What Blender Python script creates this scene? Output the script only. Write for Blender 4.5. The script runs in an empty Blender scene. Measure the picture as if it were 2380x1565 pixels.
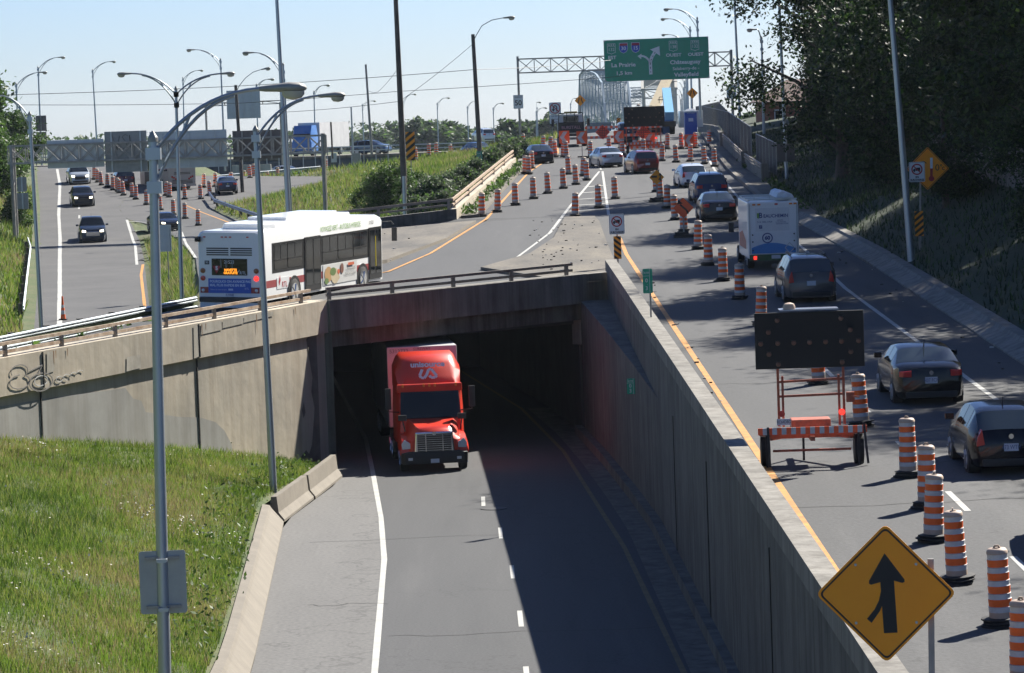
import bpy, bmesh, math, random
import numpy as np
from mathutils import Vector, Matrix, Quaternion
SC = bpy.context.scene
COL = SC.collection
random.seed(7); RNG = np.random.default_rng(11)
rad = math.radians
# ------------------------------------------------------------------ camera, sky, sun, exposure
FOC, CX, CY, HC = 8200., 1190., 782.5, 12.2          # long lens on an overpass, 12.2 m over the lower road
PI_, RO_ = math.atan(497.5 / FOC), rad(2)
cW = Vector((0, math.cos(PI_), -math.sin(PI_))); cU0 = Vector((0, math.sin(PI_), math.cos(PI_)))
cR = Vector((math.cos(RO_), 0, 0)) - math.sin(RO_) * cU0
cU = Vector((math.sin(RO_), 0, 0)) + math.cos(RO_) * cU0
camd = bpy.data.cameras.new('camera'); cam = bpy.data.objects.new('camera', camd); COL.objects.link(cam)
camd.sensor_width = 36; camd.lens = 36 * FOC / 2380.; camd.clip_start = 1; camd.clip_end = 9000
M4 = Matrix.Identity(4)
for i in range(3):
    M4[i][0] = cR[i]; M4[i][1] = cU[i]; M4[i][2] = -cW[i]
M4[2][3] = HC
cam.matrix_world = M4; SC.camera = cam
SUN_EL, SUN_AZ = rad(40), rad(40)
sunv = Vector((math.sin(SUN_AZ) * math.cos(SUN_EL), math.cos(SUN_AZ) * math.cos(SUN_EL), math.sin(SUN_EL)))
wd = bpy.data.worlds.new('World'); SC.world = wd; wd.use_nodes = True
nt = wd.node_tree; bg = nt.nodes['Background']
sky = nt.nodes.new('ShaderNodeTexSky'); sky.sky_type = 'NISHITA'; sky.sun_disc = False
sky.sun_elevation = SUN_EL; sky.sun_rotation = SUN_AZ; sky.altitude = 1500; sky.air_density = 1.0
sky.dust_density = 1.2; sky.ozone_density = 6.0
tint = nt.nodes.new('ShaderNodeVectorMath'); tint.operation = 'MULTIPLY'; tint.inputs[1].default_value = (.88, .90, 1.04)   # white balance of the air
nt.links.new(sky.outputs[0], tint.inputs[0]); nt.links.new(tint.outputs[0], bg.inputs[0]); bg.inputs[1].default_value = .053
sl = bpy.data.lights.new('sun', 'SUN'); sl.energy = 5.0; sl.angle = rad(.5); sl.color = (1, .95, .86)
so = bpy.data.objects.new('sun', sl); COL.objects.link(so); so.rotation_mode = 'QUATERNION'
so.rotation_quaternion = sunv.to_track_quat('Z', 'Y')
SC.cycles.caustics_reflective = False; SC.cycles.caustics_refractive = False
SC.view_settings.view_transform = 'Standard'; SC.view_settings.look = 'None'
SC.view_settings.exposure = 1.25; SC.view_settings.gamma = 1
# ------------------------------------------------------------------ road levels and surveying helpers
def UP(Y):   return 2.42 + .0255 * min(Y, 318)
def LEFT(Y): return 4.3 + (.05 if Y > 265 else .02) * (min(max(Y, 150), 360) - 265)
def LOW(Y):  return 0.
def P(dx, dy, Y):                        # point at distance Y along a surveyed sight line
    d = cW + cR * ((dx - CX) / FOC) + cU * ((CY - dy) / FOC)
    return Vector((0, 0, HC)) + d * (Y / d.y)
def G(dx, dy, s, off=0):                 # where that sight line meets a road surface
    Y = 25.
    while Y < 3000 and P(dx, dy, Y).z > s(Y) + off: Y *= 1.01
    a, b = Y / 1.01, Y
    for _ in range(30):
        m = (a + b) / 2
        if P(dx, dy, m).z < s(m) + off: b = m
        else: a = m
    return P(dx, dy, b)
def terp(t, x):                          # piecewise linear table
    if x <= t[0][0]:
        (a, u), (b, v) = t[0], t[1]
    elif x >= t[-1][0]:
        (a, u), (b, v) = t[-2], t[-1]
    else:
        for (a, u), (b, v) in zip(t, t[1:]):
            if x <= b: break
    return u + (v - u) * (x - a) / (b - a)
# ------------------------------------------------------------------ materials
MATS = {}
def pix(p):                              # picture position of a point, used to survey marks on the walls
    v = Vector(p) - Vector((0, 0, HC)); w = v.dot(cW); return CX + FOC * v.dot(cR) / w, CY - FOC * v.dot(cU) / w
def mat(name, col, rough=.6, metal=0., var=.12, scale=2., bump=0., coat=0., streak=0., spec=.5, emit=0., trans=0., dark=None):
    if name in MATS: return MATS[name]
    m = bpy.data.materials.new(name); m.use_nodes = True; MATS[name] = m
    t = m.node_tree; N = t.nodes; L = t.links; b = N['Principled BSDF']
    b.inputs['Roughness'].default_value = rough; b.inputs['Metallic'].default_value = metal
    b.inputs['Coat Weight'].default_value = coat; b.inputs['Specular IOR Level'].default_value = spec
    b.inputs['Coat Roughness'].default_value = .06
    if emit:
        b.inputs['Emission Color'].default_value = (*col, 1); b.inputs['Emission Strength'].default_value = emit
    if var == 0:
        b.inputs['Base Color'].default_value = (*col, 1); return m
    tc = N.new('ShaderNodeTexCoord'); n1 = N.new('ShaderNodeTexNoise')
    n1.inputs['Scale'].default_value = scale; n1.inputs['Detail'].default_value = 6; n1.inputs['Roughness'].default_value = .65
    L.new(tc.outputs['Object'], n1.inputs['Vector'])
    r = N.new('ShaderNodeValToRGB'); e = r.color_ramp.elements
    e[0].position = .3; e[1].position = .7
    d = dark or tuple(c * (1 - var) for c in col)
    e[0].color = (*d, 1); e[1].color = (*[min(1, c * (1 + var)) for c in col], 1)
    L.new(n1.outputs[0], r.inputs[0]); out = r.outputs[0]
    if streak:
        mp = N.new('ShaderNodeMapping'); mp.inputs['Scale'].default_value = (2.2, 2.2, .12)
        L.new(tc.outputs['Object'], mp.inputs[0])
        n2 = N.new('ShaderNodeTexNoise'); n2.inputs['Scale'].default_value = 1.; n2.inputs['Detail'].default_value = 7; n2.inputs['Roughness'].default_value = .7
        L.new(mp.outputs[0], n2.inputs['Vector'])
        r2 = N.new('ShaderNodeValToRGB'); r2.color_ramp.elements[0].position = .36; r2.color_ramp.elements[1].position = .6
        k = 1 - streak
        r2.color_ramp.elements[0].color = (k, k * .97, k * .93, 1); r2.color_ramp.elements[1].color = (1, 1, 1, 1)
        L.new(n2.outputs[0], r2.inputs[0])
        mx = N.new('ShaderNodeMix'); mx.data_type = 'RGBA'; mx.blend_type = 'MULTIPLY'; mx.inputs[0].default_value = 1
        L.new(out, mx.inputs[6]); L.new(r2.outputs[0], mx.inputs[7]); out = mx.outputs[2]
    L.new(out, b.inputs['Base Color'])
    if bump:
        n3 = N.new('ShaderNodeTexNoise'); n3.inputs['Scale'].default_value = scale * 9; n3.inputs['Detail'].default_value = 4
        L.new(tc.outputs['Object'], n3.inputs['Vector'])
        bp = N.new('ShaderNodeBump'); bp.inputs['Strength'].default_value = bump; bp.inputs['Distance'].default_value = .06
        L.new(n3.outputs[0], bp.inputs['Height']); L.new(bp.outputs[0], b.inputs['Normal'])
    return m
def ground_mat(name, cols, scale, fine, bump=.4, rough=.9, crack=0., aniso=None):
    """several colours mixed by a broad noise, speckled by a fine one, optional crack lines"""
    m = bpy.data.materials.new(name); m.use_nodes = True; MATS[name] = m
    t = m.node_tree; N = t.nodes; L = t.links; b = N['Principled BSDF']; b.inputs['Roughness'].default_value = rough
    tc = N.new('ShaderNodeTexCoord'); vec = tc.outputs['Object']
    mp = N.new('ShaderNodeMapping'); mp.inputs['Scale'].default_value = aniso or (1, 1, 1); L.new(vec, mp.inputs[0])
    n1 = N.new('ShaderNodeTexNoise'); n1.inputs['Scale'].default_value = scale; n1.inputs['Detail'].default_value = 8; n1.inputs['Roughness'].default_value = .6
    L.new(mp.outputs[0], n1.inputs['Vector'])
    r = N.new('ShaderNodeValToRGB'); r.color_ramp.elements[0].position = .28; r.color_ramp.elements[1].position = .72
    k = len(cols)
    for i, c in enumerate(cols):
        p = .28 + .44 * i / (k - 1)
        e = r.color_ramp.elements[0] if i == 0 else (r.color_ramp.elements[-1] if i == k - 1 else r.color_ramp.elements.new(p))
        e.color = (*c, 1)
    L.new(n1.outputs[0], r.inputs[0])
    n2 = N.new('ShaderNodeTexNoise'); n2.inputs['Scale'].default_value = fine; n2.inputs['Detail'].default_value = 3
    L.new(vec, n2.inputs['Vector'])
    r2 = N.new('ShaderNodeMapRange'); r2.inputs[1].default_value = .25; r2.inputs[2].default_value = .75
    r2.inputs[3].default_value = .72; r2.inputs[4].default_value = 1.28
    L.new(n2.outputs[0], r2.inputs[0])
    mx = N.new('ShaderNodeVectorMath'); mx.operation = 'SCALE'; L.new(r.outputs[0], mx.inputs[0]); L.new(r2.outputs[0], mx.inputs['Scale'])
    out = mx.outputs[0]
    if crack:
        v = N.new('ShaderNodeTexVoronoi'); v.feature = 'DISTANCE_TO_EDGE'; v.inputs['Scale'].default_value = crack
        nw = N.new('ShaderNodeTexNoise'); nw.inputs['Scale'].default_value = .6; nw.inputs['Detail'].default_value = 5; L.new(vec, nw.inputs['Vector'])
        ad = N.new('ShaderNodeMix'); ad.data_type = 'VECTOR'; ad.inputs[0].default_value = .8
        sc_ = N.new('ShaderNodeVectorMath'); sc_.operation = 'SCALE'; sc_.inputs['Scale'].default_value = 9
        L.new(nw.outputs['Color'], sc_.inputs[0]); va = N.new('ShaderNodeVectorMath'); va.operation = 'ADD'
        L.new(vec, va.inputs[0]); L.new(sc_.outputs[0], va.inputs[1]); L.new(va.outputs[0], v.inputs['Vector'])
        lt = N.new('ShaderNodeMapRange'); lt.inputs[1].default_value = .0015; lt.inputs[2].default_value = .004; lt.inputs[3].default_value = .72; lt.inputs[4].default_value = 1
        L.new(v.outputs['Distance'], lt.inputs[0])
        m2 = N.new('ShaderNodeVectorMath'); m2.operation = 'SCALE'; L.new(out, m2.inputs[0]); L.new(lt.outputs[0], m2.inputs['Scale']); out = m2.outputs[0]
    L.new(out, b.inputs['Base Color'])
    if bump:
        bp = N.new('ShaderNodeBump'); bp.inputs['Strength'].default_value = bump; bp.inputs['Distance'].default_value = .04
        L.new(n2.outputs[0], bp.inputs['Height']); L.new(bp.outputs[0], b.inputs['Normal'])
    return m
def leaf_mat(name, c1, c2, tr=.35):
    m = bpy.data.materials.new(name); m.use_nodes = True; MATS[name] = m
    t = m.node_tree; N = t.nodes; L = t.links; b = N['Principled BSDF']; b.inputs['Roughness'].default_value = .55
    b.inputs['Specular IOR Level'].default_value = .3
    tc = N.new('ShaderNodeTexCoord'); n1 = N.new('ShaderNodeTexNoise'); n1.inputs['Scale'].default_value = .9; n1.inputs['Detail'].default_value = 7
    n1.inputs['Roughness'].default_value = .75
    L.new(tc.outputs['Object'], n1.inputs['Vector'])
    r = N.new('ShaderNodeValToRGB'); r.color_ramp.elements[0].position = .35; r.color_ramp.elements[1].position = .68
    r.color_ramp.elements[0].color = (*c1, 1); r.color_ramp.elements[1].color = (*c2, 1); L.new(n1.outputs[0], r.inputs[0])
    L.new(r.outputs[0], b.inputs['Base Color'])
    tl = N.new('ShaderNodeBsdfTranslucent'); L.new(r.outputs[0], tl.inputs[0])
    mx = N.new('ShaderNodeMixShader'); mx.inputs[0].default_value = tr
    L.new(b.outputs[0], mx.inputs[1]); L.new(tl.outputs[0], mx.inputs[2]); L.new(mx.outputs[0], N['Material Output'].inputs[0])
    return m
asph = ground_mat('asphalt', [(.028, .029, .031), (.043, .0445, .0465), (.049, .0502, .052), (.067, .0675, .068)], .55, 14, .15, .85, .05, (1, .07, 1))
asph2 = ground_mat('asphalt_pale', [(.05, .0495, .0485), (.064, .063, .0615), (.08, .078, .075)], .25, 12, .15, .85, .06)
shoulder = ground_mat('concrete_shoulder', [(.095, .093, .089), (.112, .11, .105), (.13, .127, .121)], .4, 9, .12, .85, .025, (1, .15, 1))
gravelm = ground_mat('dusty_gravel', [(.065, .062, .056), (.12, .108, .09), (.175, .155, .12)], .5, 8, .5, .95, 0, (1, .35, 1))
soil = ground_mat('grass_ground', [(.03, .05, .012), (.05, .075, .018), (.075, .085, .03), (.095, .085, .045)], .35, 6, .8, .95)
soil_dark = ground_mat('shaded_grass_ground', [(.014, .024, .008), (.022, .036, .011), (.03, .042, .016)], .4, 6, .8, .95)  # darker copy of the grass ground, shade put into its colour
conc = mat('concrete_wall', (.46, .40, .305), .85, 0, .16, .22, .25, streak=.22, dark=(.31, .285, .235))
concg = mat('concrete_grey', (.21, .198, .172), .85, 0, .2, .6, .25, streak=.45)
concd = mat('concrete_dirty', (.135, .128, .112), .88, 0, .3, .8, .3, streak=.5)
conck = mat('concrete_kerb', (.165, .145, .115), .85, 0, .16, 1.1, .2)
joint = mat('joint_dark', (.03, .028, .025), .95, 0, .2)
wpaint = mat('white_marking', (.38, .38, .355), .75, 0, .16, 1.5)
ypaint = mat('yellow_marking', (.47, .21, .035), .75, 0, .25, 2.2, dark=(.28, .14, .035))
galv = mat('galvanised_steel', (.42, .46, .48), .42, .55, .1, 1.2)
galvd = mat('weathered_steel', (.30, .29, .27), .55, .3, .2, 3)
alu = mat('grey_aluminium', (.40, .44, .47), .38, .6, .08, .7)
wood = mat('pole_wood', (.13, .11, .095), .85, 0, .3, 2, streak=.4)
rust = mat('rusty_rail', (.40, .33, .25), .75, .1, .3, 3, dark=(.22, .13, .07))
railm = mat('rail_steel', (.27, .23, .19), .6, .3, .25, 2)
rubber = mat('black_rubber', (.018, .018, .018), .75, 0, .2, 6)
black = mat('black_plastic', (.015, .015, .016), .55, 0, .15, 4)
blackp = mat('black_sign_paint', (.012, .012, .012), .6, 0, 0)
glass = mat('dark_glass', (.008, .011, .013), .06, 0, 0, spec=.45)
glassr = mat('rear_glass', (.03, .042, .05), .08, 0, 0, spec=.9)
chrome = mat('chrome', (.7, .71, .72), .12, 1, .04)
rimm = mat('wheel_rim', (.45, .46, .47), .3, .7, .06)
red_l = mat('red_lamp', (.55, .02, .018), .25, 0, 0, coat=.6)
red_lit = mat('red_lamp_lit', (.9, .03, .02), .25, 0, 0, coat=.6, emit=.9)
amber = mat('amber_lamp', (.75, .22, .02), .3, 0, 0, coat=.5)
clear_l = mat('clear_lamp', (.62, .64, .66), .12, .2, 0, coat=.8)
lit_l = mat('lit_headlamp', (1, .88, .66), .2, 0, 0, emit=2.2)
platem = mat('white_plate', (.55, .57, .62), .5, 0, .06)
whitep = mat('white_sign', (.72, .74, .76), .5, 0, .04)
orange = mat('drum_orange', (.85, .13, .014), .5, 0, .16, 4)
orange_s = mat('orange_sign', (.88, .12, .025), .5, 0, .05)
drumw = mat('drum_white', (.52, .53, .53), .5, 0, .2, 5)
drumb = mat('drum_beige', (.44, .33, .25), .6, 0, .12, 5)
yel_s = mat('yellow_sign', (1, .33, .003), .5, 0, .05)
green_s = mat('green_sign', (.014, .33, .19), .5, 0, .07)
signback = mat('sign_back', (.34, .36, .36), .5, .4, .1, 2)
blue_s = mat('blue_shield', (.02, .09, .5), .5, 0, 0)
red_s = mat('red_sign', (.42, .02, .03), .5, 0, 0)
lampglass = mat('lamp_glass', (.5, .48, .42), .15, 0, .05)
orpaint = mat('orange_machine_paint', (.40, .09, .035), .6, 0, .3, 5, dark=(.18, .05, .03))
# ------------------------------------------------------------------ mesh builder
class MB:
    def __init__(s): s.v = []; s.f = []; s.m = []
    def add(s, vs, fs, m=0):
        o = len(s.v); s.v += [tuple(p) for p in vs]; s.f += [tuple(i + o for i in f) for f in fs]; s.m += [m] * len(fs); return s
    def box(s, c, d, rz=0, m=0, tx=1, ty=1):
        x, y, z = d[0] / 2, d[1] / 2, d[2] / 2; C_, S_ = math.cos(rz), math.sin(rz); vs = []
        for k, q in ((-1, 1), (1, 0)):
            for a, b in ((-1, -1), (1, -1), (1, 1), (-1, 1)):
                X, Y = a * x * (1 if q else tx), b * y * (1 if q else ty)
                vs.append((c[0] + X * C_ - Y * S_, c[1] + X * S_ + Y * C_, c[2] + k * z))
        return s.add(vs, [(3, 2, 1, 0), (4, 5, 6, 7), (0, 1, 5, 4), (1, 2, 6, 5), (2, 3, 7, 6), (3, 0, 4, 7)], m)
    def bar(s, a, b, w, h=None, m=0, up=(0, 0, 1)):
        a, b = Vector(a), Vector(b); h = h or w; d = (b - a).normalized(); u = Vector(up)
        if abs(d.dot(u)) > .99: u = Vector((0, 1, 0))
        r = d.cross(u).normalized() * (w / 2); u = r.cross(d).normalized() * (h / 2)
        vs = [p + q for p in (a, b) for q in (-r - u, r - u, r + u, -r + u)]
        return s.add(vs, [(3, 2, 1, 0), (4, 5, 6, 7), (0, 1, 5, 4), (1, 2, 6, 5), (2, 3, 7, 6), (3, 0, 4, 7)], m)
    def cyl(s, a, b, r0, r1=None, n=10, m=0):
        return s.tube([a, b], [r0, r0 if r1 is None else r1], n, m)
    def tube(s, pts, r, n=6, m=0):
        pts = [Vector(p) for p in pts]; k = len(pts); rs = r if isinstance(r, (list, tuple)) else [r] * k
        d0 = (pts[1] - pts[0]).normalized(); u = Vector((0, 0, 1)) if abs(d0.z) < .9 else Vector((1, 0, 0)); vs = []
        for i, p in enumerate(pts):
            d = (pts[min(i + 1, k - 1)] - pts[max(i - 1, 0)]).normalized()
            x = d.cross(u)
            if x.length < 1e-4: x = d.cross(Vector((0, 1, 0)))
            x.normalize(); y = x.cross(d).normalized(); u = y
            vs += [p + (x * math.cos(2 * math.pi * j / n) + y * math.sin(2 * math.pi * j / n)) * rs[i] for j in range(n)]
        fs = [(i * n + j, i * n + (j + 1) % n, (i + 1) * n + (j + 1) % n, (i + 1) * n + j) for i in range(k - 1) for j in range(n)]
        fs += [tuple(range(n))[::-1], tuple((k - 1) * n + j for j in range(n))]
        return s.add(vs, fs, m)
    def lathe(s, prof, n=16, c=(0, 0, 0), m=0, cap=True):     # prof: (r, z) or (r, z, mat of the band above)
        vs = [(c[0] + p[0] * math.cos(2 * math.pi * j / n), c[1] + p[0] * math.sin(2 * math.pi * j / n), c[2] + p[1]) for p in prof for j in range(n)]
        o = len(s.v); s.v += vs
        for i in range(len(prof) - 1):
            for j in range(n):
                s.f.append((o + i * n + j, o + i * n + (j + 1) % n, o + (i + 1) * n + (j + 1) % n, o + (i + 1) * n + j)); s.m.append(prof[i][2] if len(prof[i]) > 2 else m)
        if cap:
            s.f.append(tuple(o + (len(prof) - 1) * n + j for j in range(n))); s.m.append(prof[-1][2] if len(prof[-1]) > 2 else m)
        return s
    def prism(s, out, y0, y1, m=0, ax='y'):                 # outline (x, z) pushed along y (or (y, z) along x)
        n = len(out); T_ = (lambda a, b, c: (a, c, b)) if ax == 'y' else ((lambda a, b, c: (c, a, b)) if ax == 'x' else (lambda a, b, c: (a, b, c)))
        vs = [T_(a, b, y0) for a, b in out] + [T_(a, b, y1) for a, b in out]
        fs = [tuple(range(n)), tuple(range(2 * n - 1, n - 1, -1))] + [(i, i + n, (i + 1) % n + n, (i + 1) % n) for i in range(n)]
        return s.add(vs, fs, m)
    def poly(s, pts, m=0): return s.add(pts, [tuple(range(len(pts)))], m)
    def loft(s, rings, m=0, closed=True, caps=True, mf=None):
        n = len(rings[0]); o = len(s.v)
        for r in rings: s.v += [tuple(p) for p in r]
        for i in range(len(rings) - 1):
            for j in range(n if closed else n - 1):
                s.f.append((o + i * n + j, o + i * n + (j + 1) % n, o + (i + 1) * n + (j + 1) % n, o + (i + 1) * n + j)); s.m.append(mf(i, j) if mf else m)
        if caps:
            s.f.append(tuple(o + j for j in range(n))[::-1]); s.m.append(m)
            s.f.append(tuple(o + (len(rings) - 1) * n + j for j in range(n))); s.m.append(m)
        return s
    def text(s, body, size, o, xd=(1, 0, 0), yd=(0, 0, 1), m=0, al='CENTER', bold=0., sx=1.):
        cu = bpy.data.curves.new('t', 'FONT'); cu.body = body; cu.size = size; cu.align_x = al; cu.align_y = 'CENTER'; cu.resolution_u = 3
        cu.offset = bold
        ob = bpy.data.objects.new('t', cu); me = bpy.data.meshes.new_from_object(ob)
        o = Vector(o); xd = Vector(xd); yd = Vector(yd)
        s.add([o + xd * v.co.x * sx + yd * v.co.y for v in me.vertices], [tuple(p.vertices) for p in me.polygons], m)
        bpy.data.objects.remove(ob); bpy.data.curves.remove(cu); bpy.data.meshes.remove(me); return s
    def line2(s, pts, w, y, m=0):                           # a flat band in the xz plane
        for (a, b), (c, d) in zip(pts, pts[1:]):
            l = math.hypot(c - a, d - b); nx, nz = -(d - b) / l * w / 2, (c - a) / l * w / 2
            s.poly([(a - nx, y, b - nz), (c - nx, y, d - nz), (c + nx, y, d + nz), (a + nx, y, b + nz)], m)
        return s
    def ring2(s, cx, cz, r0, r1, y, m=0, n=28):
        for i in range(n):
            a, b = 2 * math.pi * i / n, 2 * math.pi * (i + 1) / n
            s.poly([(cx + r * math.cos(t), y, cz + r * math.sin(t)) for r, t in ((r0, a), (r1, a), (r1, b), (r0, b))], m)
        return s
    def build(s, name, mats, parent=None, smooth=False, bevel=0., label=None):
        me = bpy.data.meshes.new(name); me.from_pydata(s.v, [], s.f)
        mats = mats if isinstance(mats, (list, tuple)) else [mats]
        for x in mats: me.materials.append(x)
        if len(mats) > 1: me.polygons.foreach_set('material_index', s.m)
        bm = bmesh.new(); bm.from_mesh(me)
        bmesh.ops.remove_doubles(bm, verts=bm.verts, dist=1e-4)
        bmesh.ops.recalc_face_normals(bm, faces=bm.faces)
        if bevel: bmesh.ops.bevel(bm, geom=[e for e in bm.edges if e.is_manifold and e.calc_face_angle(0) > .6], offset=bevel, segments=2, profile=.6, affect='EDGES', clamp_overlap=True)
        bm.to_mesh(me); bm.free()
        if smooth:
            me.polygons.foreach_set('use_smooth', [True] * len(me.polygons))
            me.set_sharp_from_angle(angle=rad(smooth if smooth > 1 else 38))
        o = bpy.data.objects.new(name, me); COL.objects.link(o)
        if parent: o.parent = parent
        if label: o['label'] = label
        return o
def tag(o, label=None, cat=None, group=None, kind=None):
    for k, v in (('label', label), ('category', cat), ('group', group), ('kind', kind)):
        if v: o[k] = v
    return o
def thing(name, label, cat, loc=(0, 0, 0), rz=0, group=None):
    o = bpy.data.objects.new(name, None); COL.objects.link(o); o.location = loc; o.rotation_euler = (0, 0, rz); o.empty_display_size = .2
    return tag(o, label, cat, group)
def dup(root, loc, rz=0, label=None, scale=None):
    r = root.copy(); COL.objects.link(r); r.location = loc; r.rotation_euler = (0, 0, rz)
    if scale: r.scale = scale if isinstance(scale, (list, tuple)) else (scale,) * 3
    if label: r['label'] = label
    for ch in root.children:
        c = ch.copy(); COL.objects.link(c); c.parent = r
        for g in ch.children:
            d = g.copy(); COL.objects.link(d); d.parent = c
    return r
def struct(o): o['kind'] = 'structure'; return o
ORD = ['first', 'second', 'third', 'fourth', 'fifth', 'sixth', 'seventh', 'eighth', 'ninth', 'tenth', 'eleventh', 'twelfth', 'thirteenth', 'fourteenth', 'fifteenth', 'sixteenth', 'seventeenth', 'eighteenth', 'nineteenth', 'twentieth']
# ================================================================== THE SETTING
# plan tables: (Y, X) in metres
T_WL = [(20, -3.1), (78.4, -3.34), (99.2, -3.83), (110, -4.3), (125.8, -5.17), (138, -5.88), (177, -9.2)]     # lower white line
T_YL = [(20, 4.1), (76.9, 3.52), (100, 2.99), (129.8, 1.76), (150, .3), (177, -2.9)]
T_LA = [(20, -5.5), (79, -6.14), (91, -6.6), (109.5, -7.31), (122.3, -6.09), (127.6, -6.7), (150, -9.3), (176, -11.4), (177, -11.5)]
T_LB = [(20, 5.1), (76.6, 4.62), (93.2, 4.36), (104, 4.2), (113, 3.85), (125, 3.3), (137, 2.6), (150, 1.5), (177, -1.6), (178, -1.7)]
T_XW = [(15, 5.25), (48.2, 4.93), (74.9, 4.59), (100, 4.27), (125.3, 3.95), (137.5, 3.78)]                                   # right wall, inner face
T_CURB = [(15, 14.1), (98, 14.26), (145, 14.46), (171, 14.2), (180, 13.75), (235, 14.75), (281, 16.3), (318, 17.6), (400, 21), (1000, 70)]
WA, WB, WC = Vector((-27.05, 84, 0)), Vector((-6.7, 127.6, 0)), Vector((2.75, 136.65, 0))   # left wall line, portal line
T_WALL = [(84, -27.05), (127.6, -6.7), (136.65, 2.75), (138.05, 4.2)]
T_XS = [(110, -15.2), (130, -8.8), (183, -3)]
def zP(X, Y):                                              # ramp and plaza level, falling a little to the left
    return UP(Y) - .06 * min(10, max(0, terp(T_XS, min(max(Y, 100), 183)) - X)) if Y < 186 else UP(Y)
T_PL = [(84, -31.5), (116, -16.9), (134, -11.9), (150, -12.5), (183, -13.0), (186.4, -2.75), (259, .75), (318, 4.), (420, 9), (1000, 55)]
T_XL = [(150, -20), (180, -23.8), (207.8, -27.3), (245.5, -32.2), (276.6, -36.1), (305.9, -39.9), (356, -46.7), (420, -55)]
def XLr(Y): return terp(T_XL, Y)
T_BL = [(134, -12.4), (149, -12.94), (186.7, -16.5), (219.4, -19.5), (255, -23.7), (273, -26.7), (283, -29.3), (286.5, -30.8), (300, -33), (420, -40)]
T_BR = [(134, -11.95), (150, -12.55), (183, -13.1), (221, -13.3), (258, -17.), (281, -21.2), (295, -25), (302, -22), (320, -17), (333, -17), (341, -30), (420, -37)]
T_XR = [(150, -15.6), (182, -18.6), (212.6, -21.9), (241, -24.95), (265, -27.7), (282.5, -30.15), (286.4, -30.9), (300, -33.1), (420, -40.1)]
T_ZB = [(100, 4.4), (116, 4.75), (134, 5.2), (153, 5.1), (204, 4.5), (250, 4.4), (275, 4.85)]
def ZB(Y): return terp(T_ZB, Y) if Y < 275 else LEFT(Y)
def jit(a): return (random.random() - .5) * 2 * a
def strip(name, m, tl, tr, ys, zf, nx=6, off=0., parent=None):
    b = MB(); n = nx + 1
    for y in ys:
        a, c = terp(tl, y), terp(tr, y)
        for i in range(n):
            x = a + (c - a) * i / nx; b.v.append((x, y, zf(x, y) + off))
    for j in range(len(ys) - 1):
        for i in range(nx): b.f.append((j * n + i, j * n + i + 1, (j + 1) * n + i + 1, (j + 1) * n + i)); b.m.append(0)
    return b.build(name, m, parent)
def rng(a, b, s):
    n = max(1, int(round((b - a) / s))); return [a + (b - a) * i / n for i in range(n + 1)]
zl0 = lambda x, y: 0.
zup = lambda x, y: UP(y)
# base ground far and wide
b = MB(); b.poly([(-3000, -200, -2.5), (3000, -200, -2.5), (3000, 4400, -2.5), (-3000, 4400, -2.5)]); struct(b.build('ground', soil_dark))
b = MB(); b.poly([(-1500, 455, 5.2), (1500, 455, 5.2), (1500, 1500, 4.2), (-1500, 1500, 4.2)]); struct(b.build('far_ground', soil))
# lower road in the cutting
struct(strip('lower_road', asph, T_WL, T_LB, rng(15, 177, 3), zl0, 4))
struct(strip('lower_shoulder', shoulder, T_LA, T_WL, rng(15, 177, 3), zl0, 2))
gut = lambda t, d: [(y, x + d) for y, x in t]
struct(strip('lower_gutter', concd, gut(T_LB, -.95), T_LB, rng(15, 150, 3), zl0, 1, .012))
# upper road, ramp and plaza
struct(strip('right_road', asph, gut(T_XW, .3), T_CURB, rng(12, 138.05, 3), zup, 4))
T_R2 = [(84, -27.05), (127.6, -6.7), (136.65, 2.75), (138.05, 4.2), (138.06, 14.42), (171, 14.2), (180, 13.75), (235, 14.75), (281, 16.3), (318, 17.6), (420, 22), (1000, 70)]
ys = sorted(set(rng(84, 183, 3) + [127.6, 136.65, 138.05, 138.06]))
struct(strip('ramp_road', asph, T_PL, T_R2, ys, zP, 10))
struct(strip('bridge_road', asph, T_PL, T_R2, [183, 186.4] + rng(190, 330, 5) + rng(350, 1000, 40), lambda x, y: zP(x, y), 6))
# gravel sidewalk left of the ramp, raised on a kerb; islands
def slab(name, m, pts, zf, h, side=None):
    b = MB(); n = len(pts)
    top = [(x, y, zf(x, y) + h) for x, y in pts]; bot = [(x, y, zf(x, y) - .1) for x, y in pts]
    b.poly(top, 0)
    b.add(top + bot, [(i, (i + 1) % n, n + (i + 1) % n, n + i) for i in range(n)], 1)
    return b.build(name, [m, side or conck])
gl = [(-9.2, 147), (-7.3, 147.2), (-5.3, 153), (-2.95, 167.6), (-1.65, 182.5), (-12.6, 181.8), (-12.3, 150)]
struct(slab('gravel_sidewalk', gravelm, gl, zP, .14))
gl = [(-2.5, 187.6), (-1.5, 188), (1.05, 247), (2.6, 280), (1.3, 280), (.6, 255)]
struct(slab('narrow_sidewalk', gravelm, gl, zup, .14))
isl = [(-1.2, 141.5 - 5.2), (1.9, 137.2), (4.35, 139.5), (4.45, 160), (4.6, 178), (4.5, 183), (2.95, 183.2), (2.1, 165), (.9, 154), (-1.2, 146)]
struct(slab('gravel_island', gravelm, isl[1:] , zP, .13))
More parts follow.
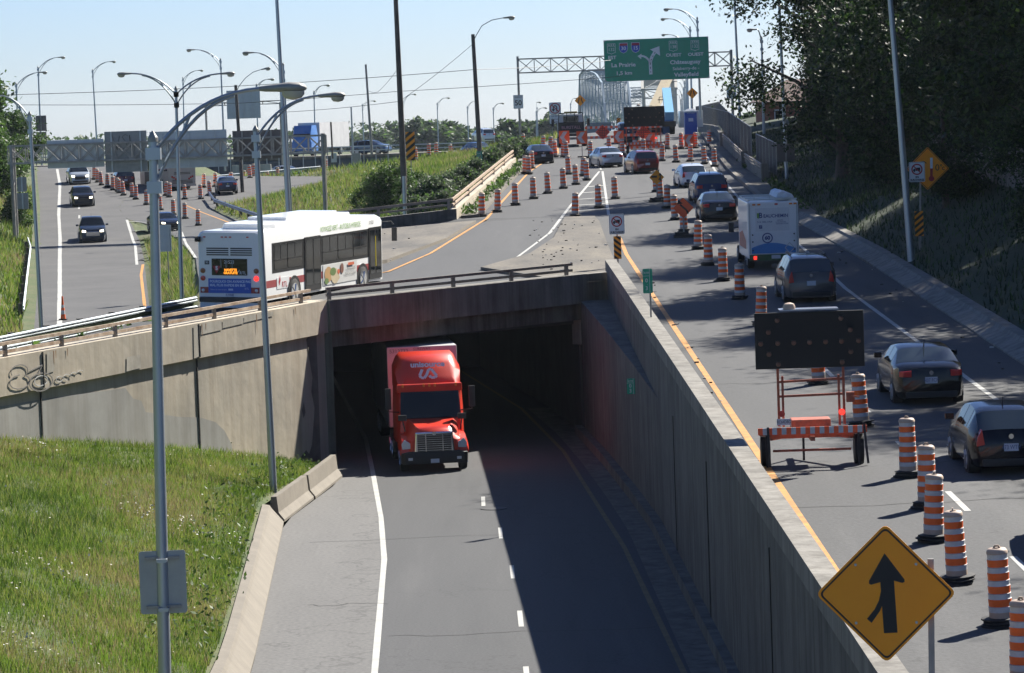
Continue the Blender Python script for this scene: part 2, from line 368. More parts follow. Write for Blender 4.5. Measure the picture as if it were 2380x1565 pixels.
# --- land behind the ramp
rows = rng(100, 360, 2.6) + rng(364, 455, 12); cols = []
GR = MB(); nrow = None
def land_row(Y):
    xl, xr, bl, br, pl = XLr(Y), terp(T_XR, Y), terp(T_BL, Y), terp(T_BR, Y), terp(T_PL, Y)
    if Y < 134: bl = pl - .5; br = pl - .05
    xr = min(xr, bl - .05); xl = min(xl, xr - 4); br = min(max(br, bl + .02), pl - .03)
    L_ = LEFT(Y); m1 = br + (pl - br) * .12; m2 = max(m1 + .1, br + (pl - br) * .62); w_ = max(0, min(1, (Y - 336) / 6))
    zz = lambda x: ZB(Y) + (zP(pl, Y) - ZB(Y)) * (x - br) / max(.01, pl - br); za, zb = zz(m1), zz(m2)
    return [(xl - 160, L_ + 6), (xl - 45, L_ + 5.5), (xl - 9, L_ + 3.0), (xl - 1.5, L_ + .12), (xl - .02, L_ - .04), (xr + .02, L_ - .04), (bl, ZB(Y) - .04), (br, ZB(Y) - .04), (m1, za * (1 - w_) + 6.3 * w_), (m2, zb * (1 - w_) + 6.3 * w_), (pl, zP(pl, Y) - .06), (pl + .6, zP(pl, Y) - .3)]
SUBN = [4, 8, 8, 2, 3, 6, 4, 2, 7, 5, 1]; SUBG = [1, 1, 1, 0, 0, 1, 0, 1, 1, 1, 0]
for Y in rows:
    r = land_row(Y); line = []
    for (x0, z0), (x1, z1), n, g in zip(r, r[1:], SUBN, SUBG):
        for i in range(n):
            t = i / n; x = x0 + (x1 - x0) * t
            line.append((x, Y, z0 + (z1 - z0) * t + (jit(.1) if g and i else 0)))
    line.append((r[-1][0], Y, r[-1][1])); nrow = len(line); GR.v += line
for j in range(len(rows) - 1):
    for i in range(nrow - 1): GR.f.append((j * nrow + i, j * nrow + i + 1, (j + 1) * nrow + i + 1, (j + 1) * nrow + i)); GR.m.append(0)
struct(GR.build('terrain', soil, None, 60))
def land(X, Y):
    r = land_row(Y)
    for (x0, z0), (x1, z1) in zip(r, r[1:]):
        if x0 <= X <= x1: return z0 + (z1 - z0) * (X - x0) / max(1e-6, x1 - x0)
    return UP(Y)
tXL = [(y, XLr(y) - 1.4) for y in (150, 200, 300, 420)]
struct(strip('left_road', asph2, tXL, T_XR, rng(150, 286, 3.5), lambda x, y: LEFT(y), 3, .02))
struct(strip('branch_road', asph, [(134, -12.5)] + T_BL[1:], T_BR, rng(134, 286, 4), lambda x, y: ZB(y), 3, .02))
struct(strip('far_left_road', asph2, tXL, T_BR, rng(286, 420, 4), lambda x, y: LEFT(y), 5, .02))
# --- grass slope left of the lower road
T_SL = [(15, -6.0), (79, -6.75), (91, -7.2), (109.5, -7.95), (122.3, -6.8), (129, -6.85)]
def slope(X, Y): 
    d = max(0, terp(T_SL, Y) - X); k = .36 if Y < 95 else .36
    return .55 * max(0, min(1, (126 - Y) / 14)) + k * d * (1 if d < 9 else 1) - (.006 * d * d if d < 30 else 0)
b = MB(); ys = rng(15, 127.4, 2.2); nx = 26
for y in ys:
    xa = terp(T_SL, y); xe = -46 if y < 86 else terp(T_WALL, y) - .3
    xe = min(xe, xa - .02)
    for i in range(nx + 1):
        x = xa + (xe - xa) * (i / nx) ** 1.3; b.v.append((x, y, slope(x, y) + (jit(.07) if 0 < i else 0)))
for j in range(len(ys) - 1):
    for i in range(nx): b.f.append((j * (nx + 1) + i, j * (nx + 1) + i + 1, (j + 1) * (nx + 1) + i + 1, (j + 1) * (nx + 1) + i)); b.m.append(0)
struct(b.build('grass_slope', soil, None, 60))
# --- grass bank on the right
T_BK = [(12, 15.1), (98, 15.2), (145, 15.3), (171, 15.1), (180, 15.6), (235, 16.6), (281, 18.3), (330, 20), (455, 25)]
def bank(X, Y):
    d = max(0, X - terp(T_BK, Y)); e = max(0, min(1, (Y - 165) / 20)) * .6
    return UP(Y) + .28 - e * .3 + (.42 * (1 - e)) * min(d, 7) + .05 * max(0, min(d - 7, 40))
b = MB(); ys = rng(12, 455, 4)
for y in ys:
    xa = terp(T_BK, y)
    for i in range(17):
        x = xa + 150 * (i / 16) ** 2.2; b.v.append((x, y, bank(x, y) + (jit(.06) if i else 0)))
for j in range(len(ys) - 1):
    for i in range(16): b.f.append((j * 17 + i, j * 17 + i + 1, (j + 1) * 17 + i + 1, (j + 1) * 17 + i)); b.m.append(0)
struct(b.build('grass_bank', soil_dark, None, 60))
# --- kerbs
def kerb(name, t, ys, zf, prof, m):
    b = MB(); rs = []
    for y in ys:
        x = terp(t, y); rs.append([(x + dx, y, zf(x, y) + dz) for dx, dz in prof])
    return struct(b.loft(rs, 0, True, True).build(name, m))
kerb('concrete_kerb_band', T_CURB, rng(12, 176, 4), zup, [(-.02, -.2), (0, .05), (.55, .26), (.62, .36), (1.0, .36), (1.05, -.2)], concg)
kerb('sidewalk_kerb', T_CURB, rng(176.2, 318, 4), zup, [(0, -.2), (.02, .17), (.28, .2), (.28, -.2)], conck)
T_RS = [(176.2, 15.6), (235, 16.6), (281, 18.3), (318, 19.8)]
struct(strip('right_sidewalk', gravelm, gut(T_CURB, .27), T_RS, rng(176.2, 318, 5), zup, 2, .165))
# --- painted markings
def ribbon(name, pts, w, zf, m, off=.006, step=3.):
    q = []
    for (x0, y0), (x1, y1) in zip(pts, pts[1:]):
        n = max(1, int(math.hypot(x1 - x0, y1 - y0) / step)); q += [(x0 + (x1 - x0) * i / n, y0 + (y1 - y0) * i / n) for i in range(n)]
    q.append(pts[-1]); b = MB()
    for i, (x, y) in enumerate(q):
        a, c = q[max(0, i - 1)], q[min(len(q) - 1, i + 1)]; l = math.hypot(c[0] - a[0], c[1] - a[1]) or 1
        nx, ny = -(c[1] - a[1]) / l * w / 2, (c[0] - a[0]) / l * w / 2; k = 1 + jit(.08)
        b.v += [(x - nx * k, y - ny * k, zf(x, y) + off), (x + nx * k, y + ny * k, zf(x, y) + off)]
    for i in range(len(q) - 1): b.f.append((2 * i, 2 * i + 1, 2 * i + 3, 2 * i + 2)); b.m.append(0)
    return struct(b.build(name, m))
rev = lambda t: [(x, y) for y, x in t]
ribbon('white_edge_line', rev(T_WL), .16, zl0, wpaint)
ribbon('yellow_edge_line', rev(T_YL), .14, zl0, mat('yellow_worn', (.14, .105, .045), .8, 0, .3))
ribbon('yellow_edge_line', [(5.75, 20), (5.65, 52.7), (5.61, 63.5), (5.46, 90.4), (5.25, 122), (5.08, 153), (5.2, 165)], .17, zup, ypaint)
ribbon('white_edge_line', [(12.3, 20), (12.3, 90), (12.26, 129), (12.74, 152), (13.05, 199), (14.1, 239), (16.2, 295)], .15, zup, wpaint)
ribbon('yellow_edge_line', [(-9.5, 137), (-8.2, 139.6), (-5.05, 146.9), (-3.53, 158.1), (-1.14, 185.8), (1.6, 246.4), (4.2, 282), (4.4, 300)], .15, zP, ypaint, .02)
ribbon('white_gore_line', [(2.0, 171), (3.4, 195), (6.4, 243)], .15, zup, wpaint)
ribbon('white_gore_line', [(5.3, 185.5), (6.62, 243)], .15, zup, wpaint)
for Y in (191, 197, 204, 212, 220): ribbon('white_gore_bar', [(3.3 + (Y - 193.5) * .0625, Y), (5.45 + (Y - 190) * .022, Y + 1.2)], .7, zup, wpaint)
ribbon('white_edge_line', [(.3, 153), (2.0, 171)], .12, zP, wpaint)
for y0 in (60.5, 69.6, 78.6, 87.8, 97, 106, 115): ribbon('white_lane_dash', [(8.95 - .004 * (y0 - 60), y0), (8.93 - .004 * (y0 - 60), y0 + 3)], .13, zup, wpaint)
for y0, x0 in ((69.5, .12), (78.6, .08), (87.7, -.02), (96.8, -.2), (106, -.53), (115, -1.1)): ribbon('white_lane_dash', [(x0, y0 - 2.8), (x0 - .03, y0)], .12, zl0, wpaint)
for y0 in (232, 246): ribbon('white_lane_dash', [(6.6 + (y0 - 232) * .03, y0 + 14), (6.65 + (y0 - 232) * .03, y0 + 18)], .13, zup, wpaint)
zlr = lambda x, y: LEFT(y) + .02
zbr_ = lambda x, y: ZB(y) + .02
ribbon('white_edge_line', [(-19.5, 150), (-23.06, 179.8), (-26.5, 207.4), (-31.2, 245), (-34.3, 270), (-37.5, 295), (-42.3, 334.6), (-46, 362)], .26, zlr, wpaint)
ribbon('yellow_edge_line', [(-18.4, 178), (-20.7, 199), (-23.15, 221.5), (-24.2, 233)], .18, zlr, ypaint)
ribbon('white_gore_line', [(-24.6, 233), (-27.3, 258), (-30.9, 286.4)], .2, zlr, wpaint)
gp = [P(295, 512, 286).xy, P(455, 600, 212).xy]
ribbon('white_gore_line', [(-30.7, 285), (-27.45, 281), (-24.9, 268.7), (-19.5, 219.4)], .2, zbr_, wpaint)
for Y in (238, 247, 256, 265, 274): ribbon('white_gore_bar', [(terp([(233, -24.6), (258, -27.3), (286, -30.9)], Y) + .2, Y), (terp(T_BL, Y) - .1, Y - 1)], .9, lambda x, y: land(x, y) + .09, wpaint)
ribbon('yellow_edge_line', [(-27.8, 302.6), (-25.2, 291.7), (-21.5, 277.4), (-17.2, 250.6), (-13.6, 221), (-13.4, 184)], .16, zbr_, ypaint)
for Y in rng(290, 345, 11): ribbon('white_lane_dash', [(-35.2 - (Y - 290) * .12, Y), (-35.6 - (Y - 290) * .12, Y + 3.5)], .16, zlr, wpaint)
crackm = mat('crack', (.02, .02, .02), .95, 0, .1)
def crackline(x0, x1, y, zf, w=.035):
    n = 14; ribbon('road_crack', [(x0 + (x1 - x0) * i / n, y + jit(.14) + .12 * math.sin(i * .7 + y)) for i in range(n + 1)], w, zf, crackm, .007, .5)
for x0, x1, y in ((-6.2, 3.4, 104), (-3.2, 3.2, 84), (-3.3, 2.5, 72), (-5.5, -3.4, 90)): crackline(x0, x1, y, zl0)
for x0, x1, y in ((5.2, 12.1, 71), (5.4, 9.5, 96), (6, 13.8, 113), (5.3, 13.5, 146), (7, 14, 170), (3.4, 14, 205), (3, 14, 232)): crackline(x0, x1, y, zup)
for y in (300, 276, 258, 235, 215): crackline(XLr(y), terp(T_XR, y), y, lambda x, y: LEFT(y) + .02, .06)
# ================================================================== WALLS OF THE CUTTING
def wallrun(b, pts, z0, z1, th, m=0, step=3.):         # vertical wall along plan points; z0/z1 functions of (x, y)
    q = []
    for (x0, y0), (x1, y1) in zip(pts, pts[1:]):
        n = max(1, int(math.hypot(x1 - x0, y1 - y0) / step)); q += [(x0 + (x1 - x0) * i / n, y0 + (y1 - y0) * i / n) for i in range(n)]
    q.append(pts[-1]); rs = []
    for i, (x, y) in enumerate(q):
        a, c = q[max(0, i - 1)], q[min(len(q) - 1, i + 1)]; l = math.hypot(c[0] - a[0], c[1] - a[1])
        nx, ny = -(c[1] - a[1]) / l * th, (c[0] - a[0]) / l * th
        rs.append([(x, y, z0(x, y)), (x, y, z1(x, y)), (x + nx, y + ny, z1(x, y)), (x + nx, y + ny, z0(x, y))])
    return b.loft(rs, m)
k_ = lambda v: (lambda x, y: v)
ud = lambda d: (lambda x, y: UP(y) + d)
wd_ = (WB - WA).normalized(); wn = Vector((wd_.y, -wd_.x, 0))
lw = thing('retaining_wall', 'long tan concrete retaining wall with graffiti and rust streaks left of the tunnel mouth', 'wall', (0, 0, 0))
b = MB(); wallrun(b, [(WA.x, WA.y), (WB.x, WB.y)], k_(-.6), ud(-.83), .7); b.build('wall_face', conc, lw)
b = MB(); o_ = wn * .14; wallrun(b, [(WA.x + o_.x, WA.y + o_.y), (WB.x + o_.x, WB.y + o_.y)], ud(-.83), ud(.35), .8); b.build('coping', conc, lw)
def onwall(t, z, o=.16): c = WA.lerp(WB, t) + wn * o; return Vector((c.x, c.y, z))
def wt(px, z=4.):
    a, c = .3, 1.
    for _ in range(40):
        m = (a + c) / 2
        if pix(onwall(m, z))[0] < px: a = m
        else: c = m
    return a
for px in (104, 467):
    t = wt(px); b = MB(); c = WA.lerp(WB, t); p = c + wn * .02; b.box((p.x, p.y, 2.0), (.05, .05, 5.2), math.atan2(wd_.y, wd_.x), 0); b.build('expansion_joint', joint, lw)
    b = MB(); p = c + wn * .155; b.box((p.x, p.y, UP(p.y) - .24), (.04, .05, 1.12), math.atan2(wd_.y, wd_.x), 0); b.build('expansion_joint', joint, lw)
for p0, p1, u0, u1 in ((453, 465, .02, 1.12), (471, 520, .78, 1.14), (521, 570, .86, 1.14), (571, 640, .92, 1.14), (546 - 250, 590 - 260, .03, .5), (112, 130, .45, 1.12)):
    t0, t1 = wt(p0), wt(p1); e = .02 + .03 * random.random(); b = MB()
    b.poly([onwall(t0, UP(onwall(t0, 0).y) - .83 + u0), onwall(t1, UP(onwall(t1, 0).y) - .83 + u0 + e), onwall(t1, UP(onwall(t1, 0).y) - .81 + u1 - e), onwall(t0 + .001, UP(onwall(t0, 0).y) - .83 + u1)]); b.build('repair_patch', mat('pale_patch', (.37, .345, .29), .85, 0, .2, 2, streak=.2), lw)
stain = mat('soot_stain', (.12, .11, .095), .9, 0, .4, 1.5)
for q in ([(722, 4.7), (727, 4.0), (733, 3.3), (729, 2.8), (735, 2.2), (731, 1.6), (726, .9), (716, .5), (709, .1), (745, 0), (746, 4.9), (730, 4.85)], [(700, .55), (712, .75), (722, .5), (715, .2), (703, .25)], [(706, 2.2), (711, 2.5), (714, 2.1), (709, 1.9)]):
    b = MB(); b.poly([onwall(wt(p), z, .012 + .001 * len(q) / 12) for p, z in q]); b.build('soot_patch', stain, lw)
rs_ = mat('rust_stain', (.21, .12, .06), .9, 0, .4, 3)
for px in (128, 133, 160, 376, 380, 473, 482, 600, 690):
    t = wt(px); z1 = UP(onwall(t, 0).y) + .3; h = random.uniform(.2, .75); b = MB(); b.poly([onwall(t, z1, .163), onwall(t + .0012, z1, .163), onwall(t + .0008, z1 - h, .163), onwall(t + .0003, z1 - h * .8, .163)]); b.build('rust_streak', rs_, lw)
b = MB()                                                # grey wash of old paint over the lower left part of the wall
w_ = [(.0, 4.0), (wt(120), 4.05), (wt(300), 4.0), (wt(318), 3.6), (wt(336), 3.5), (wt(345), 3.1), (wt(420), 2.75), (wt(470), 2.6), (wt(505), 2.35), (wt(525), 2.0), (wt(540), 1.5), (wt(544), .9), (wt(538), .3), (wt(500), -.1), (0, -.3)]
b.poly([onwall(t, z, .012) for t, z in w_]); b.build('paint_wash', mat('grey_wash', (.30, .295, .27), .85, 0, .2, .4, streak=.2), lw)
b = MB()                                                # graffiti
def wcurve(pts, w, m=0):
    q = [onwall(t, z, .165) for t, z in pts]
    for a, c in zip(q, q[1:]): b.bar(a, c, .012, w, m)
def arc(ct, cz, rt, rz, a0, a1, n=10): return [(ct + rt * math.cos(rad(a0 + (a1 - a0) * i / n)), cz + rz * math.sin(rad(a0 + (a1 - a0) * i / n))) for i in range(n + 1)]
wcurve(arc(.572, 4.72, .012, .22, 90, 420), .035, 0); wcurve(arc(.572, 5.05, .01, .2, -30, 210), .03, 0)
wcurve(arc(.597, 4.62, .014, .28, 0, 360, 16), .04, 0); wcurve(arc(.597, 4.66, .008, .16, 0, 360, 12), .03, 1)
wcurve([(.583, 5.0), (.600, 5.15), (.594, 4.92)], .03, 0)
for i, t in enumerate((.619, .628, .637, .645)): wcurve(arc(t, 4.62 + .03 * i, .004, .09, 20, 340 - 60 * i, 8), .02, 1)
b.build('graffiti', [mat('graffiti_dark', (.20, .19, .175), .7, 0, .1), mat('graffiti_pale', (.5, .5, .48), .7, 0, .1)], lw)
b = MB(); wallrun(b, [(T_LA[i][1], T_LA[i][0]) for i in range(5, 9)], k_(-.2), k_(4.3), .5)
tunnel_shade = mat('shade_dark_concrete', (.055, .052, .048), .95, 0, .3, .7)  # tunnel concrete near black, the underpass shade put into its colour
tl = thing('tunnel_wall', 'shaded concrete tunnel side wall left of the red truck', 'wall'); b.build('wall_face', tunnel_shade, tl)
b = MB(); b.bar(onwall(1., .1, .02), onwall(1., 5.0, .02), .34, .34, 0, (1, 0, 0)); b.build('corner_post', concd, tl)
# right wall
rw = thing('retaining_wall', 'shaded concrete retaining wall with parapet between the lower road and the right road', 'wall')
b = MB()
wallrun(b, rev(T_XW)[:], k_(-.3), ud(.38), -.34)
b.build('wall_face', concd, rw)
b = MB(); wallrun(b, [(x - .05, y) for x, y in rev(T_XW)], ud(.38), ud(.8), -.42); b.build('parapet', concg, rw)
b = MB(); T_LW = [(103, 4.24), (113, 3.85), (125, 3.3), (136.4, 2.7)]
zt = lambda x, y: 4.0 + (y - 105) * .039
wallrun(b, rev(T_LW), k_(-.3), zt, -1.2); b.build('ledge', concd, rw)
b = MB()
for i, y in enumerate((47, 66, 83, 96, 118)):
    x = terp(T_XW, y); b.box((x - .006, y, 1.8), (.03, .04, 4.5), 0, 0)
b.build('wall_joint', joint, rw)
b = MB(); T_t = gut(T_LB, -.9)
wallrun(b, [(x - .0, y) for x, y in rev(T_LB)[:7]], k_(-.1), k_(.35), .28); b.build('kerb_foot', concd, rw)
# overpass: fascia beam, recessed beam, deck slab
ov = thing('overpass', 'low concrete road bridge with dark beam over the red truck', 'bridge')
pd = (WC - WB).normalized(); pn = Vector((pd.y, -pd.x, 0)); 
def pt(t, o): c = WB.lerp(WC, t) + pn * o; return (c.x, c.y)
b = MB(); wallrun(b, [pt(-.005, .32), pt(1.0, .32)], ud(-.77), ud(.35), .9, 0, 2); b.build('fascia', concg, ov)
b = MB(); wallrun(b, [pt(0, 0), pt(1.0, 0)], lambda x, y: 4.32 + (y - 129) * .02, ud(-.77), .8, 0, 2); b.build('beam', concd, ov)
b = MB(); wallrun(b, [pt(1.0, -.1), (4.05, 137.95)], k_(3.5), ud(.3), .5, 0, 2); b.build('abutment_cap', concg, ov)
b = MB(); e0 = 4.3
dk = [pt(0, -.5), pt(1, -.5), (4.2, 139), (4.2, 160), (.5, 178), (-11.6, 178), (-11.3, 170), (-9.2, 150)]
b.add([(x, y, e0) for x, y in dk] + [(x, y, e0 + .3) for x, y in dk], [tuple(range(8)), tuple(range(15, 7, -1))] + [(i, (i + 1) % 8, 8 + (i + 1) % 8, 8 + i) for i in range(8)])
b.build('deck_slab', tunnel_shade, ov)
b = MB(); wallrun(b, [(x, y) for x, y in rev(T_LB)[6:]], k_(-.2), k_(4.3), -.6); wallrun(b, [(-12, 177), (1, 177.5)], k_(-.2), k_(4.3), .3)  # right side wall, plus an added end wall that keeps light from leaking in
b.build('inner_wall', tunnel_shade, ov)
# steel railings on both walls: low posts and two rails
def railing(name, label, pts, zb, hs, w, m, posts, parent=None, cat='railing', pm=None):
    t = thing(name, label, cat); L_ = [Vector((x, y, zb(x, y))) for x, y in pts]
    for h in hs:
        b = MB()
        for a, c in zip(L_, L_[1:]): b.bar(a + Vector((0, 0, h)), c + Vector((0, 0, h)), .09, w)
        b.build('rail', m, t)
    tot = [0]
    for a, c in zip(L_, L_[1:]): tot.append(tot[-1] + (c - a).length)
    for f in posts:
        d = f * tot[-1]
        for i in range(len(L_) - 1):
            if d <= tot[i + 1] + 1e-6: break
        p = L_[i].lerp(L_[i + 1], (d - tot[i]) / (tot[i + 1] - tot[i])); b = MB()
        b.box((p.x, p.y, p.z + (hs[0] - .03) / 2), (.13, .13, hs[0] - .03), .4); b.build('post', pm or m, t)
    return t
railing('railing', 'low rusty two-rail railing along the top of the left retaining wall', [(-26.8, 84.2), onwall(.985, 0, -.25).xy[:]], ud(.35), (.40, .15), .1, rust, [.1, .2, .3, .4, .5, .57, .64, .71, .78, .85, .92, .985], pm=railm)
railing('railing', 'low dark steel two-rail railing on the overpass edge beside the white bus', [pt(0, .05), pt(.96, .05)], ud(.35), (.40, .17), .1, railm, [.01, .255, .5, .74, .975])
# jersey barriers at the foot of the slope
JP = [(0, 0), (.0, .08), (-.17, .3), (-.22, .8), (-.40, .8), (-.46, .0)]
def jersey(name, label, a, c, prof=JP, m=conck, group=None, zoff=0.):
    b = MB(); a, c = Vector((*a, 0)), Vector((*c, 0)); d = (c - a).normalized(); n = Vector((d.y, -d.x, 0)); n = n if n.x > 0 else -n; N = max(1, int((c - a).length / 4)); rs = []
    for i in range(N + 1):
        p = a.lerp(c, i / N); rs.append([p + n * x + Vector((0, 0, z)) for x, z in prof])
    b.loft(rs); o = b.build(name, m); tag(o, label, 'barrier', group)
    return o
jersey('jersey_barrier', 'tan concrete barrier piece nearest the tunnel mouth, below the retaining wall', (-6.1, 123.2), (-6.68, 116.2), m=conck)
jersey('jersey_barrier', 'tan concrete barrier piece in the middle of the kink near a lamp post foot', (-6.73, 116.1), (-7.3, 109.6))
LP_ = [(0, 0), (0, .05), (-.36, .48), (-.42, .58), (-.64, .62), (-.68, 0)]
b = MB(); rs = []
for y in rng(15, 109.3, 4):
    x = terp(T_LA, y); rs.append([(x + a, y, c) for a, c in LP_])
tag(b.loft(rs).build('sloped_kerb_wall', conck), 'long sloped tan concrete kerb wall between the grass and the lower road', 'kerb wall')
# W-beam guardrails
def wbeam(label, pts, zb, h=.72, n=10, parent=None, dbl=True):
    t = thing('guardrail', label, 'guardrail'); L_ = [Vector((x, y, zb(x, y))) for x, y in pts]
    prof = [(-.02, -.16), (.05, -.1), (.05, -.06), (-.02, 0), (.05, .06), (.05, .1), (-.02, .16), (-.05, .1), (-.05, -.1)]
    for hh in ((h, h - .34) if dbl else (h,)):
        rs = []
        for i, p in enumerate(L_):
            a, c = L_[max(0, i - 1)], L_[min(len(L_) - 1, i + 1)]; d = (c - a).normalized(); nrm = Vector((d.y, -d.x, 0)).normalized()
            rs.append([p + nrm * x + Vector((0, 0, hh + z * (.62 if dbl else 1))) for x, z in prof])
        MB().loft(rs).build('beam', galv, t)
    tot = sum((c - a).length for a, c in zip(L_, L_[1:]))
    for k in range(n):
        d = tot * (k + .3) / n; i = 0
        while i < len(L_) - 2 and d > (L_[i + 1] - L_[i]).length: d -= (L_[i + 1] - L_[i]).length; i += 1
        p = L_[i].lerp(L_[i + 1], d / (L_[i + 1] - L_[i]).length); nrm = Vector(((L_[i + 1] - L_[i]).y, -(L_[i + 1] - L_[i]).x, 0)).normalized()
        q = p - nrm * .2; MB().box((q.x, q.y, q.z + h / 2), (.18, .2, h + .25), .4).build('post', wood, t)
    return t
gz = terp([(x, y) for x, y in ((-30, 4.3), (-16.9, 4.93), (-11.85, 5.22))], 0)
wbeam('twin-rail steel guardrail in the weeds beside the rear of the white bus', [(-24, 100.4), (-16.9, 116), (-11.9, 133.6)], lambda x, y: 4.93 + (x + 16.9) * .057, .72, 12)
wbeam('curved grey steel guardrail at the foot of the grass mound behind the bus', [(-25.9, 307), (-24.6, 297), (-22.3, 287), (-18.2, 268.5)], lambda x, y: land(x, y), .65, 9, dbl=False)
wbeam('short steel guardrail end in the grass just above the bus roof', [P(655, 478, 252).xy[:], P(668, 500, 240).xy[:], P(700, 515, 232).xy[:]], lambda x, y: land(x, y), .65, 3, dbl=False)
wbeam('white-topped guardrail along the left edge of the descending road', [(-25.3, 183), (-29.0, 212), (-33.2, 245), (-35, 257)], lambda x, y: land(x, y), .7, 9, dbl=False)
# parapet left of the ramp
rp = thing('parapet_wall', 'weathered low concrete parapet with steel rails left of the curving ramp', 'wall')
pa = [(-12.9, 183.05), (-2.7, 186.5)]; pb = [(-2.7, 186.6), (.0, 243), (.75, 260)]
zpa = lambda x, y: 6.45 + (x + 12.9) * .073
b = MB(); wallrun(b, pa, lambda x, y: zpa(x, y) - 1.2, lambda x, y: zpa(x, y) + .55, .4); b.build('wall_face', concd, rp)
b = MB(); wallrun(b, pb, ud(-.5), ud(.55), .4); b.build('wall_face', conc, rp)
for i, (pp, zz) in enumerate(((pa, zpa), (pb, zup))):
    for h in (1.05, .78):
        b = MB(); A, B_ = pp[0], pp[-1]
        b.bar((A[0] - .2, A[1], zz(*A) + h), (B_[0] - .2, B_[1], zz(*B_) + h), .1, .14 if h > 1 else .1); b.build('rail', railm if i == 0 else rust, rp)
    for f in ((.03, .33, .62, .98) if i == 0 else (.02, .2, .4, .6, .8, .98)):
        A, B_ = pp[0], pp[-1]; x, y = A[0] + (B_[0] - A[0]) * f, A[1] + (B_[1] - A[1]) * f
        MB().box((x - .2, y, zz(x, y) + .78), (.14, .2, .5)).build('post', railm, rp)
# parapet, rails and chain-link fence on the right
A, B_, C_, D_ = G(1778, 428, UP), G(1731, 395, UP), G(1680, 344, UP), G(1622, 302, UP)
qa = [(v.x, v.y) for v in (A, B_, C_, D_)]
rq = thing('parapet_wall', 'pale concrete parapet with short rails along the right sidewalk', 'wall')
b = MB(); wallrun(b, qa, ud(-.3), ud(.75), -.35); b.build('wall_face', concg, rq)
for h in (.9, 1.08):
    b = MB()
    for (x0, y0), (x1, y1) in zip(qa[:2], qa[1:3]): b.bar((x0, y0, UP(y0) + h), (x1, y1, UP(y1) + h), .1, .1)
    b.build('rail', railm, rq)
for (x, y) in qa[:3]: MB().box((x, y, UP(y) + .6), (.45, .45, 1.3)).build('post', concg, rq)
mesh_f = mat('chain_link', (.16, .15, .14), .6, .3, .2, 20)
def fence(label, pts, h, n, base):
    t = thing('chain_link_fence', label, 'fence'); b = MB()
    for (x0, y0), (x1, y1) in zip(pts, pts[1:]):
        l = math.hypot(x1 - x0, y1 - y0); u = ((x1 - x0) / l, (y1 - y0) / l); s_ = .16; k = int(l / s_)
        for i in range(k + 1):
            for sg in (1, -1):
                d0 = i * s_; d1 = d0 + sg * h * .75; c0, c1 = 0, h
                if d1 > l: c1 = h * (l - d0) / (d1 - d0) if d1 != d0 else h; d1 = l
                if d1 < 0: c1 = h * d0 / (d0 - d1); d1 = 0
                p = lambda d, z: (x0 + u[0] * d, y0 + u[1] * d, base(x0 + u[0] * d, y0 + u[1] * d) + z)
                b.bar(p(d0, c0), p(d1, c1), .016, .016)
    b.build('mesh', mesh_f, t); b = MB()
    for (x0, y0), (x1, y1) in zip(pts, pts[1:]): b.cyl((x0, y0, base(x0, y0) + h), (x1, y1, base(x1, y1) + h), .035, n=6)
    b.build('top_rail', galvd, t)
    for (x0, y0), (x1, y1) in zip(pts, pts[1:]):
        k = max(1, int(math.hypot(x1 - x0, y1 - y0) / n))
        for i in range(k + 1):
            x, y = x0 + (x1 - x0) * i / k, y0 + (y1 - y0) * i / k; MB().cyl((x, y, base(x, y) - .3), (x, y, base(x, y) + h + .05), .04, n=6).build('post', galvd, t)
qf = [(x + .5, y) for x, y in qa]
fence('tall chain-link fence rising behind the right parapet towards the steel bridge', [qf[1], qf[2], qf[3], (D_.x + 1.2, D_.y + 25)], 2.1, 6, ud(.75))
fence('short chain-link gate panel with cross bar near the dark trees', [(qf[1][0] + .3, qf[1][1] - .5), (qf[0][0] + .4, qf[0][1] + 2)], 2.0, 3, ud(.4))
# ================================================================== VEGETATION
def soup(name, V, F, mats, mi=None, parent=None, smooth=False):
    """V (n,k,3) stacked polygons with k corners"""
    n, k = V.shape[:2]; me = bpy.data.meshes.new(name)
    me.vertices.add(n * k); me.vertices.foreach_set('co', V.reshape(-1).astype(np.float32))
    me.loops.add(n * k); me.loops.foreach_set('vertex_index', np.arange(n * k, dtype=np.int32))
    me.polygons.add(n); me.polygons.foreach_set('loop_start', np.arange(0, n * k, k, dtype=np.int32)); me.polygons.foreach_set('loop_total', np.full(n, k, dtype=np.int32))
    for m in mats: me.materials.append(m)
    if mi is not None: me.polygons.foreach_set('material_index', mi.astype(np.int32))
    me.update(calc_edges=True); me.validate()
    o = bpy.data.objects.new(name, me); COL.objects.link(o)
    if parent: o.parent = parent
    return o
def leaves(C, size, up=.35, long=1.6):
    """one bent diamond leaf (4 corners) at each centre C"""
    n = len(C); d = RNG.normal(size=(n, 3)); d /= np.linalg.norm(d, axis=1)[:, None]
    nn = RNG.normal(size=(n, 3)); nn[:, 2] = np.abs(nn[:, 2]) + up; s = np.cross(d, nn); s /= np.linalg.norm(s, axis=1)[:, None] + 1e-9
    sz = size * (.6 + .8 * RNG.random(n))[:, None]
    a = C - d * sz * long * .5; b = C + d * sz * long * .5
    return np.stack([a, C + s * sz * .42, b, C - s * sz * .42], axis=1)
def clumps(n, blobs, shell=.55):
    """points spread through a union of ellipsoid clumps (x, y, z, rx, ry, rz), denser towards the skin"""
    w = np.array([b[3] * b[4] * b[5] for b in blobs]) ** .72; idx = RNG.choice(len(blobs), n, p=w / w.sum())
    B = np.array(blobs)[idx]; d = RNG.normal(size=(n, 3)); d /= np.linalg.norm(d, axis=1)[:, None]
    r = (RNG.random(n) ** shell)[:, None] * (1 + .22 * RNG.normal(size=(n, 1)))
    return B[:, :3] + d * r * B[:, 3:6]
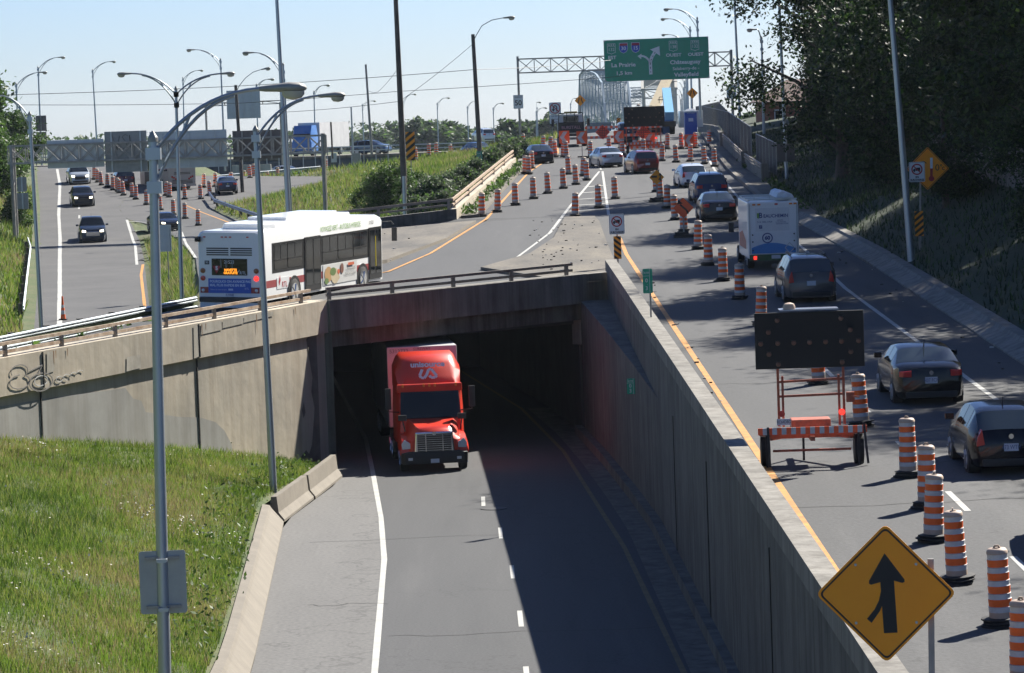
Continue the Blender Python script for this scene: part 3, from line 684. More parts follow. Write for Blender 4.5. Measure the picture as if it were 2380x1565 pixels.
def blobset(k, R, H, z0, r0, seed):
    rr = random.Random(seed); out = []
    for i in range(k):
        a = rr.uniform(0, 6.283); t = (i + .5) / k; z = z0 + (H - z0) * t
        w = R * (math.sin(math.pi * min(1, .18 + .8 * t)) ** .7); q = w * rr.uniform(.35, .95); r = r0 * rr.uniform(.7, 1.3)
        out.append((q * math.cos(a), q * math.sin(a), z, r, r, r * .8))
    return out
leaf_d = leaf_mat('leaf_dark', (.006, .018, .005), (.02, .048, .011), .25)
leaf_m = leaf_mat('leaf_mid', (.024, .055, .012), (.07, .125, .026), .35)
leaf_b = leaf_mat('leaf_bright', (.05, .11, .02), (.13, .22, .045), .4)
leaf_g = leaf_mat('leaf_grey', (.06, .085, .05), (.13, .165, .09), .35)
bark = mat('bark', (.07, .055, .045), .9, 0, .3, 3)
def limbs(b, H, R, z0, seed):
    rr = random.Random(seed); b.tube([(0, 0, -.6), (.05, .05, z0 * .6), (.1 * rr.uniform(-1, 1), .1, H * .8)], [.028 * H, .02 * H, .005 * H], 8)
    for i in range(9):
        z = z0 * .6 + (H * .6) * i / 9; a = rr.uniform(0, 6.28); q = R * rr.uniform(.5, .9)
        b.tube([(0, 0, z), (q * .5 * math.cos(a), q * .5 * math.sin(a), z + q * .35), (q * math.cos(a), q * math.sin(a), z + q * .6)], [.009 * H, .006 * H, .002 * H], 5)
def make_tree(name, label, H, R, z0, n, size, lm, seed, k=16, r0=None, group=None, cat='tree'):
    t = thing(name, label, cat, (0, 0, 0), 0, group)
    b = MB(); limbs(b, H, R, z0, seed); b.build('trunk', bark, t, 50)
    C = clumps(n, blobset(k, R, H, z0, r0 or R * .42, seed)); mi = (RNG.random(n) < .28).astype(int)
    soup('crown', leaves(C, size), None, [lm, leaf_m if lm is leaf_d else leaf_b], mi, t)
    return t
# grass: bent blades as one mass of ground cover per area
gmats = [leaf_mat('blade_green', (.115, .19, .022), (.19, .29, .042), .4), leaf_mat('blade_yellow', (.19, .225, .05), (.30, .33, .085), .4), leaf_mat('blade_straw', (.28, .23, .11), (.42, .34, .18), .25),
         mat('flower_white', (.7, .7, .66), .7, 0, 0), leaf_mat('blade_dark', (.05, .10, .014), (.09, .155, .025), .35)]
def pnoise(x, y, s, seed):
    r = random.Random(seed); v = 0
    for i in range(7):
        a = r.uniform(0, 6.28); f = s * r.uniform(.5, 1.9); v = v + np.sin((x * math.cos(a) + y * math.sin(a)) * f + r.uniform(0, 6.28))
    return v / 3.2
def grass(name, label, pts, h, w, mixf, gm=None):
    n = len(pts); a = RNG.random(n) * 6.283; hh = h * (.45 + .9 * RNG.random(n) ** 1.5); ln = hh * (.2 + .5 * RNG.random(n)); b = RNG.random(n) * 6.283
    wx, wy = np.cos(a) * w, np.sin(a) * w
    V = np.empty((n, 3, 3)); V[:, 0] = pts + np.stack([wx, wy, np.full(n, -.05)], 1); V[:, 1] = pts - np.stack([wx, wy, np.full(n, .05)], 1)
    V[:, 2] = pts + np.stack([np.cos(b) * ln, np.sin(b) * ln, hh], 1)
    p1 = pnoise(pts[:, 0] * 1.4, pts[:, 1] * .55, .42, 3); p2 = pnoise(pts[:, 0], pts[:, 1], 1.7, 8)
    u = RNG.random(n); dry = np.clip(mixf + .62 * p1 + .2 * p2, .01, 1.1); yel = np.clip(.28 + .25 * p2, .05, .7)
    mi = np.where(u < dry * .55, 2, np.where(u < dry * .55 + yel, 1, np.where(RNG.random(n) < np.clip(.3 - .4 * p1, .05, .7), 4, 0)))
    o = soup(name, V, None, gm or gmats, mi); tag(o, label, 'grass', kind='stuff'); return o
def scatter(n, xr, yr, zf, ok):
    out = []
    while len(out) < n:
        y = random.uniform(*yr); x = random.uniform(*xr)
        if ok(x, y): out.append((x, y, zf(x, y)))
    return np.array(out)
def vis_x(Y, lo=-80, hi=2460): return (lo - CX) / FOC * Y, (hi - CX) / FOC * Y
# foreground slope (several blade lengths)
def okA(x, y): return vis_x(y)[0] - 1 < x < terp(T_SL, y) - .15 and (y < 84 or x < terp(T_SL, y)) and y < terp([(-27.05, 83.8), (-6.7, 127.4)], x) - .2
pA = scatter(120000, (-17, -6), (55, 127), slope, okA)
grass('grass', 'long uncut green and straw-coloured grass on the foreground slope', pA, .23, .015, .2)
pF = np.array([p for p in scatter(6500, (-15, -6.5), (70, 124), slope, okA) if pnoise(np.array([p[0]]), np.array([p[1]]), .9, 21)[0] > .95 or random.random() < .03])
C = pF + np.stack([0 * pF[:, 0], 0 * pF[:, 0], .3 + .15 * RNG.random(len(pF))], 1)
fl = leaves(C, .055, 3, 1.); tag(soup('wildflowers', fl, None, [mat('pale_flower', (.48, .44, .34), .8, 0, .1), gmats[3]], (RNG.random(len(C)) < .22).astype(int)), 'small white and buff wildflowers scattered in the foreground grass', 'wildflowers', kind='stuff')
pW = np.array([p for p in scatter(3200, (-13, -6.5), (76, 127), slope, okA) if terp(T_SL, p[1]) - p[0] < 1.6 and (random.random() < .6)])
V = leaves(np.repeat(pW, 3, 0) + RNG.normal(size=(len(pW) * 3, 3)) * .12 + np.array([0, 0, .13]), .085, .8)
tag(soup('weeds', V, None, [leaf_m, gmats[4]], (RNG.random(len(V)) < .4).astype(int)), 'leafy dark green weeds along the edge of the sloped kerb wall', 'weeds', kind='stuff')
# strip under the guardrails by the bus, island, hill, left bank, right bank
def okB(x, y): return terp(T_XR, y) + .35 < x < terp(T_BL, y) - .3 and y < 262 if y > 134 else (terp(T_PL, y) - 7 < x < terp(T_PL, y) - .1)
grass('grass', 'rough grass and weeds behind the guardrail and on the small traffic island', scatter(15000, (-34, -11), (102, 262), land, okB), .55, .03, .35)
def okH(x, y): return terp(T_BR, y) + .4 < x < (terp(T_PL, y) - .3) and y > 187.5
grass('grass', 'sunlit rough grass on the mound between the left road and the ramp', scatter(52000, (-25, 6), (187.5, 345), land, okH), .5, .05, .25)
grass('grass', 'tall hazy grass beyond the crest of the mound', scatter(16000, (-22, 10), (345, 452), lambda x, y: land(x, y), okH), .8, .10, .45)
def okL(x, y): return vis_x(y)[0] - 2 < x < XLr(y) - 1.2
grass('grass', 'grass verge on the bank left of the descending road', scatter(16000, (-62, -22), (160, 330), land, okL), .5, .06, .2)
def okR(x, y): return terp(T_BK, y) + .1 < x < vis_x(y)[1] + 1
grass('grass', 'dark shaded grass on the bank right of the road', scatter(34000, (14.5, 60), (78, 300), bank, okR), .28, .035, .12, [leaf_d, leaf_m, leaf_d, leaf_d, leaf_d])  # dark leaf colours put the bank's shade into the blades
# trees of the shaded wood on the right
TREEG = 'trees of the dark wood on the right'
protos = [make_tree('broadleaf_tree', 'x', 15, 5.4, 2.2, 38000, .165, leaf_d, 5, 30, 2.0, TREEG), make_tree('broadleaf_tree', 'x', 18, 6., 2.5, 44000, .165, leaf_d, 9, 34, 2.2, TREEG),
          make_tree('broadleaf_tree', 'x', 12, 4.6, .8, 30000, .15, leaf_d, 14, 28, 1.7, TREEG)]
spots = [(1, 19.5, 205, 0, 1.0, 'broad dark tree leaning over the road nearest the green road sign'), (0, 22, 176, 1, 1.05, 'dark broadleaf tree right behind the first tall lamp post past the box truck'),
         (1, 24.5, 158, 2, 1.05, 'tall dark tree between the two tall grey lamp posts'), (0, 22.5, 138, 3, 1.1, 'dark tree right beside the second tall lamp post, brighter leaves on top'),
         (1, 25, 128, 4, 1., 'dark tree behind the yellow temperature warning sign'), (0, 26.5, 116, .4, 1.15, 'tall dark tree right of the temperature warning sign'), (1, 28, 103, 5, 1.05, 'dark tree at the right edge above the black sedan'),
         (0, 30, 92, 2.5, 1.1, 'dark tree beyond the right edge of the road, above the black hatchback'), (1, 29, 78, 3.3, 1.05, 'nearest dark tree on the right bank'), (0, 29, 62, 1.3, 1., 'dark tree on the right bank before the near drums'),
         (1, 31, 150, 1.9, 1.15, 'tall dark tree deep in the wood, second row behind the sign'), (1, 31, 120, .9, 1.15, 'tall dark tree in the second row at the right edge'), (1, 33, 185, 5.1, 1.2, 'tallest dark tree in the back row of the wood'),
         (2, 18.6, 150, 0, .62, 'low dark bushy tree at the foot of the wood by the road bank'), (2, 19.6, 122, 2, .6, 'low dark bushy tree under the temperature warning sign'), (2, 20.5, 190, 4, .7, 'bushy small tree behind the chain-link gate'), (2, 21, 106, 1, .6, 'low dark bushy tree above the concrete kerb band at the right edge'),
         (2, 23, 225, 3, .85, 'brighter bushy tree between the sidewalk fence and the brick house')]
k_b = 0
for row, (x0, s0) in enumerate(((33, 1.05), (41, 1.2))):
    for y in range(66, 330, 20):
        spots.append(((k_b + row) % 2, x0 + jit(2), y + 9 * row + jit(3), k_b * 1.1, s0 + jit(.08), 'dark tree in the %s back row of the wood, %s from the near end' % (('first', 'second')[row], ORD[(y - 66) // 20]))); k_b += 1
for j, y in enumerate(range(150, 320, 14)): spots.append((j % 2, 26.5 + jit(1) + (y - 150) * .03, y, j * 2.1, .95 + jit(.08), 'dark tree in the middle row of the wood, %s from the near end' % ORD[j]))
for j, y in enumerate(range(72, 300, 15)): spots.append((2, terp(T_BK, y) + 8.2 + jit(1) + (2 if y < 110 else 0), y, j * 1.7, .50 + jit(.06), 'low dark undergrowth tree along the plank fence, %s from the near end' % ORD[j]))
used = set()
for i, x, y, a, s, lb in spots:
    if i not in used:
        used.add(i); o = protos[i]; o.location = (x, y, bank(x, y)); o.rotation_euler = (0, 0, a); o.scale = (s,) * 3; o['label'] = lb
    else: dup(protos[i], (x, y, bank(x, y)), a, lb, s)
# left bank trees
TL = 'trees and bushes on the left bank'
lp = make_tree('bushy_tree', 'bright green bushy tree at the left edge behind the curved lamp post', 7.0, 3.4, .3, 9000, .26, leaf_m, 31, 20, 1.5, TL)
lp.location = (-47.5, 315, land(-47.5, 315)); lp.scale = (1.15,) * 3
for x, y, a, s, lb in ((-51, 335, 2, 1.2, 'green bushy tree farther up the left bank near the far lamp posts'), (-43.5, 285, 1, .8, 'dense green bush on the left bank beside the gantry post'), (-40.5, 262, 4, .62, 'low leafy bush at the left edge below the tree'), (-46, 296, 5, 1.0, 'green tree at the left frame edge above the leafy bush'), (-49.0, 352, 3, .8, 'small bushy tree where the left road tops out'), (-38.6, 278, 1.5, .42, 'low bush between the gantry post and the left guardrail'), (-43, 268, 2.5, .7, 'leafy bush at the frame edge beside the left gantry post'), (-46.5, 330, 0.5, .6, 'bush beside the far left lamp post foot'), (-44, 303, 3.4, .7, 'leafy bush close to the far left white line')):
    dup(lp, (x, y, land(x, y) - .3), a, lb, s)
# shrubs beside the ramp parapet
SG = 'shrubs on the mound beside the ramp'
s1 = make_tree('dark_shrub', 'big dark vine-covered shrub at the foot of the tall wooden pole', 4.2, 2.9, .2, 9000, .17, leaf_m, 41, 22, 1.15, SG, 'shrub')
s2 = make_tree('sumac_shrub', 'leafy sumac shrub right of the steel post, along the parapet', 2.6, 2.6, .1, 6500, .22, leaf_g, 43, 18, .9, SG, 'shrub')
def put(o, px, py, Y, a, s, lb=None, first=False):
    x = P(px, py, Y).x; l = (x, Y, land(x, Y) - .15)
    if first: o.location = l; o.rotation_euler = (0, 0, a); o.scale = (s,) * 3
    else: dup(o, l, a, lb, s)
put(s1, 905, 440, 238, 0, .72, first=True)
for px, py, Y, a, s, lb in ((868, 440, 246, 2, .55, 'dark shrub at the left end of the shrub group'), (932, 440, 240, 4, .6, 'dark shrub just below the chevron hazard board'), (938, 360, 233, 1, .5, 'vine-wrapped bush climbing the tall wooden pole'), (970, 420, 252, 3, .42, 'dark low shrub behind the chevron hazard board')): put(s1, px, py, Y, a, s, lb)
put(s2, 1010, 470, 214, 0, .7, first=True)
for px, py, Y, a, s, lb in ((965, 470, 206, 2, .5, 'leafy sumac shrub right beside the short steel post'), (1045, 440, 224, 1, .62, 'leafy sumac shrub in the middle of the parapet line'), (1075, 430, 236, 3, .6, 'leafy sumac shrub just left of the kilometre marker'), (1105, 430, 246, 3, .6, 'leafy shrub around the foot of the wooden lamp pole'), (1150, 400, 260, 4, .62, 'leafy shrub right of the wooden lamp pole'), (1180, 390, 270, 5, .62, 'pale leafy shrub behind the upper parapet rail'), (1207, 370, 282, 5, .55, 'leafy shrub at the top end of the parapet beside the dark sedan'),
    (1010, 450, 240, 5.5, .55, 'dark green shrub below the row of hidden drums'), (925, 480, 198, 1.5, .36, 'low sumac shrub left of the short steel post'), (1030, 480, 200, 2.5, .5, 'sumac shrub close to the near corner of the parapet'), (1130, 400, 272, 2.2, .5, 'shrub hiding the lower half of the blue car')): put(s2, px, py, Y, a, s, lb)
# far trees across the river flat
FG = 'hazy trees along the horizon'
leaf_f = leaf_mat('leaf_far', (.04, .07, .035), (.09, .135, .06), .35)  # paler leaf tone, distance haze put into the colour
ft = make_tree('far_tree', 'x', 9, 4.2, .2, 1500, .85, leaf_f, 51, 16, 1.8, FG); k = 0
FT = [(770, 1150, .8), (800, 1150, .9), (830, 1160, 1.0), (858, 1180, 1.05), (884, 1150, 1.1), (905, 1170, 1.15), (960, 900, 1.1), (978, 900, 1.25), (998, 905, 1.35), (1018, 900, 1.3), (1040, 910, 1.1), (1075, 800, .85), (1095, 810, .95), (1135, 760, .8), (1160, 755, .95), (1178, 760, 1.1), (1200, 760, .95), (1225, 900, 1.15), (1250, 900, 1.4), (1275, 900, 1.3), (1300, 905, 1.1), (740, 1150, .7), (715, 1150, .7), (60, 900, .8), (190, 1150, .6), (690, 1150, .7), (1720, 700, .9), (1750, 700, 1.0), (1690, 720, .8)]
for i, (px, Y, s) in enumerate(FT):
    x = P(px, 300, Y).x; l = (x, Y, 5.2 - (Y - 455) * .00096 - .3); lb = 'far hazy tree, %s from the left along the horizon' % (ORD[i] if i < 20 else ('last but %d' % (len(FT) - 1 - i)))
    if i == 0: ft.location = l; ft.scale = (s,) * 3; ft['label'] = lb
    else: dup(ft, l, i * 1.3, lb, (s, s, s * (.6 + .25 * random.random())))
# ================================================================== VEHICLES
PROF = {  # (t from rear to front, height/H) of the upper outline and what each stretch is: B body, R rear glass, C cabin side glass, F windscreen
 'sedan': ([(0, .50), (.012, .68), (.05, .735), (.15, .755), (.285, .955), (.30, .968), (.44, 1.), (.46, 1.), (.585, .965), (.605, .95), (.76, .70), (.90, .635), (.965, .55), (1, .42)], 'BBBRBCBCBFBBB', .70),
 'hatch': ([(0, .48), (.01, .62), (.028, .69), (.14, .93), (.16, .945), (.22, .975), (.24, .98), (.40, 1.), (.42, 1.), (.57, .965), (.59, .95), (.765, .69), (.91, .61), (.97, .52), (1, .42)], 'BBRBCBCBCBFBBB', .68),
 'suv': ([(0, .46), (.01, .60), (.022, .665), (.09, .93), (.11, .95), (.22, .985), (.24, .987), (.42, 1.), (.44, 1.), (.595, .965), (.615, .945), (.765, .70), (.92, .635), (.975, .54), (1, .42)], 'BBRBCBCBCBFBBB', .67),
 'pickup': ([(0, .5), (.008, .60), (.02, .615), (.355, .615), (.37, .63), (.40, .93), (.415, .95), (.48, 1.), (.50, 1.), (.60, .975), (.615, .955), (.725, .69), (.93, .635), (.985, .56), (1, .42)], 'BBBBRBCBCBFBBB', .65)}
def ringat(y, zt, H, W, L, belt, t):
    w = W / 2 * (.84 + .16 * min(1, t / .09) if t < .09 else 1 - .20 * max(0, (t - .84) / .16) ** 1.6)
    zb = .19 * (1 + .3 * max(0, (.04 - t) / .04) + .3 * max(0, (t - .96) / .04)); bz = belt * H; top = zt * H
    if top > bz + .06:
        f = (top - bz) / (H - bz); wr = w * (.955 - .235 * f); e = bz
    else: wr = w * .90; e = max(.34, top - .07)
    half = [(w * .84, zb), (w * .96, zb + .06), (w, zb + .22), (w * 1.0, max(.36, e * .78)), (w * .965, e), (wr, max(e + .02, top - .055)), (wr * .84, top - .008), (wr * .45, top + .006)]
    return [(x, y, z) for x, z in half] + [(-x, y, z) for x, z in reversed(half)]
def wheel(par, x, y, r, w=.21, rim=True, m=None):
    s = 1 if x > 0 else -1; a = MB(); a.tube([(x - s * w, y, r), (x - s * w + s * .02, y, r), (x - s * .02, y, r), (x, y, r)], [r * .92, r, r, r * .93], 18); o = a.build('wheel', rubber, par, 50)
    if rim:
        c = MB(); c.tube([(x - s * .02, y, r), (x + s * .006, y, r), (x + s * .012, y, r)], [r * .68, r * .66, r * .2], 14)
        for k in range(5):
            t = k * 1.2566; c.bar((x + s * .012, y, r), (x + s * .012, y + r * .6 * math.cos(t), r + r * .6 * math.sin(t)), .05, .02)
        c.build('rim', m or rimm, o)
    return o
def car(name, label, cat, kind, pos, ang, col, L=4.5, W=1.78, H=1.45, rear=True, lit=False, group=None, plate=None, lights='wide', metal=.35, clad=False, rails=False, antenna=True, badge=True, rot_z=None):
    """ang: compass heading of the car's nose, degrees right of straight ahead; pos: middle of the end that faces us"""
    th = -rad(ang); d = Vector((-math.sin(th), math.cos(th), 0)); s = 1 if rear else -1
    c = Vector(pos) + d * s * L / 2; grade = math.atan(.0255) if rear else -.04
    t_ = thing(name, label, cat, c, th, group)
    t_.rotation_euler = (math.atan(.0255 if rear else -.035), 0, th)
    pm = mat('paint_%d_%d_%d' % tuple(int(v * 999) for v in col), col, .3 if max(col) > .1 else .16, metal if max(col) > .1 else 0, .03, 1.5, coat=1. if max(col) > .1 else .35, spec=.5 if max(col) > .1 else .15)
    st, seg, belt = PROF[kind]; st2 = [(t, z) for t, z in st]; R_ = [ringat((t - .5) * L, z, H, W, L, belt, t) for t, z in st2]; n = len(R_[0])
    body, sg, rg, fg = MB(), MB(), MB(), MB()
    sg2 = MB()
    for b in (body, sg, sg2, rg, fg): b.v = [p for r in R_ for p in r]
    for i, k in enumerate(seg):
        for j in range(n):
            j2 = (j + 1) % n; f = (i * n + j, i * n + j2, (i + 1) * n + j2, (i + 1) * n + j); g = body
            if k == 'C' and j in (4, 10): g = sg if j == 4 else sg2
            if k in 'RF' and j in (6, 7, 8): g = rg if k == 'R' else fg
            if k in 'RF' and j in (5, 9): g = rg if k == 'R' else fg
            g.f.append(f); g.m.append(0)
    for e, rr in ((0, True), (len(st2) - 1, False)): body.f.append(tuple(e * n + j for j in range(n))); body.m.append(0)
    body.build('body', pm, t_, 46)
    for b, nm, g in ((sg, 'side_window', glass), (sg2, 'side_window', glass), (rg, 'rear_window', glassr), (fg, 'windshield', glass)):
        used = sorted({i for f in b.f for i in f}); mp = {v: i for i, v in enumerate(used)}; V = []
        for v in used:
            p = b.v[v]; V.append((p[0] * 1.004, p[1] + (-.006 if nm == 'rear_window' else .006 if nm == 'windshield' else 0), p[2] + .004))
        q = MB(); q.v = V; q.f = [tuple(mp[i] for i in f) for f in b.f]; q.m = [0] * len(q.f)
        if q.f: q.build(nm, g, t_, 30)
    wr = H * .225 if kind in ('suv', 'pickup') else H * .222
    for sx in (1, -1):
        for yy in (-.295 * L, .30 * L):
            x = sx * (W / 2 + .006); a = MB(); a.tube([(sx * (W / 2 - .25), yy, wr), (sx * (W / 2 + .002), yy, wr)], wr * 1.16, 18); a.build('wheel_arch', black, t_)
            wheel(t_, x, yy, wr)
    m_ = MB()
    for sx in (1, -1):
        ym = (.135 if kind != 'pickup' else .16) * L; z = belt * H + .07; m_ = MB()
        m_.loft([[(sx * (W / 2 + a), ym + b_ * q, z + e * q2) for b_, e, q, q2 in ((-.05, -.07, 1, 1), (.05, -.05, 1, 1), (.05, .07, 1, 1), (-.05, .08, 1, 1))] for a in (.0, .09, .2)]); m_.build('wing_mirror', pm if not clad else black, t_, 0, .02)
    y0 = -L / 2; zl = .585 * H if kind != 'suv' else .57 * H; hw = W / 2
    yl = .0
    for sx in (1, -1):
        q = MB()
        if lights == 'wide': q.loft([[(sx * hw * a, y0 + o_, zl + H * b_) for a, b_ in ((f0, -.055), (f1, -.05), (f1, .045), (f0, .06))] for f0, f1, o_ in ((.56, .80, -.02), (.54, .90, .12))], caps=True)
        elif lights == 'tall': q.loft([[(sx * hw * a, y0 + o_ + .0, zl + H * b_) for a, b_ in ((.66, -.10), (.87, -.12), (.84, .02), (.74, .13))] for o_ in (-.035, .16)])
        else: q.loft([[(sx * hw * a, y0 + o_, zl + H * b_) for a, b_ in ((.62, -.07), (.86, -.06), (.86, .05), (.66, .06))] for o_ in (-.03, .14)])
        q.build('tail_light', red_l, t_, 0, .012)
        q = MB(); q.loft([[(sx * hw * a, -y0 - o_, .50 * H + H * b_) for a, b_ in ((.52, -.04), (.80, -.03), (.78, .055), (.52, .03))] for o_ in (-.02, .2)]); q.build('headlight', lit_l if lit else clear_l, t_)
    q = MB(); q.box((0, y0 - .012, (.47 if kind in ('sedan',) else .44) * H), (.31, .03, .16)); pl = q.build('licence_plate', platem, t_)
    if plate: MB().text(plate, .13, (0, y0 - .0295, .47 * H if kind == 'sedan' else .44 * H), m=0, sx=.75).build('lettering', mat('plate_blue', (.03, .05, .16), .6, 0, 0), pl)
    q = MB(); q.box((0, y0 - .005, .22 * H), (W * .74, .10, .16)); q.build('bumper_trim', black, t_, 0, .03)
    if not rear:
        q = MB(); q.box((0, -y0 + .012, .40 * H), (W * .50, .05, .17 * H)); q.build('grille', black if kind != 'pickup' else chrome, t_, 0, .02)
        q = MB(); q.box((0, -y0 + .01, .22 * H), (W * .7, .06, .10 * H)); q.build('lower_grille', black, t_, 0, .02)
    if badge and rear: q = MB(); q.tube([(0, y0 - .03, .60 * H), (0, y0 + .05, .60 * H)], .055, 14); q.build('badge', chrome, t_)
    if rails:
        for sx in (1, -1): MB().bar((sx * W * .33, -.30 * L, H * 1.0 + .02), (sx * W * .33, .08 * L, H + .03), .04, .06).build('roof_rail', chrome if clad else black, t_)
    if antenna: MB().tube([(0, -.22 * L, H * .97), (0, -.25 * L, H + .16)], [.02, .006], 5).build('antenna', black, t_)
    return t_
gq = lambda x, y: G(x, y, UP)
QG = 'cars queueing on the right road'
car('sedan_car', 'black four-door sedan beside the near arrow board trailer', 'car', 'sedan', gq(2166, 941), -.9, (.005, .005, .006), 4.66, 1.78, 1.46, plate='N07 FCM', group=QG)
car('hatchback_car', 'black hatchback cut off by the right edge of the photo', 'car', 'hatch', gq(2352, 1104), -.9, (.004, .005, .010), 4.05, 1.7, 1.47, lights='tall', plate='473 WTH', group=QG)
car('hatchback_car', 'dark car nose just outside the bottom right, only its shadow and edge showing', 'car', 'sedan', G(2600, 1310, UP), -.9, (.05, .05, .055), 4.4, 1.74, 1.44, group=QG)
car('suv_car', 'grey brown small SUV with roof rails behind the white box truck', 'SUV', 'suv', gq(1887, 704), -1.2, (.095, .09, .092), 4.41, 1.82, 1.68, lights='tall', rails=True, group=QG)
car('sedan_car', 'dark sedan in tree shade in front of the white box truck', 'car', 'sedan', gq(1673, 515), -1.0, (.005, .006, .010), 4.6, 1.8, 1.46, group=QG)
car('suv_car', 'dark blue SUV with black roof rails behind the white hatchback', 'SUV', 'suv', gq(1656, 473), -2.2, (.015, .03, .10), 4.88, 1.86, 1.72, rails=True, group=QG)
car('hatchback_car', 'white hatchback with red tail lights ahead of the blue SUV', 'car', 'hatch', gq(1615, 436.5), -4.0, (.66, .70, .74), 4.2, 1.72, 1.45, lights='tall', metal=.0, group=QG)
car('wagon_car', 'dark red crossover wagon beside the silver sedan', 'car', 'suv', gq(1506, 404), -10, (.19, .014, .012), 4.12, 1.75, 1.6, rails=True, lights='tall', group=QG)
car('sedan_car', 'silver sedan turning left in front of the barricade', 'car', 'sedan', gq(1425, 389.5), -12, (.50, .54, .58), 4.3, 1.7, 1.47, group=QG)
car('sedan_car', 'dark sedan with brake lights on beside the upper end of the parapet', 'car', 'sedan', gq(1264, 381), -9, (.012, .014, .022), 4.5, 1.72, 1.43, group=QG)
car('minivan_car', 'dark blue minivan parked beyond the barricade left of the far arrow board', 'van', 'suv', gq(1462, 334), -2, (.012, .024, .045), 4.9, 1.95, 1.85, lights='tall')
gl_ = lambda x, y: G(x, y, LEFT)
LG = 'cars coming down the left road'
car('suv_car', 'silver SUV with headlights on, farthest of the three coming down the left road', 'SUV', 'suv', gl_(187, 429.5), 169, (.42, .45, .46), 5.0, 2.0, 1.78, rear=False, lit=True, group=LG)
car('suv_car', 'black SUV with headlights on, middle of the three coming down the left road', 'SUV', 'suv', gl_(195, 481.5), 170, (.012, .013, .016), 4.8, 1.93, 1.76, rear=False, lit=True, group=LG)
car('pickup_truck', 'dark blue pickup truck with big chrome grille, nearest on the left road', 'pickup truck', 'pickup', gl_(217, 565), 172, (.018, .026, .045), 5.6, 2.03, 1.95, rear=False, lit=True, group=LG)
car('sedan_car', 'dark blue sedan with lit headlights, half behind the twin-arm lamp pole', 'car', 'sedan', G(399, 538, ZB), 160, (.018, .026, .05), 4.6, 1.82, 1.45, rear=False, lit=True, group=LG)
car('sedan_car', 'dark blue and red-lit car half hidden by weeds at the curved guardrail', 'car', 'sedan', P(530, 449, 312), -8, (.02, .03, .07), 4.6, 1.8, 1.45)
car('suv_car', 'dark red car in the queue behind the drums on the left road', 'car', 'suv', gl_(293, 436), -12, (.12, .012, .014), 4.5, 1.8, 1.65)
car('sedan_car', 'white and grey car half hidden behind the grass mound left of the gantry post', 'car', 'sedan', P(697, 416, 385) , -60, (.55, .57, .56), 4.6, 1.8, 1.5)
car('sedan_car', 'blue car roof showing behind the shrubs beside the wooden lamp pole', 'car', 'sedan', P(1125, 366, 330), -20, (.02, .045, .10), 4.6, 1.8, 1.45)
car('minivan_car', 'pale van far off beyond the grass left of the speed sign', 'van', 'suv', P(1138, 330, 560), -20, (.6, .62, .62), 6, 2.2, 2.2)
# ------------------------------------------------------------------ city bus
buswhite = mat('bus_white', (.78, .79, .78), .35, 0, .03, .8, coat=.6)
busred = mat('bus_red', (.30, .015, .02), .4, 0, .04, coat=.5)
bp = gq(535, 713); bt = thing('city_bus', 'white city bus with red band and blue rear advert on the ramp above the wall', 'bus', (bp.x, bp.y, zP(bp.x, bp.y) - .02), -rad(20)); bt.rotation_euler = (.017, .03, -rad(20))
W2, BL_, zf, zr = 1.3, 12.2, .32, 2.92
def busring(y, w=W2, zt=zr, zb=zf, r=.2): return [(-w, y, zb), (-w, y, zt - r), (-w + r * .35, y, zt - r * .35), (-w + r, y, zt), (w - r, y, zt), (w - r * .35, y, zt - r * .35), (w, y, zt - r), (w, y, zb)]
b = MB(); b.loft([busring(0, 1.24, 2.86, .45), busring(.10), busring(11.6), busring(11.95, 1.26, 2.86), busring(12.2, 1.12, 2.7)]); b.build('body', buswhite, bt, 30)
b = MB(); b.loft([[(x * w, y, z) for x, z in ((-1.1, 2.9), (-1.02, 3.12), (1.02, 3.12), (1.1, 2.9))] for y, w in ((1.2, .75), (1.9, .98), (9.2, .98), (9.9, .7))]); b.box((-.1, 6.2, 3.17), (1.6, 5.0, .14)); b.build('roof_pod', buswhite, bt, 0, .04)
def side(name, y0, y1, z0, z1, m, off=.008, par=None, s=1, th=.02, bev=0):
    b = MB(); b.box((s * (W2 + off - th / 2), (y0 + y1) / 2, (z0 + z1) / 2), (th, y1 - y0, z1 - z0)); return b.build(name, m, par or bt, 0, bev)
bframe = mat('bus_black', (.016, .017, .018), .35, 0, .1)
for s in (1, -1):
    side('red_band', .1, 11.3, .78, 1.05, busred, .004, s=s)
    side('window_band', .95, 11.6, 1.30, 2.42, bframe, .006, s=s)
    for y0, y1 in ((1.15, 2.3), (2.4, 3.75), (5.75, 7.2), (7.3, 8.75), (8.85, 10.25)):
        w = side('window', y0, y1, 1.42, 2.34, glass, .016, s=s)
        side('window_bar', y0, y1, 1.74, 1.79, bframe, .024, w, s=s); side('window_bar', (y0 + y1) / 2 - .02, (y0 + y1) / 2 + .02, 1.79, 2.34, bframe, .024, w, s=s)
    if s > 0:
        for y0, y1 in ((4.0, 5.55), (10.45, 11.75)):
            dr = side('door', y0, y1, .40, 2.46, bframe, .028)
            for a, c in ((y0 + .1, (y0 + y1) / 2 - .06), ((y0 + y1) / 2 + .06, y1 - .1)): side('door_glass', a, c, .62, 2.34, glass, .036, dr)
            if y0 > 9: side('yellow_strip', (y0 + y1) / 2 - .02, (y0 + y1) / 2 + .02, .9, 2.1, mat('yellow_strip', (.75, .6, .03), .5, 0, 0), .045, dr)
ad = side('side_advert', 5.75, 9.15, .50, 1.28, mat('advert_pale', (.66, .66, .63), .45, 0, .05), .02)
q = MB()
def onside(y, z, o=.034): return (W2 + o, y, z)
def sblob(y, z, ry, rz, m, n=14): q.poly([onside(y + ry * math.cos(6.283 * i / n), z + rz * math.sin(6.283 * i / n), .033 + .002 * m) for i in range(n)], m)
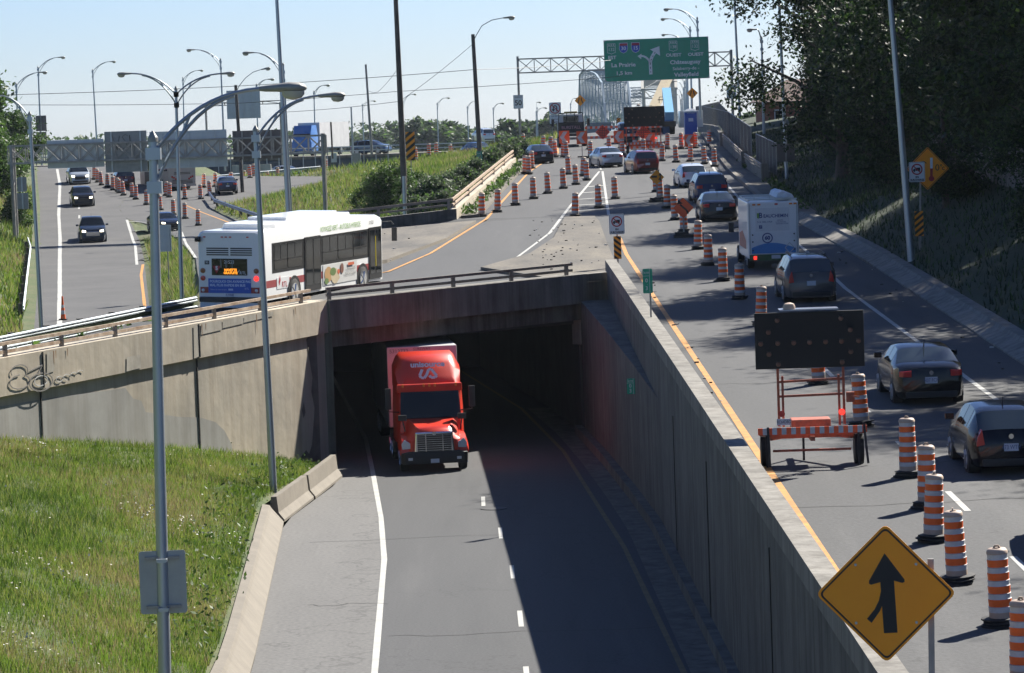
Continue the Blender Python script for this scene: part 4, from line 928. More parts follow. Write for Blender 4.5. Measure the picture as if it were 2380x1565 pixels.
for y, z, ry, rz, m in ((6.25, .9, .38, .3, 0), (6.9, .8, .42, .3, 1), (6.7, .98, .3, .16, 2), (7.05, .72, .3, .12, 0), (7.6, 1.05, .17, .2, 3), (6.05, .65, .2, .12, 2), (7.25, .95, .12, .1, 4)): sblob(y, z, ry, rz, m)
q.poly([onside(8.2, 1.12, .05), onside(8.8, 1.12, .05), onside(8.8, 1.23, .05), onside(8.2, 1.23, .05)], 4)
q.text('NOS DUOS', .17, onside(8.5, 1.0, .05), (0, 1, 0), m=5); q.text('FRAIS A SOUHAIT', .15, onside(8.45, .8, .05), (0, 1, 0), m=5)
q.build('advert_picture', [mat('food_tan', (.5, .3, .13), .5, 0, .1), mat('food_cream', (.6, .5, .33), .5, 0, .1), mat('food_green', (.14, .22, .07), .5, 0, .15), mat('food_brown', (.22, .10, .07), .5, 0, .1), mat('food_red', (.62, .14, .06), .5, 0, 0), mat('text_grey', (.12, .12, .12), .5, 0, 0)], ad)
q = MB(); q.text('VOYAGEZ VERT - AUTOBUS HYBRIDE', .29, (W2 + .012, 7.6, 2.66), (0, 1, 0), m=0, sx=.83); q.text('21523', .19, (W2 + .012, 10.75, 2.66), (0, 1, 0), m=1)
q.text('RTL', .3, (W2 + .022, 2.05, .82), (0, 1, 0), m=2); q.poly([(W2 + .022, 1.55, .8), (W2 + .022, 1.68, 1.0), (W2 + .022, 1.62, 1.2), (W2 + .022, 1.5, .95)], 2)
q.build('lettering', [mat('text_green', (.16, .33, .06), .5, 0, 0), mat('text_grey', (.12, .12, .12), .5, 0, 0), mat('text_red', (.45, .03, .04), .5, 0, 0)], bt)
side('decal_panel', 1.35, 2.5, .68, 1.1, buswhite, .014)
for s in (1, -1):
    for yy, k in ((2.95, 2.6), (9.75, 9.5)):
        a = MB(); a.tube([(s * (W2 - .3), yy, .5), (s * (W2 + .03), yy, .5)], .60, 22); a.build('wheel_arch', black, bt); wheel(bt, s * (W2 + .045), yy, .49, .3, True, chrome)
def back(name, x0, x1, z0, z1, m, o=.012, par=None, th=.03, bev=0):
    b = MB(); b.box(((x0 + x1) / 2, -o + th / 2, (z0 + z1) / 2), (x1 - x0, th, z1 - z0)); return b.build(name, m, par or bt, 0, bev)
for z in (2.28, 2.20, 2.12, 2.04): 
    for a, c in ((-.92, -.03), (.05, .92)): back('vent_louver', a, c, z - .022, z + .022, black, .012)
rw_ = back('rear_window', -.72, .72, 1.28, 1.9, glass, .02, None, .04, .03)
q = MB(); y_ = -.026
q.text('21523', .17, (.0, y_, 1.77), m=0); q.text('NAVETTE', .12, (.05, y_, 1.48), m=1, bold=.006); q.text('GRATUITE', .12, (.05, y_, 1.37), m=1, bold=.006); q.text('RTL', .16, (.55, y_, 1.37), m=0)
q.poly([(.33, y_, 1.36), (.39, y_, 1.42), (.43, y_, 1.5), (.37, y_, 1.45)], 0)
q.poly([(-.68, y_, 1.63), (-.52, y_, 1.34), (-.34, y_, 1.63)], 2); q.text('S', .2, (-.51, y_ - .003, 1.54), m=0, bold=.01)
for x in (-.36, -.15, .1): q.poly([(x, y_, 1.56), (x + .05, y_, 1.56), (x + .05, y_, 1.86), (x, y_, 1.86)], 3)  # grey strips, a gleam painted onto the rear window glass
q.build('lettering', [whitep, mat('led_orange', (1, .32, .02), .5, 0, 0, emit=.7), red_s, mat('window_gleam', (.16, .17, .16), .3, 0, 0)], rw_)
adr = back('rear_advert', -.86, .86, .62, 1.16, mat('advert_blue', (.02, .10, .46), .45, 0, .04), .026, None, .05)
q = MB(); q.text('POURQUOI ON AVANCE PAS', .125, (-.80, -.029, 1.05), al='LEFT', bold=.006); q.text('MAL PLUS RAPIDE EN BUS', .125, (-.80, -.029, .91), al='LEFT', bold=.006); q.text('Raison de toute de bon', .07, (-.78, -.029, .75), al='LEFT')
q.poly([(-.05, -.029, .72), (.14, -.029, .72), (.14, -.029, .79), (-.05, -.029, .79)]); q.text('RTL', .1, (.70, -.029, .79)); q.build('lettering', mat('text_pale_blue', (.5, .58, .75), .5, 0, 0), adr)
back('red_band', -1.2, 1.2, .62, .84, busred, .006); back('bumper', -1.22, 1.22, .28, .48, bframe, .10, None, .14, .03)
back('skirt', -1.2, 1.2, .08, .27, buswhite, .04, None, .1)
pl = back('licence_plate', -.16, .16, .49, .62, platem, .035); MB().text('A 77068', .09, (0, -.037, .555)).build('lettering', mat('plate_blue', (.03, .05, .16), .6, 0, 0), pl)
back('fleet_label', -1.0, -.82, 1.68, 1.82, mat('label_black', (.05, .05, .05), .5, 0, 0), .014); MB().text('90', .11, (-.91, -.017, 1.75)).build('lettering', whitep, bt)
for s in (1, -1):
    for z, m in ((1.45, mat('amber_dark', (.28, .09, .02), .3, 0, 0)), (1.17, red_l if s < 0 else red_lit), (.72, clear_l)):
        b = MB(); b.tube([(s * 1.08, .02, z), (s * 1.08, -.03, z), (s * 1.08, -.045, z)], [.10 if z > .8 else .07, .095 if z > .8 else .06, .03], 16); b.build('tail_light', m, bt, 40)
for x in (-1.0, -.28, -.12, .05, .75): back('marker_light', x - .045, x + .045, 2.68, 2.72, red_l, .03)
b = MB(); b.tube([(-1.15, -.02, 2.62), (-1.34, -.12, 2.62)], .1, 12); b.build('camera_dome', black, bt, 40)
b = MB(); b.tube([(1.25, 12.0, 2.6), (1.5, 12.35, 2.62), (1.62, 12.4, 2.45)], .02, 6); b.box((1.62, 12.42, 2.1), (.2, .1, .55)); b.build('wing_mirror', black, bt, 0, .015)
b = MB(); b.box((0, 12.16, 1.85), (2.0, .12, 1.4)); b.build('windshield', glass, bt, 0, .04)
# ------------------------------------------------------------------ red tractor with white trailer, heading out of the tunnel
tred = mat('truck_red', (.64, .04, .018), .38, 0, .06, 1.2, coat=.45, spec=.3)
tp = G(1012, 1097, LOW); tk = thing('semi_truck', 'red semi truck with white trailer coming out of the tunnel on the lower road', 'truck', tp, math.pi + rad(4.6))
def tring(y, w, z0, z1, r=.12, wt=None):          # local +y is the nose
    wt = wt or w; return [(-w, y, z0), (-w, y, z0 + (z1 - z0) * .6), (-wt, y, z1 - r), (-wt + r, y, z1), (wt - r, y, z1), (wt, y, z1 - r), (w, y, z0 + (z1 - z0) * .6), (w, y, z0)]
b = MB(); b.loft([tring(-1.72, .98, .62, 1.78, .12, .92), tring(-1.2, 1.0, .62, 1.74, .14, .9), tring(-.5, .98, .62, 1.60, .18, .80), tring(-.16, .92, .62, 1.50, .2, .70), tring(-.04, .8, .66, 1.40, .2, .6)]); b.build('hood', tred, tk, 40)
for s in (1, -1):
    b = MB(); b.loft([[(s * x, y, z) for x, z in ((.86, .62), (1.2, .62), (1.22, z1 - .25), (1.14, z1), (.86, z1 + .06))] for y, z1 in ((-1.75, 1.15), (-1.3, 1.28), (-.7, 1.26), (-.25, 1.12), (-.12, .95))]); b.build('fender', tred, tk, 40)
    b = MB(); b.loft([[(s * x, y, z) for x, z in ((.74, .84), (1.13, .82), (1.16, 1.0), (1.05, 1.16), (.80, 1.0))] for y in (-.3, -.085 if 1 else 0)]); b.build('headlight', clear_l, tk, 0, .02)
    b = MB(); b.box((s * .86, .055, .48), (.16, .05, .1)); b.build('fog_light', clear_l, tk, 0, .015)
    b = MB(); b.tube([(s * .98, -.75, 1.4), (s * 1.05, -.8, 1.78)], .025, 6); b.box((s * 1.06, -.8, 1.88), (.3, .12, .2)); b.build('hood_mirror', black, tk, 0, .03)
    b = MB(); b.tube([(s * 1.1, -1.9, 2.0), (s * 1.5, -1.75, 2.05), (s * 1.5, -1.75, 2.6)], .025, 6); b.box((s * 1.5, -1.74, 2.5), (.22, .14, .75)); b.build('wing_mirror', black, tk, 0, .03)
    wheel(tk, s * 1.19, -1.0, .5, .3, True, chrome)
    for yy in (-5.4, -6.7): wheel(tk, s * 1.24, yy, .5, .55, True, chrome)
    for yy in (-15.4, -16.7): wheel(tk, s * 1.24, yy, .5, .55)
b = MB(); b.loft([tring(-4.4, 1.22, .9, 2.92, .12, 1.18), tring(-2.5, 1.22, .9, 2.92, .12, 1.18), tring(-2.05, 1.16, .9, 2.72, .1, 1.10), tring(-1.68, 1.10, .9, 1.85, .1, 1.05)]); b.build('cab', tred, tk, 40)
b = MB(); q_ = [(-1.03, -2.0, 2.70), (1.03, -2.0, 2.70), (1.09, -1.64, 1.76), (-1.09, -1.64, 1.76)]; b.loft([q_, [(x, y + .05, z + .03) for x, y, z in q_]]); ws = b.build('windshield', glass, tk)
b = MB(); b.bar((0, -1.96, 2.66), (0, -1.66, 1.88), .03, .03)
for x in (-.5, .35): b.bar((x, -1.64, 1.86), (x + .45, -1.70, 1.98), .02, .02)
b.build('wiper', black, tk)
b = MB()
for x in (-.45, .12): b.poly([(x, -1.93, 2.55), (x + .34, -1.93, 2.55), (x + .24, -1.81, 2.2), (x + .1, -1.81, 2.2)])
b.build('curtain_piece', mat('cab_curtain', (.17, .17, .17), .6, 0, .1), ws)  # pale curtain pieces set behind the windshield
b = MB(); b.loft([tring(-4.5, 1.2, 2.8, 4.0, .14, 1.06), tring(-3.5, 1.2, 2.8, 3.98, .16, 1.02), tring(-3.0, 1.18, 2.8, 3.88, .2, .98), tring(-2.72, 1.16, 2.8, 3.66, .2, .96), tring(-2.42, 1.12, 2.8, 3.22, .15, .96), tring(-2.2, 1.06, 2.78, 2.98, .08, .98)]); b.build('roof_fairing', tred, tk, 50)
b = MB(); b.loft([[(x, y, z) for x, z in ((-1.18, 2.70), (1.18, 2.70), (1.16, 2.98), (-1.16, 2.98))] for y in (-2.3, -1.92)]); b.build('sun_visor', tred, tk, 0, .05)
for x in (-.95, -.2, 0, .2, .95): MB().box((x, -1.9, 2.93), (.07, .08, .12)).build('marker_light', amber, tk, 0, .015)
q = MB(); fd = Vector((0, .82, -.57)).normalized(); up_ = Vector((0, -.57, .62)).normalized()   # lettering lies on the sloping fairing
def onf(x, v): 
    y = -2.40 - .38 * v; return Vector((x, y, 3.19 + .56 * v))
u_ = (onf(0, 1) - onf(0, 0)); u_.normalize(); nrm_ = Vector((0, u_.z, -u_.y)); 
q.text('unisource', .31, onf(0, .72) + nrm_ * .06, (-1, 0, 0), u_, bold=.012)
for s in (-1, 1):
    arcp = [(-.13 * s, -.18), (-.10 * s, -.30), (.0, -.34), (.09 * s, -.28), (.11 * s, -.1), (.06 * s, .02)] 
def uline(pts, w):
    for (a, c), (e, f) in zip(pts, pts[1:]):
        p0, p1 = onf(0, .18) + nrm_ * .065, None; A = p0 + Vector((-a, 0, 0)) + u_ * c; B = p0 + Vector((-e, 0, 0)) + u_ * f; q.bar(A, B, w, .01, 0, nrm_)
uline([(-.20, .16), (-.30, -.08), (-.26, -.18), (-.15, -.2), (-.06, -.08), (.03, .15), (.13, .16), (.2, .04), (.30, -.12), (.25, -.19), (.1, -.19), (.05, -.1)], .10)
q.build('lettering', mat('decal_white', (.75, .76, .78), .5, 0, 0), tk)
b = MB(); b.loft([[(-x, y, z) for x, z in ((-.72, .62), (.72, .62), (.66, 1.42), (-.66, 1.42))] for y in (-.2, .03)]); gr = b.build('grille_surround', chrome, tk, 0, .04)
b = MB(); b.box((0, .022, 1.0), (1.2, .03, .68)); b.build('grille_mesh', black, gr)
b = MB()
for k in range(9): b.box((0, .045, .70 + .075 * k), (1.2, .02, .014))
for x in (-.3, .3): b.box((x, .045, 1.0), (.025, .02, .68))
b.build('grille_bar', chrome, gr)
b = MB(); b.tube([(0, .0, 1.36), (0, .05, 1.36)], .07, 12); b.build('badge', chrome, tk)
b = MB(); b.loft([[(x * k, y, z) for x, z in ((-1.2, .30), (1.2, .30), (1.22, .68), (.9, .74), (-.9, .74), (-1.22, .68))] for y, k in ((-.5, 1.0), (-.05, .96), (.06, .86))]); b.build('bumper', black, tk, 40, .02)
MB().box((0, .085, .40), (.3, .03, .14)).build('licence_plate', platem, tk)
b = MB(); b.box((0, -10.8, .75), (1.0, 13, .25)); b.box((0, -4.6, .75), (.9, 5, .3)); b.build('chassis', black, tk)
b = MB(); b.box((0, -12.8, 2.6), (2.58, 13.6, 2.95)); tr = b.build('trailer', mat('trailer_white', (.52, .51, .51), .45, 0, .12, .8), tk, 0, .03)
q = MB(); q.text('5313732', .2, (.85, -5.985, 3.92), (-1, 0, 0)); q.text('SUREWAY', .14, (.0, -5.985, 3.98), (-1, 0, 0)); q.build('lettering', mat('text_grey', (.12, .12, .12), .5, 0, 0), tr)
# ------------------------------------------------------------------ white box truck with signage
sp = gq(1800, 626); sv = thing('box_truck', 'white box service truck with ladder rack and blue wave, in the queue under the trees', 'truck', sp, 0, QG); sv.rotation_euler = (.0255, 0, rad(1.4)); sv.scale = (.89, .89, .86)
vw = mat('van_white', (.72, .74, .75), .4, 0, .05, .8, coat=.4)
b = MB(); b.box((0, 2.3, 1.82), (2.28, 4.6, 2.62)); b.build('cargo_box', vw, sv, 0, .05)
b = MB(); b.loft([[(x, y, z) for x, z in ((-w, .4), (w, .4), (w, 1.2), (w * .9, h), (-w * .9, h), (-w, 1.2))] for y, w, h in ((4.55, 1.0, 2.3), (5.3, 1.0, 2.2), (5.9, .98, 1.35), (6.7, .92, 1.15))]); b.build('cab', vw, sv, 40)
def sb(name, x0, x1, z0, z1, m, o=.01, par=None, bev=0): b = MB(); b.box(((x0 + x1) / 2, -o, (z0 + z1) / 2), (x1 - x0, .03, z1 - z0)); return b.build(name, m, par or sv, 0, bev)
sb('rear_door', -.8, .72, 1.78, 2.85, mat('door_white', (.62, .64, .66), .4, 0, .05), .012)
sb('door_frame', -1.0, .98, .72, 1.72, mat('tail_lift', (.68, .70, .72), .4, 0, .05), .03)
q = MB(); q.poly([(-1.0 + 1.98 * i / 12, -.05, .82 + .12 * i / 12 + .36 * math.sin(math.pi * min(1, .18 + i / 15))) for i in range(13)][::1] + [(.98, -.05, .75), (-1.0, -.05, .75)]); q.build('blue_wave', mat('wave_blue', (.04, .22, .52), .4, 0, .05), sv)
q = MB(); y_ = -.03; q.text('B', .34, (-.56, y_, 2.5), m=0, bold=.008, sx=.85); q.text('EAUCHEMIN', .215, (.12, y_, 2.47), m=0, bold=.005, sx=.92); q.poly([(-.72, y_, 2.4), (-.64, y_, 2.36), (-.62, y_, 2.62), (-.72, y_, 2.62)], 1)
q.text('514 380-1964', .12, (-.38, y_, 2.2), m=0); q.text('VENTE', .09, (.3, y_, 2.26), m=0); q.text('LOCATION', .09, (.34, y_, 2.18), m=0); q.text('REPARATION', .09, (.4, y_, 2.10), m=0)
q.poly([(-.64, y_, 1.9), (-.5, y_, 1.9), (-.5, y_, 2.06), (-.64, y_, 2.06)], 0); q.text('f', .16, (-.56, y_ - .004, 1.98), m=2)
q.text('60', .24, (-.28, -.052, 1.46), m=0, bold=.012); q.ring2(-.28, 1.46, .19, .24, -.05, 0)
q.line2([(.5, .98), (.7, 1.22), (.92, .98), (.7, .74), (.5, .98)], .03, -.056, 3)
q.build('lettering', [mat('text_navy', (.02, .05, .20), .5, 0, 0), mat('text_green', (.16, .33, .06), .5, 0, 0), whitep, galv], sv)
sb('bumper', -1.1, 1.05, .42, .70, mat('bumper_green', (.03, .09, .03), .5, 0, .1), .06); sb('licence_plate', -.12, .28, .5, .66, platem, .09)
for x0, x1, m in ((-.92, -.78, red_lit), (.8, .94, red_l)): sb('tail_light', x0, x1, .48, .64, m, .09)
for x in (-.85, -.62, .15, .8, 1.0): sb('marker_light', x - .07, x + .07, 2.98, 3.05, red_l if abs(x - .15) < .1 else amber, .02)
for x in (-1.06, 1.06): MB().box((x, -.0, 1.9), (.05, .05, 2.3)).build('edge_trim', galv, sv)
for x in (-.94, .92):
    for z in (.9, 1.3, 1.62): b = MB(); b.tube([(x, -.04, z), (x, -.08, z)], .035, 8); b.build('bumper_stop', black, sv)
b = MB()
for x in (-1.05, 1.05): b.bar((x, .05, 3.2), (x, 4.5, 3.2), .05, .05)
for y in (.1, 1.5, 3, 4.4): b.bar((-1.1, y, 3.24), (1.1, y, 3.24), .05, .05)
b.bar((-.8, .3, 3.42), (-.1, .3, 3.42), .06, .06); b.bar((-.8, .3, 3.2), (-.8, .3, 3.42), .04, .04); b.bar((-.1, .3, 3.2), (-.1, .3, 3.42), .04, .04); b.build('ladder_rack', galv, sv)
b = MB(); b.loft([[(.2 + .9 * x, y, 3.28 + z) for x, z in ((0, 0), (.9, 0), (.8, .16), (.3, .3), (.1, .22))] for y in (.4, 3.6)]); b.build('tarp_bundle', mat('tarp', (.5, .56, .62), .6, 0, .2, 3), sv, 0, .03)
b = MB(); b.bar((-1.1, 5.1, 1.7), (-1.4, 5.0, 1.7), .05, .05); b.box((-1.45, 5.0, 1.72), (.24, .15, .48)); b.build('wing_mirror', black, sv, 0, .03)
for s in (1, -1):
    for yy in (1.2, 5.9): wheel(sv, s * 1.1, yy, .4, .3)
q = MB(); q.poly([(-1.145, 1.0, .9), (-1.145, 4.2, .9), (-1.145, 4.2, 1.5), (-1.145, 2.6, 1.7), (-1.145, 1.0, 1.3)]); q.build('side_graphic', mat('side_red', (.4, .12, .1), .5, 0, .3, 2), sv)
# ================================================================== DRUMS AND CONES
def make_drum(seed, label='x', worn=False):
    rr = random.Random(seed); t = thing('traffic_drum', label, 'drum'); b = MB(); pr = [(.19, .10, 1), (.187, .245, 0)]; z = .245; h = .105
    for i in range(9):
        r = .186 - .0032 * (i + 1); k = 2 if i % 2 == 0 else 0
        pr[-1] = (pr[-1][0], pr[-1][1], 2 if i % 2 == 0 else 0); z += (.085 if i % 2 == 0 else .128)
        pr += [(r + .012, z, 3 if not i % 2 else 2), (r + .012, z + .004, 2), (r, z + .008, 0)]
    pr = pr[:-3] + [(.165, z, 1), (.175, z + .01, 1), (.17, z + .05, 1), (.14, z + .085, 1), (.06, z + .09, 3), (.05, z + .06, 3)]
    b.lathe(pr, 14); b.build('striped_body', [orange, drumb, drumw, black], t, 50)
    b = MB(); q = 0
    for i in range(3): 
        R = .30 + rr.uniform(-.02, .02); x, y = rr.uniform(-.05, .05), rr.uniform(-.05, .05)
        b.lathe([(R - .09, q, 0), (R, q + .015, 0), (R, q + .04, 0), (R - .09, q + .055, 0)], 16, (x, y, 0)); q += .05
    b.build('rubber_base', rubber, t, 50)
    b = MB(); b.bar((-.05, 0, z + .09), (-.03, 0, z + .125), .02, .03); b.bar((.05, 0, z + .09), (.03, 0, z + .125), .02, .03); b.bar((-.035, 0, z + .125), (.035, 0, z + .125), .02, .03)
    b.build('handle', drumb, t)
    return t
DR = [make_drum(i) for i in range(4)]; usedd = set(); NDR = [0]
def drum(p, label, group, lean=0):
    i = NDR[0] % 4; NDR[0] += 1; a = random.uniform(0, 6.28)
    if i not in usedd: usedd.add(i); o = DR[i]; o.location = p; o['label'] = label
    else: o = dup(DR[i], p, 0, label)
    o['group'] = group; o.rotation_euler = (jit(.045), jit(.045) + lean, a); return o
rowA = [(2378, 1596), (2327.9, 1456), (2225.7, 1356), (2169.6, 1260), (2155.6, 1181.7), (2111.5, 1109.6), (2003, 991.5), (1903.4, 893.7), (1768.5, 757), (1720, 696), (1681.3, 653.7), (1646.8, 617.6), (1622.3, 580), (1589.7, 539.7), (1569.7, 512), (1550.5, 484.6), (1534.6, 463.7), (1525.5, 447)]
for i, q in enumerate(rowA): drum(gq(*q), 'striped drum in the long row beside the queue of cars, %s counting from the camera' % ORD[i], 'drums beside the queue of cars')
for i, q in enumerate([(1119.9, 504), (1156.7, 494), (1198, 478), (1240, 463), (1274, 450.5), (1310, 439), (1339, 430), (1364, 420)]): drum(gq(*q), 'striped drum in the slanting row across the ramp, %s from its left end' % ORD[i], 'drums slanting across the ramp')
for q, lb in (((1430, 463), 'lone striped drum just right of the white gore lines'), ((1391.5, 484), 'striped drum standing inside the hatched white gore'), ((1336.7, 505), 'striped drum at the left edge of the gore, above the gravel island'),
    ((1220, 405), 'left drum of the close cluster by the parapet end'), ((1229, 406), 'right front drum of the close cluster by the parapet end'), ((1236, 393), 'rear drum of the close cluster by the parapet end, beside the dark sedan'),
    ((1322, 406), 'striped drum between the dark sedan and the silver sedan, in mid ramp'), ((1355, 410), 'striped drum hiding behind the last drum of the slanting row')): drum(gq(*q), lb, 'scattered drums on the ramp')
for i, q in enumerate([(1217, 347), (1262, 352), (1279, 354), (1291, 366), (1309, 366), (1317, 367), (1372, 367.6), (1416, 356), (1447, 361), (1496, 362), (1538.6, 375), (1551, 347), (1571.5, 378), (1584, 346.4), (1604.5, 376), (1616, 345), (1637.5, 382), (1648, 339), (1661, 388)]):
    drum(gq(*q), 'striped drum in the far line near the barricade and chevrons, %s from the left' % ORD[i], 'drums around the barricade')
gzb = lambda x, y: G(x, y, lambda Y: ZB(Y) + .02); gle = lambda x, y: G(x, y, lambda Y: LEFT(Y) + .02)
rowL = [(219, 418), (227.3, 424), (235.6, 431), (249.3, 436), (263, 442.5), (273.6, 446), (278, 449), (287.3, 454.6), (307.8, 458.4), (316, 464), (340.5, 476.6), (373, 488.8), (403.5, 500), (430, 508.5), (460.5, 525)]
for i, q in enumerate(rowL): drum(gzb(*q), 'striped drum in the row dividing the left road, %s from its far end' % ORD[i], 'drums dividing the left road')
for i, q in enumerate([(386, 455.4), (393.6, 459), (430, 463.7), (466.6, 463), (487.8, 454), (473.4, 436), (500.8, 434)]): drum(gle(*q), 'striped drum in the group beside the parked coach, %s from the left' % ORD[i], 'drums beside the coach')
for i, (x, y, Y) in enumerate([(537, 436, 325), (568, 430, 340), (577, 422, 352), (582, 433, 335), (591, 432, 338), (623, 430, 340), (645, 419, 356), (757, 398, 372), (967, 374, 330), (997, 374, 335), (1014.8, 371, 335), (1048, 366, 345)]):
    p = P(x, y, Y); p.z = max(p.z, land(p.x, Y)) if land(p.x, Y) < p.z + 1 else p.z; drum(p, 'striped drum showing over the grass mound and shrubs, %s from the left' % ORD[i], 'drums behind the grass mound')
cn = thing('traffic_cone', 'tall slim orange cone standing on the left road near the guardrail', 'cone', G(147, 745, LEFT) + Vector((0, 0, .02)))
b = MB(); b.lathe([(.14, .05, 0), (.115, .3, 1), (.10, .5, 0), (.085, .65, 1), (.07, .8, 0), (.045, 1.15, 0), (.05, 1.2, 0), (.03, 1.25, 0)], 12); b.build('striped_body', [orange, drumw], cn, 40); MB().box((0, 0, .03), (.42, .42, .06)).build('rubber_base', rubber, cn)
# ================================================================== LAMP POSTS AND POLES
def bez(a, c, d, n=10): return [a * (1 - t) ** 2 + c * 2 * t * (1 - t) + d * t * t for t in [i / n for i in range(n + 1)]]
headm = mat('lamp_head_paint', (.30, .29, .26), .5, .2, .2, 4)
def lamp_head(par, tip, root, k=1., m=None):
    """cobra head: a long tapered shell with a glass bowl under its outer half"""
    u = (tip - root).normalized(); sd = u.cross(Vector((0, 0, 1))).normalized(); up = sd.cross(u); L_ = (tip - root).length; rs = []
    for t, w, h, dz in ((0, .045, .045, 0), (.12, .06, .06, 0), (.35, .12, .075, .01), (.62, .18, .10, .02), (.85, .17, .09, .02), (.96, .10, .055, .01), (1, .03, .02, 0)):
        c = root + u * (L_ * t) + up * dz * k
        rs.append([c + sd * (w * k * math.cos(a)) + up * (h * k * math.sin(a)) for a in [i * math.pi / 5 for i in range(10)]])
    o = MB().loft(rs).build('lamp_head', m or headm, par, 60); rs = []
    for t, w in ((.48, .06), (.55, .13), (.72, .15), (.88, .12), (.95, .05)):
        c = root + u * (L_ * t) - up * .06 * k
        rs.append([c + sd * (w * k * math.cos(a)) - up * (w * 1.05 * k * abs(math.sin(a)) if math.sin(a) < 0 else -.01) for a in [i * math.pi / 5 for i in range(10)]])
    MB().loft(rs).build('lamp_glass', lampglass, o, 60); return o
def lamp(label, Y, base, top, tips, zb=None, r=.10, m=None, twin=True, hk=1., drop=.25, gap=.62, group='street lamps', name='street_lamp', cap=True, strut=True, n=10):
    m = m or alu; T_ = P(*top, Y); B_ = P(*base, Y); zb = B_.z if zb is None else zb
    if abs(T_.z - B_.z) > .5: k = (zb - T_.z) / (B_.z - T_.z); B_ = T_.lerp(B_, k)
    B_.z = zb; t = thing(name, label, 'street lamp', B_, 0, group); o_ = -B_
    b = MB(); b.tube([Vector((0, 0, -.5)), (T_ + o_) * .5 if 0 else (T_ + o_).lerp(Vector((0, 0, 0)), .5), T_ + o_], [r * 1.25, r, r * .8], n); b.build('pole', m, t, 40)
    if cap: MB().tube([T_ + o_, T_ + o_ + Vector((0, 0, .08)), T_ + o_ + Vector((0, 0, .2))], [r * .95, r * .9, .02], n).build('pole_cap', headm, t)
    for q in tips:
        H = P(*q, Y) + o_; A = T_ + o_ - Vector((0, 0, drop)); dx = H - A; l = dx.length; u = Vector((dx.x, dx.y, 0)).normalized(); R0 = H - (u * .97 + Vector((0, 0, -.02))) * .9 * hk
        c = Vector((A.x + (R0.x - A.x) * .40, A.y, R0.z - .03 * (R0.z - A.z) - .02)); p = bez(A, c, R0)
        MB().tube(p, .042 if r > .07 else .035, 6).build('arm', m, t, 60)
        if twin:
            A2 = A - Vector((0, 0, gap)); E2 = p[8] - Vector((0, 0, .05)); c2 = Vector((A2.x + (E2.x - A2.x) * .40, A2.y, E2.z - .12 * (E2.z - A2.z)))
            p2 = bez(A2, c2, E2); MB().tube(p2, .036 if r > .07 else .03, 6).build('brace', m, t, 60)
            if strut: MB().cyl(p[4], p2[4], .03, n=5).build('strut', m, t)
        for zz in ((drop, drop + gap) if twin else (drop,)): 
            MB().box(T_ + o_ - Vector((0, 0, zz)), (r * 2.6, r * 2.4, .22)).build('bracket', m, t)
        lamp_head(t, H, R0, hk)
    return t
l1 = lamp('nearest tall grey lamp post in the foreground with sign plate on its shaft', 65, (388, 1836), (355.6, 330), [(713, 205)], slope(-6.6, 65), .105, hk=1.0, drop=.22, gap=.62)
lamp('second grey lamp post, standing at the foot of the retaining wall', 113, (637, 1165), (594, 306), [(803, 222)], .35, .105, hk=1.0, drop=.22, gap=.52)
lamp('lamp post at the left edge with its arm leaving the frame', 178, (99, 800), (69, 268), [(-42, 225)], land(P(99, 800, 178).x, 178), .10, drop=.2)
lamp('double-headed lamp post on the small grass island', 165, (422, 672), (409, 210), [(272, 173), (546, 171)], ZB(165) - .05, .085, hk=.78, drop=.2, gap=.5)
lamp('thin lamp post right behind the tall mast, arm to the left', 262, (677, 502), (658, 152), [(563, 124)], land(P(677, 502, 262).x, 262) - .1, .10, drop=.5)
lamp('grey lamp post with left-hand arm above the third sign back', 347, (524, 415), (512.6, 140), [(433, 117)], 8.9, .09, drop=.2)
lamp('small distant lamp post between the twin arms of the double-headed one', 520, (429, 345), (425, 182), [(473, 164)], 9., .10, drop=.3)
lamp('lamp post above the first sign back, arm to the right', 460, (226, 345), (215, 164), [(269.5, 143.5)], 9., .10, drop=.2)
lamp('upper lamp post at the far left with two small sign backs', 400, (97, 375), (88.5, 158), [(152, 133.5)], 9., .10, drop=.2)
lamp('lower of the two far left lamp posts beside the bushes', 362, (47, 408), (37.4, 196), [(110, 168.5)], 9., .10, drop=.2)
lamp('distant lamp post right of the nearest lamp head', 465, (733, 345), (729.6, 214), [(767, 198.5)], 9., .09, drop=.2)
lamp('distant lamp post peeking over the hanging sign back', 430, (600, 345), (596, 198), [(638, 184.5)], 9., .09, drop=.2)
FL = 'small lamp posts along the far bridge approach'
for i, (a, c, d, Y) in enumerate([((846, 340), (842, 242), (874, 235), 640), ((1019, 334), (1016, 239), (1046, 228), 640), ((1089, 320), (1086, 247), (1112, 236), 660), ((1149, 325), (1146, 250), (1172, 240.5), 660), ((939, 330), (936.5, 235), (968, 219.5), 620), ((1247, 320), (1246, 258), (1272, 251), 800), ((1250, 312), (1248, 249), (1258, 238), 820), ((1327, 280), (1326, 240), (1345, 229), 900), ((1287, 290), (1285, 262), (1303, 255), 900)]):
    lamp('small far lamp post against the sky, %s from the left beyond the grass mound' % ORD[[0, 2, 3, 4, 1, 5, 6, 8, 7][i]], Y, a, c, [d], None, .10 * Y / 640, hk=Y / 640, drop=.3, gap=.8, group=FL, cap=False, strut=False, n=6)
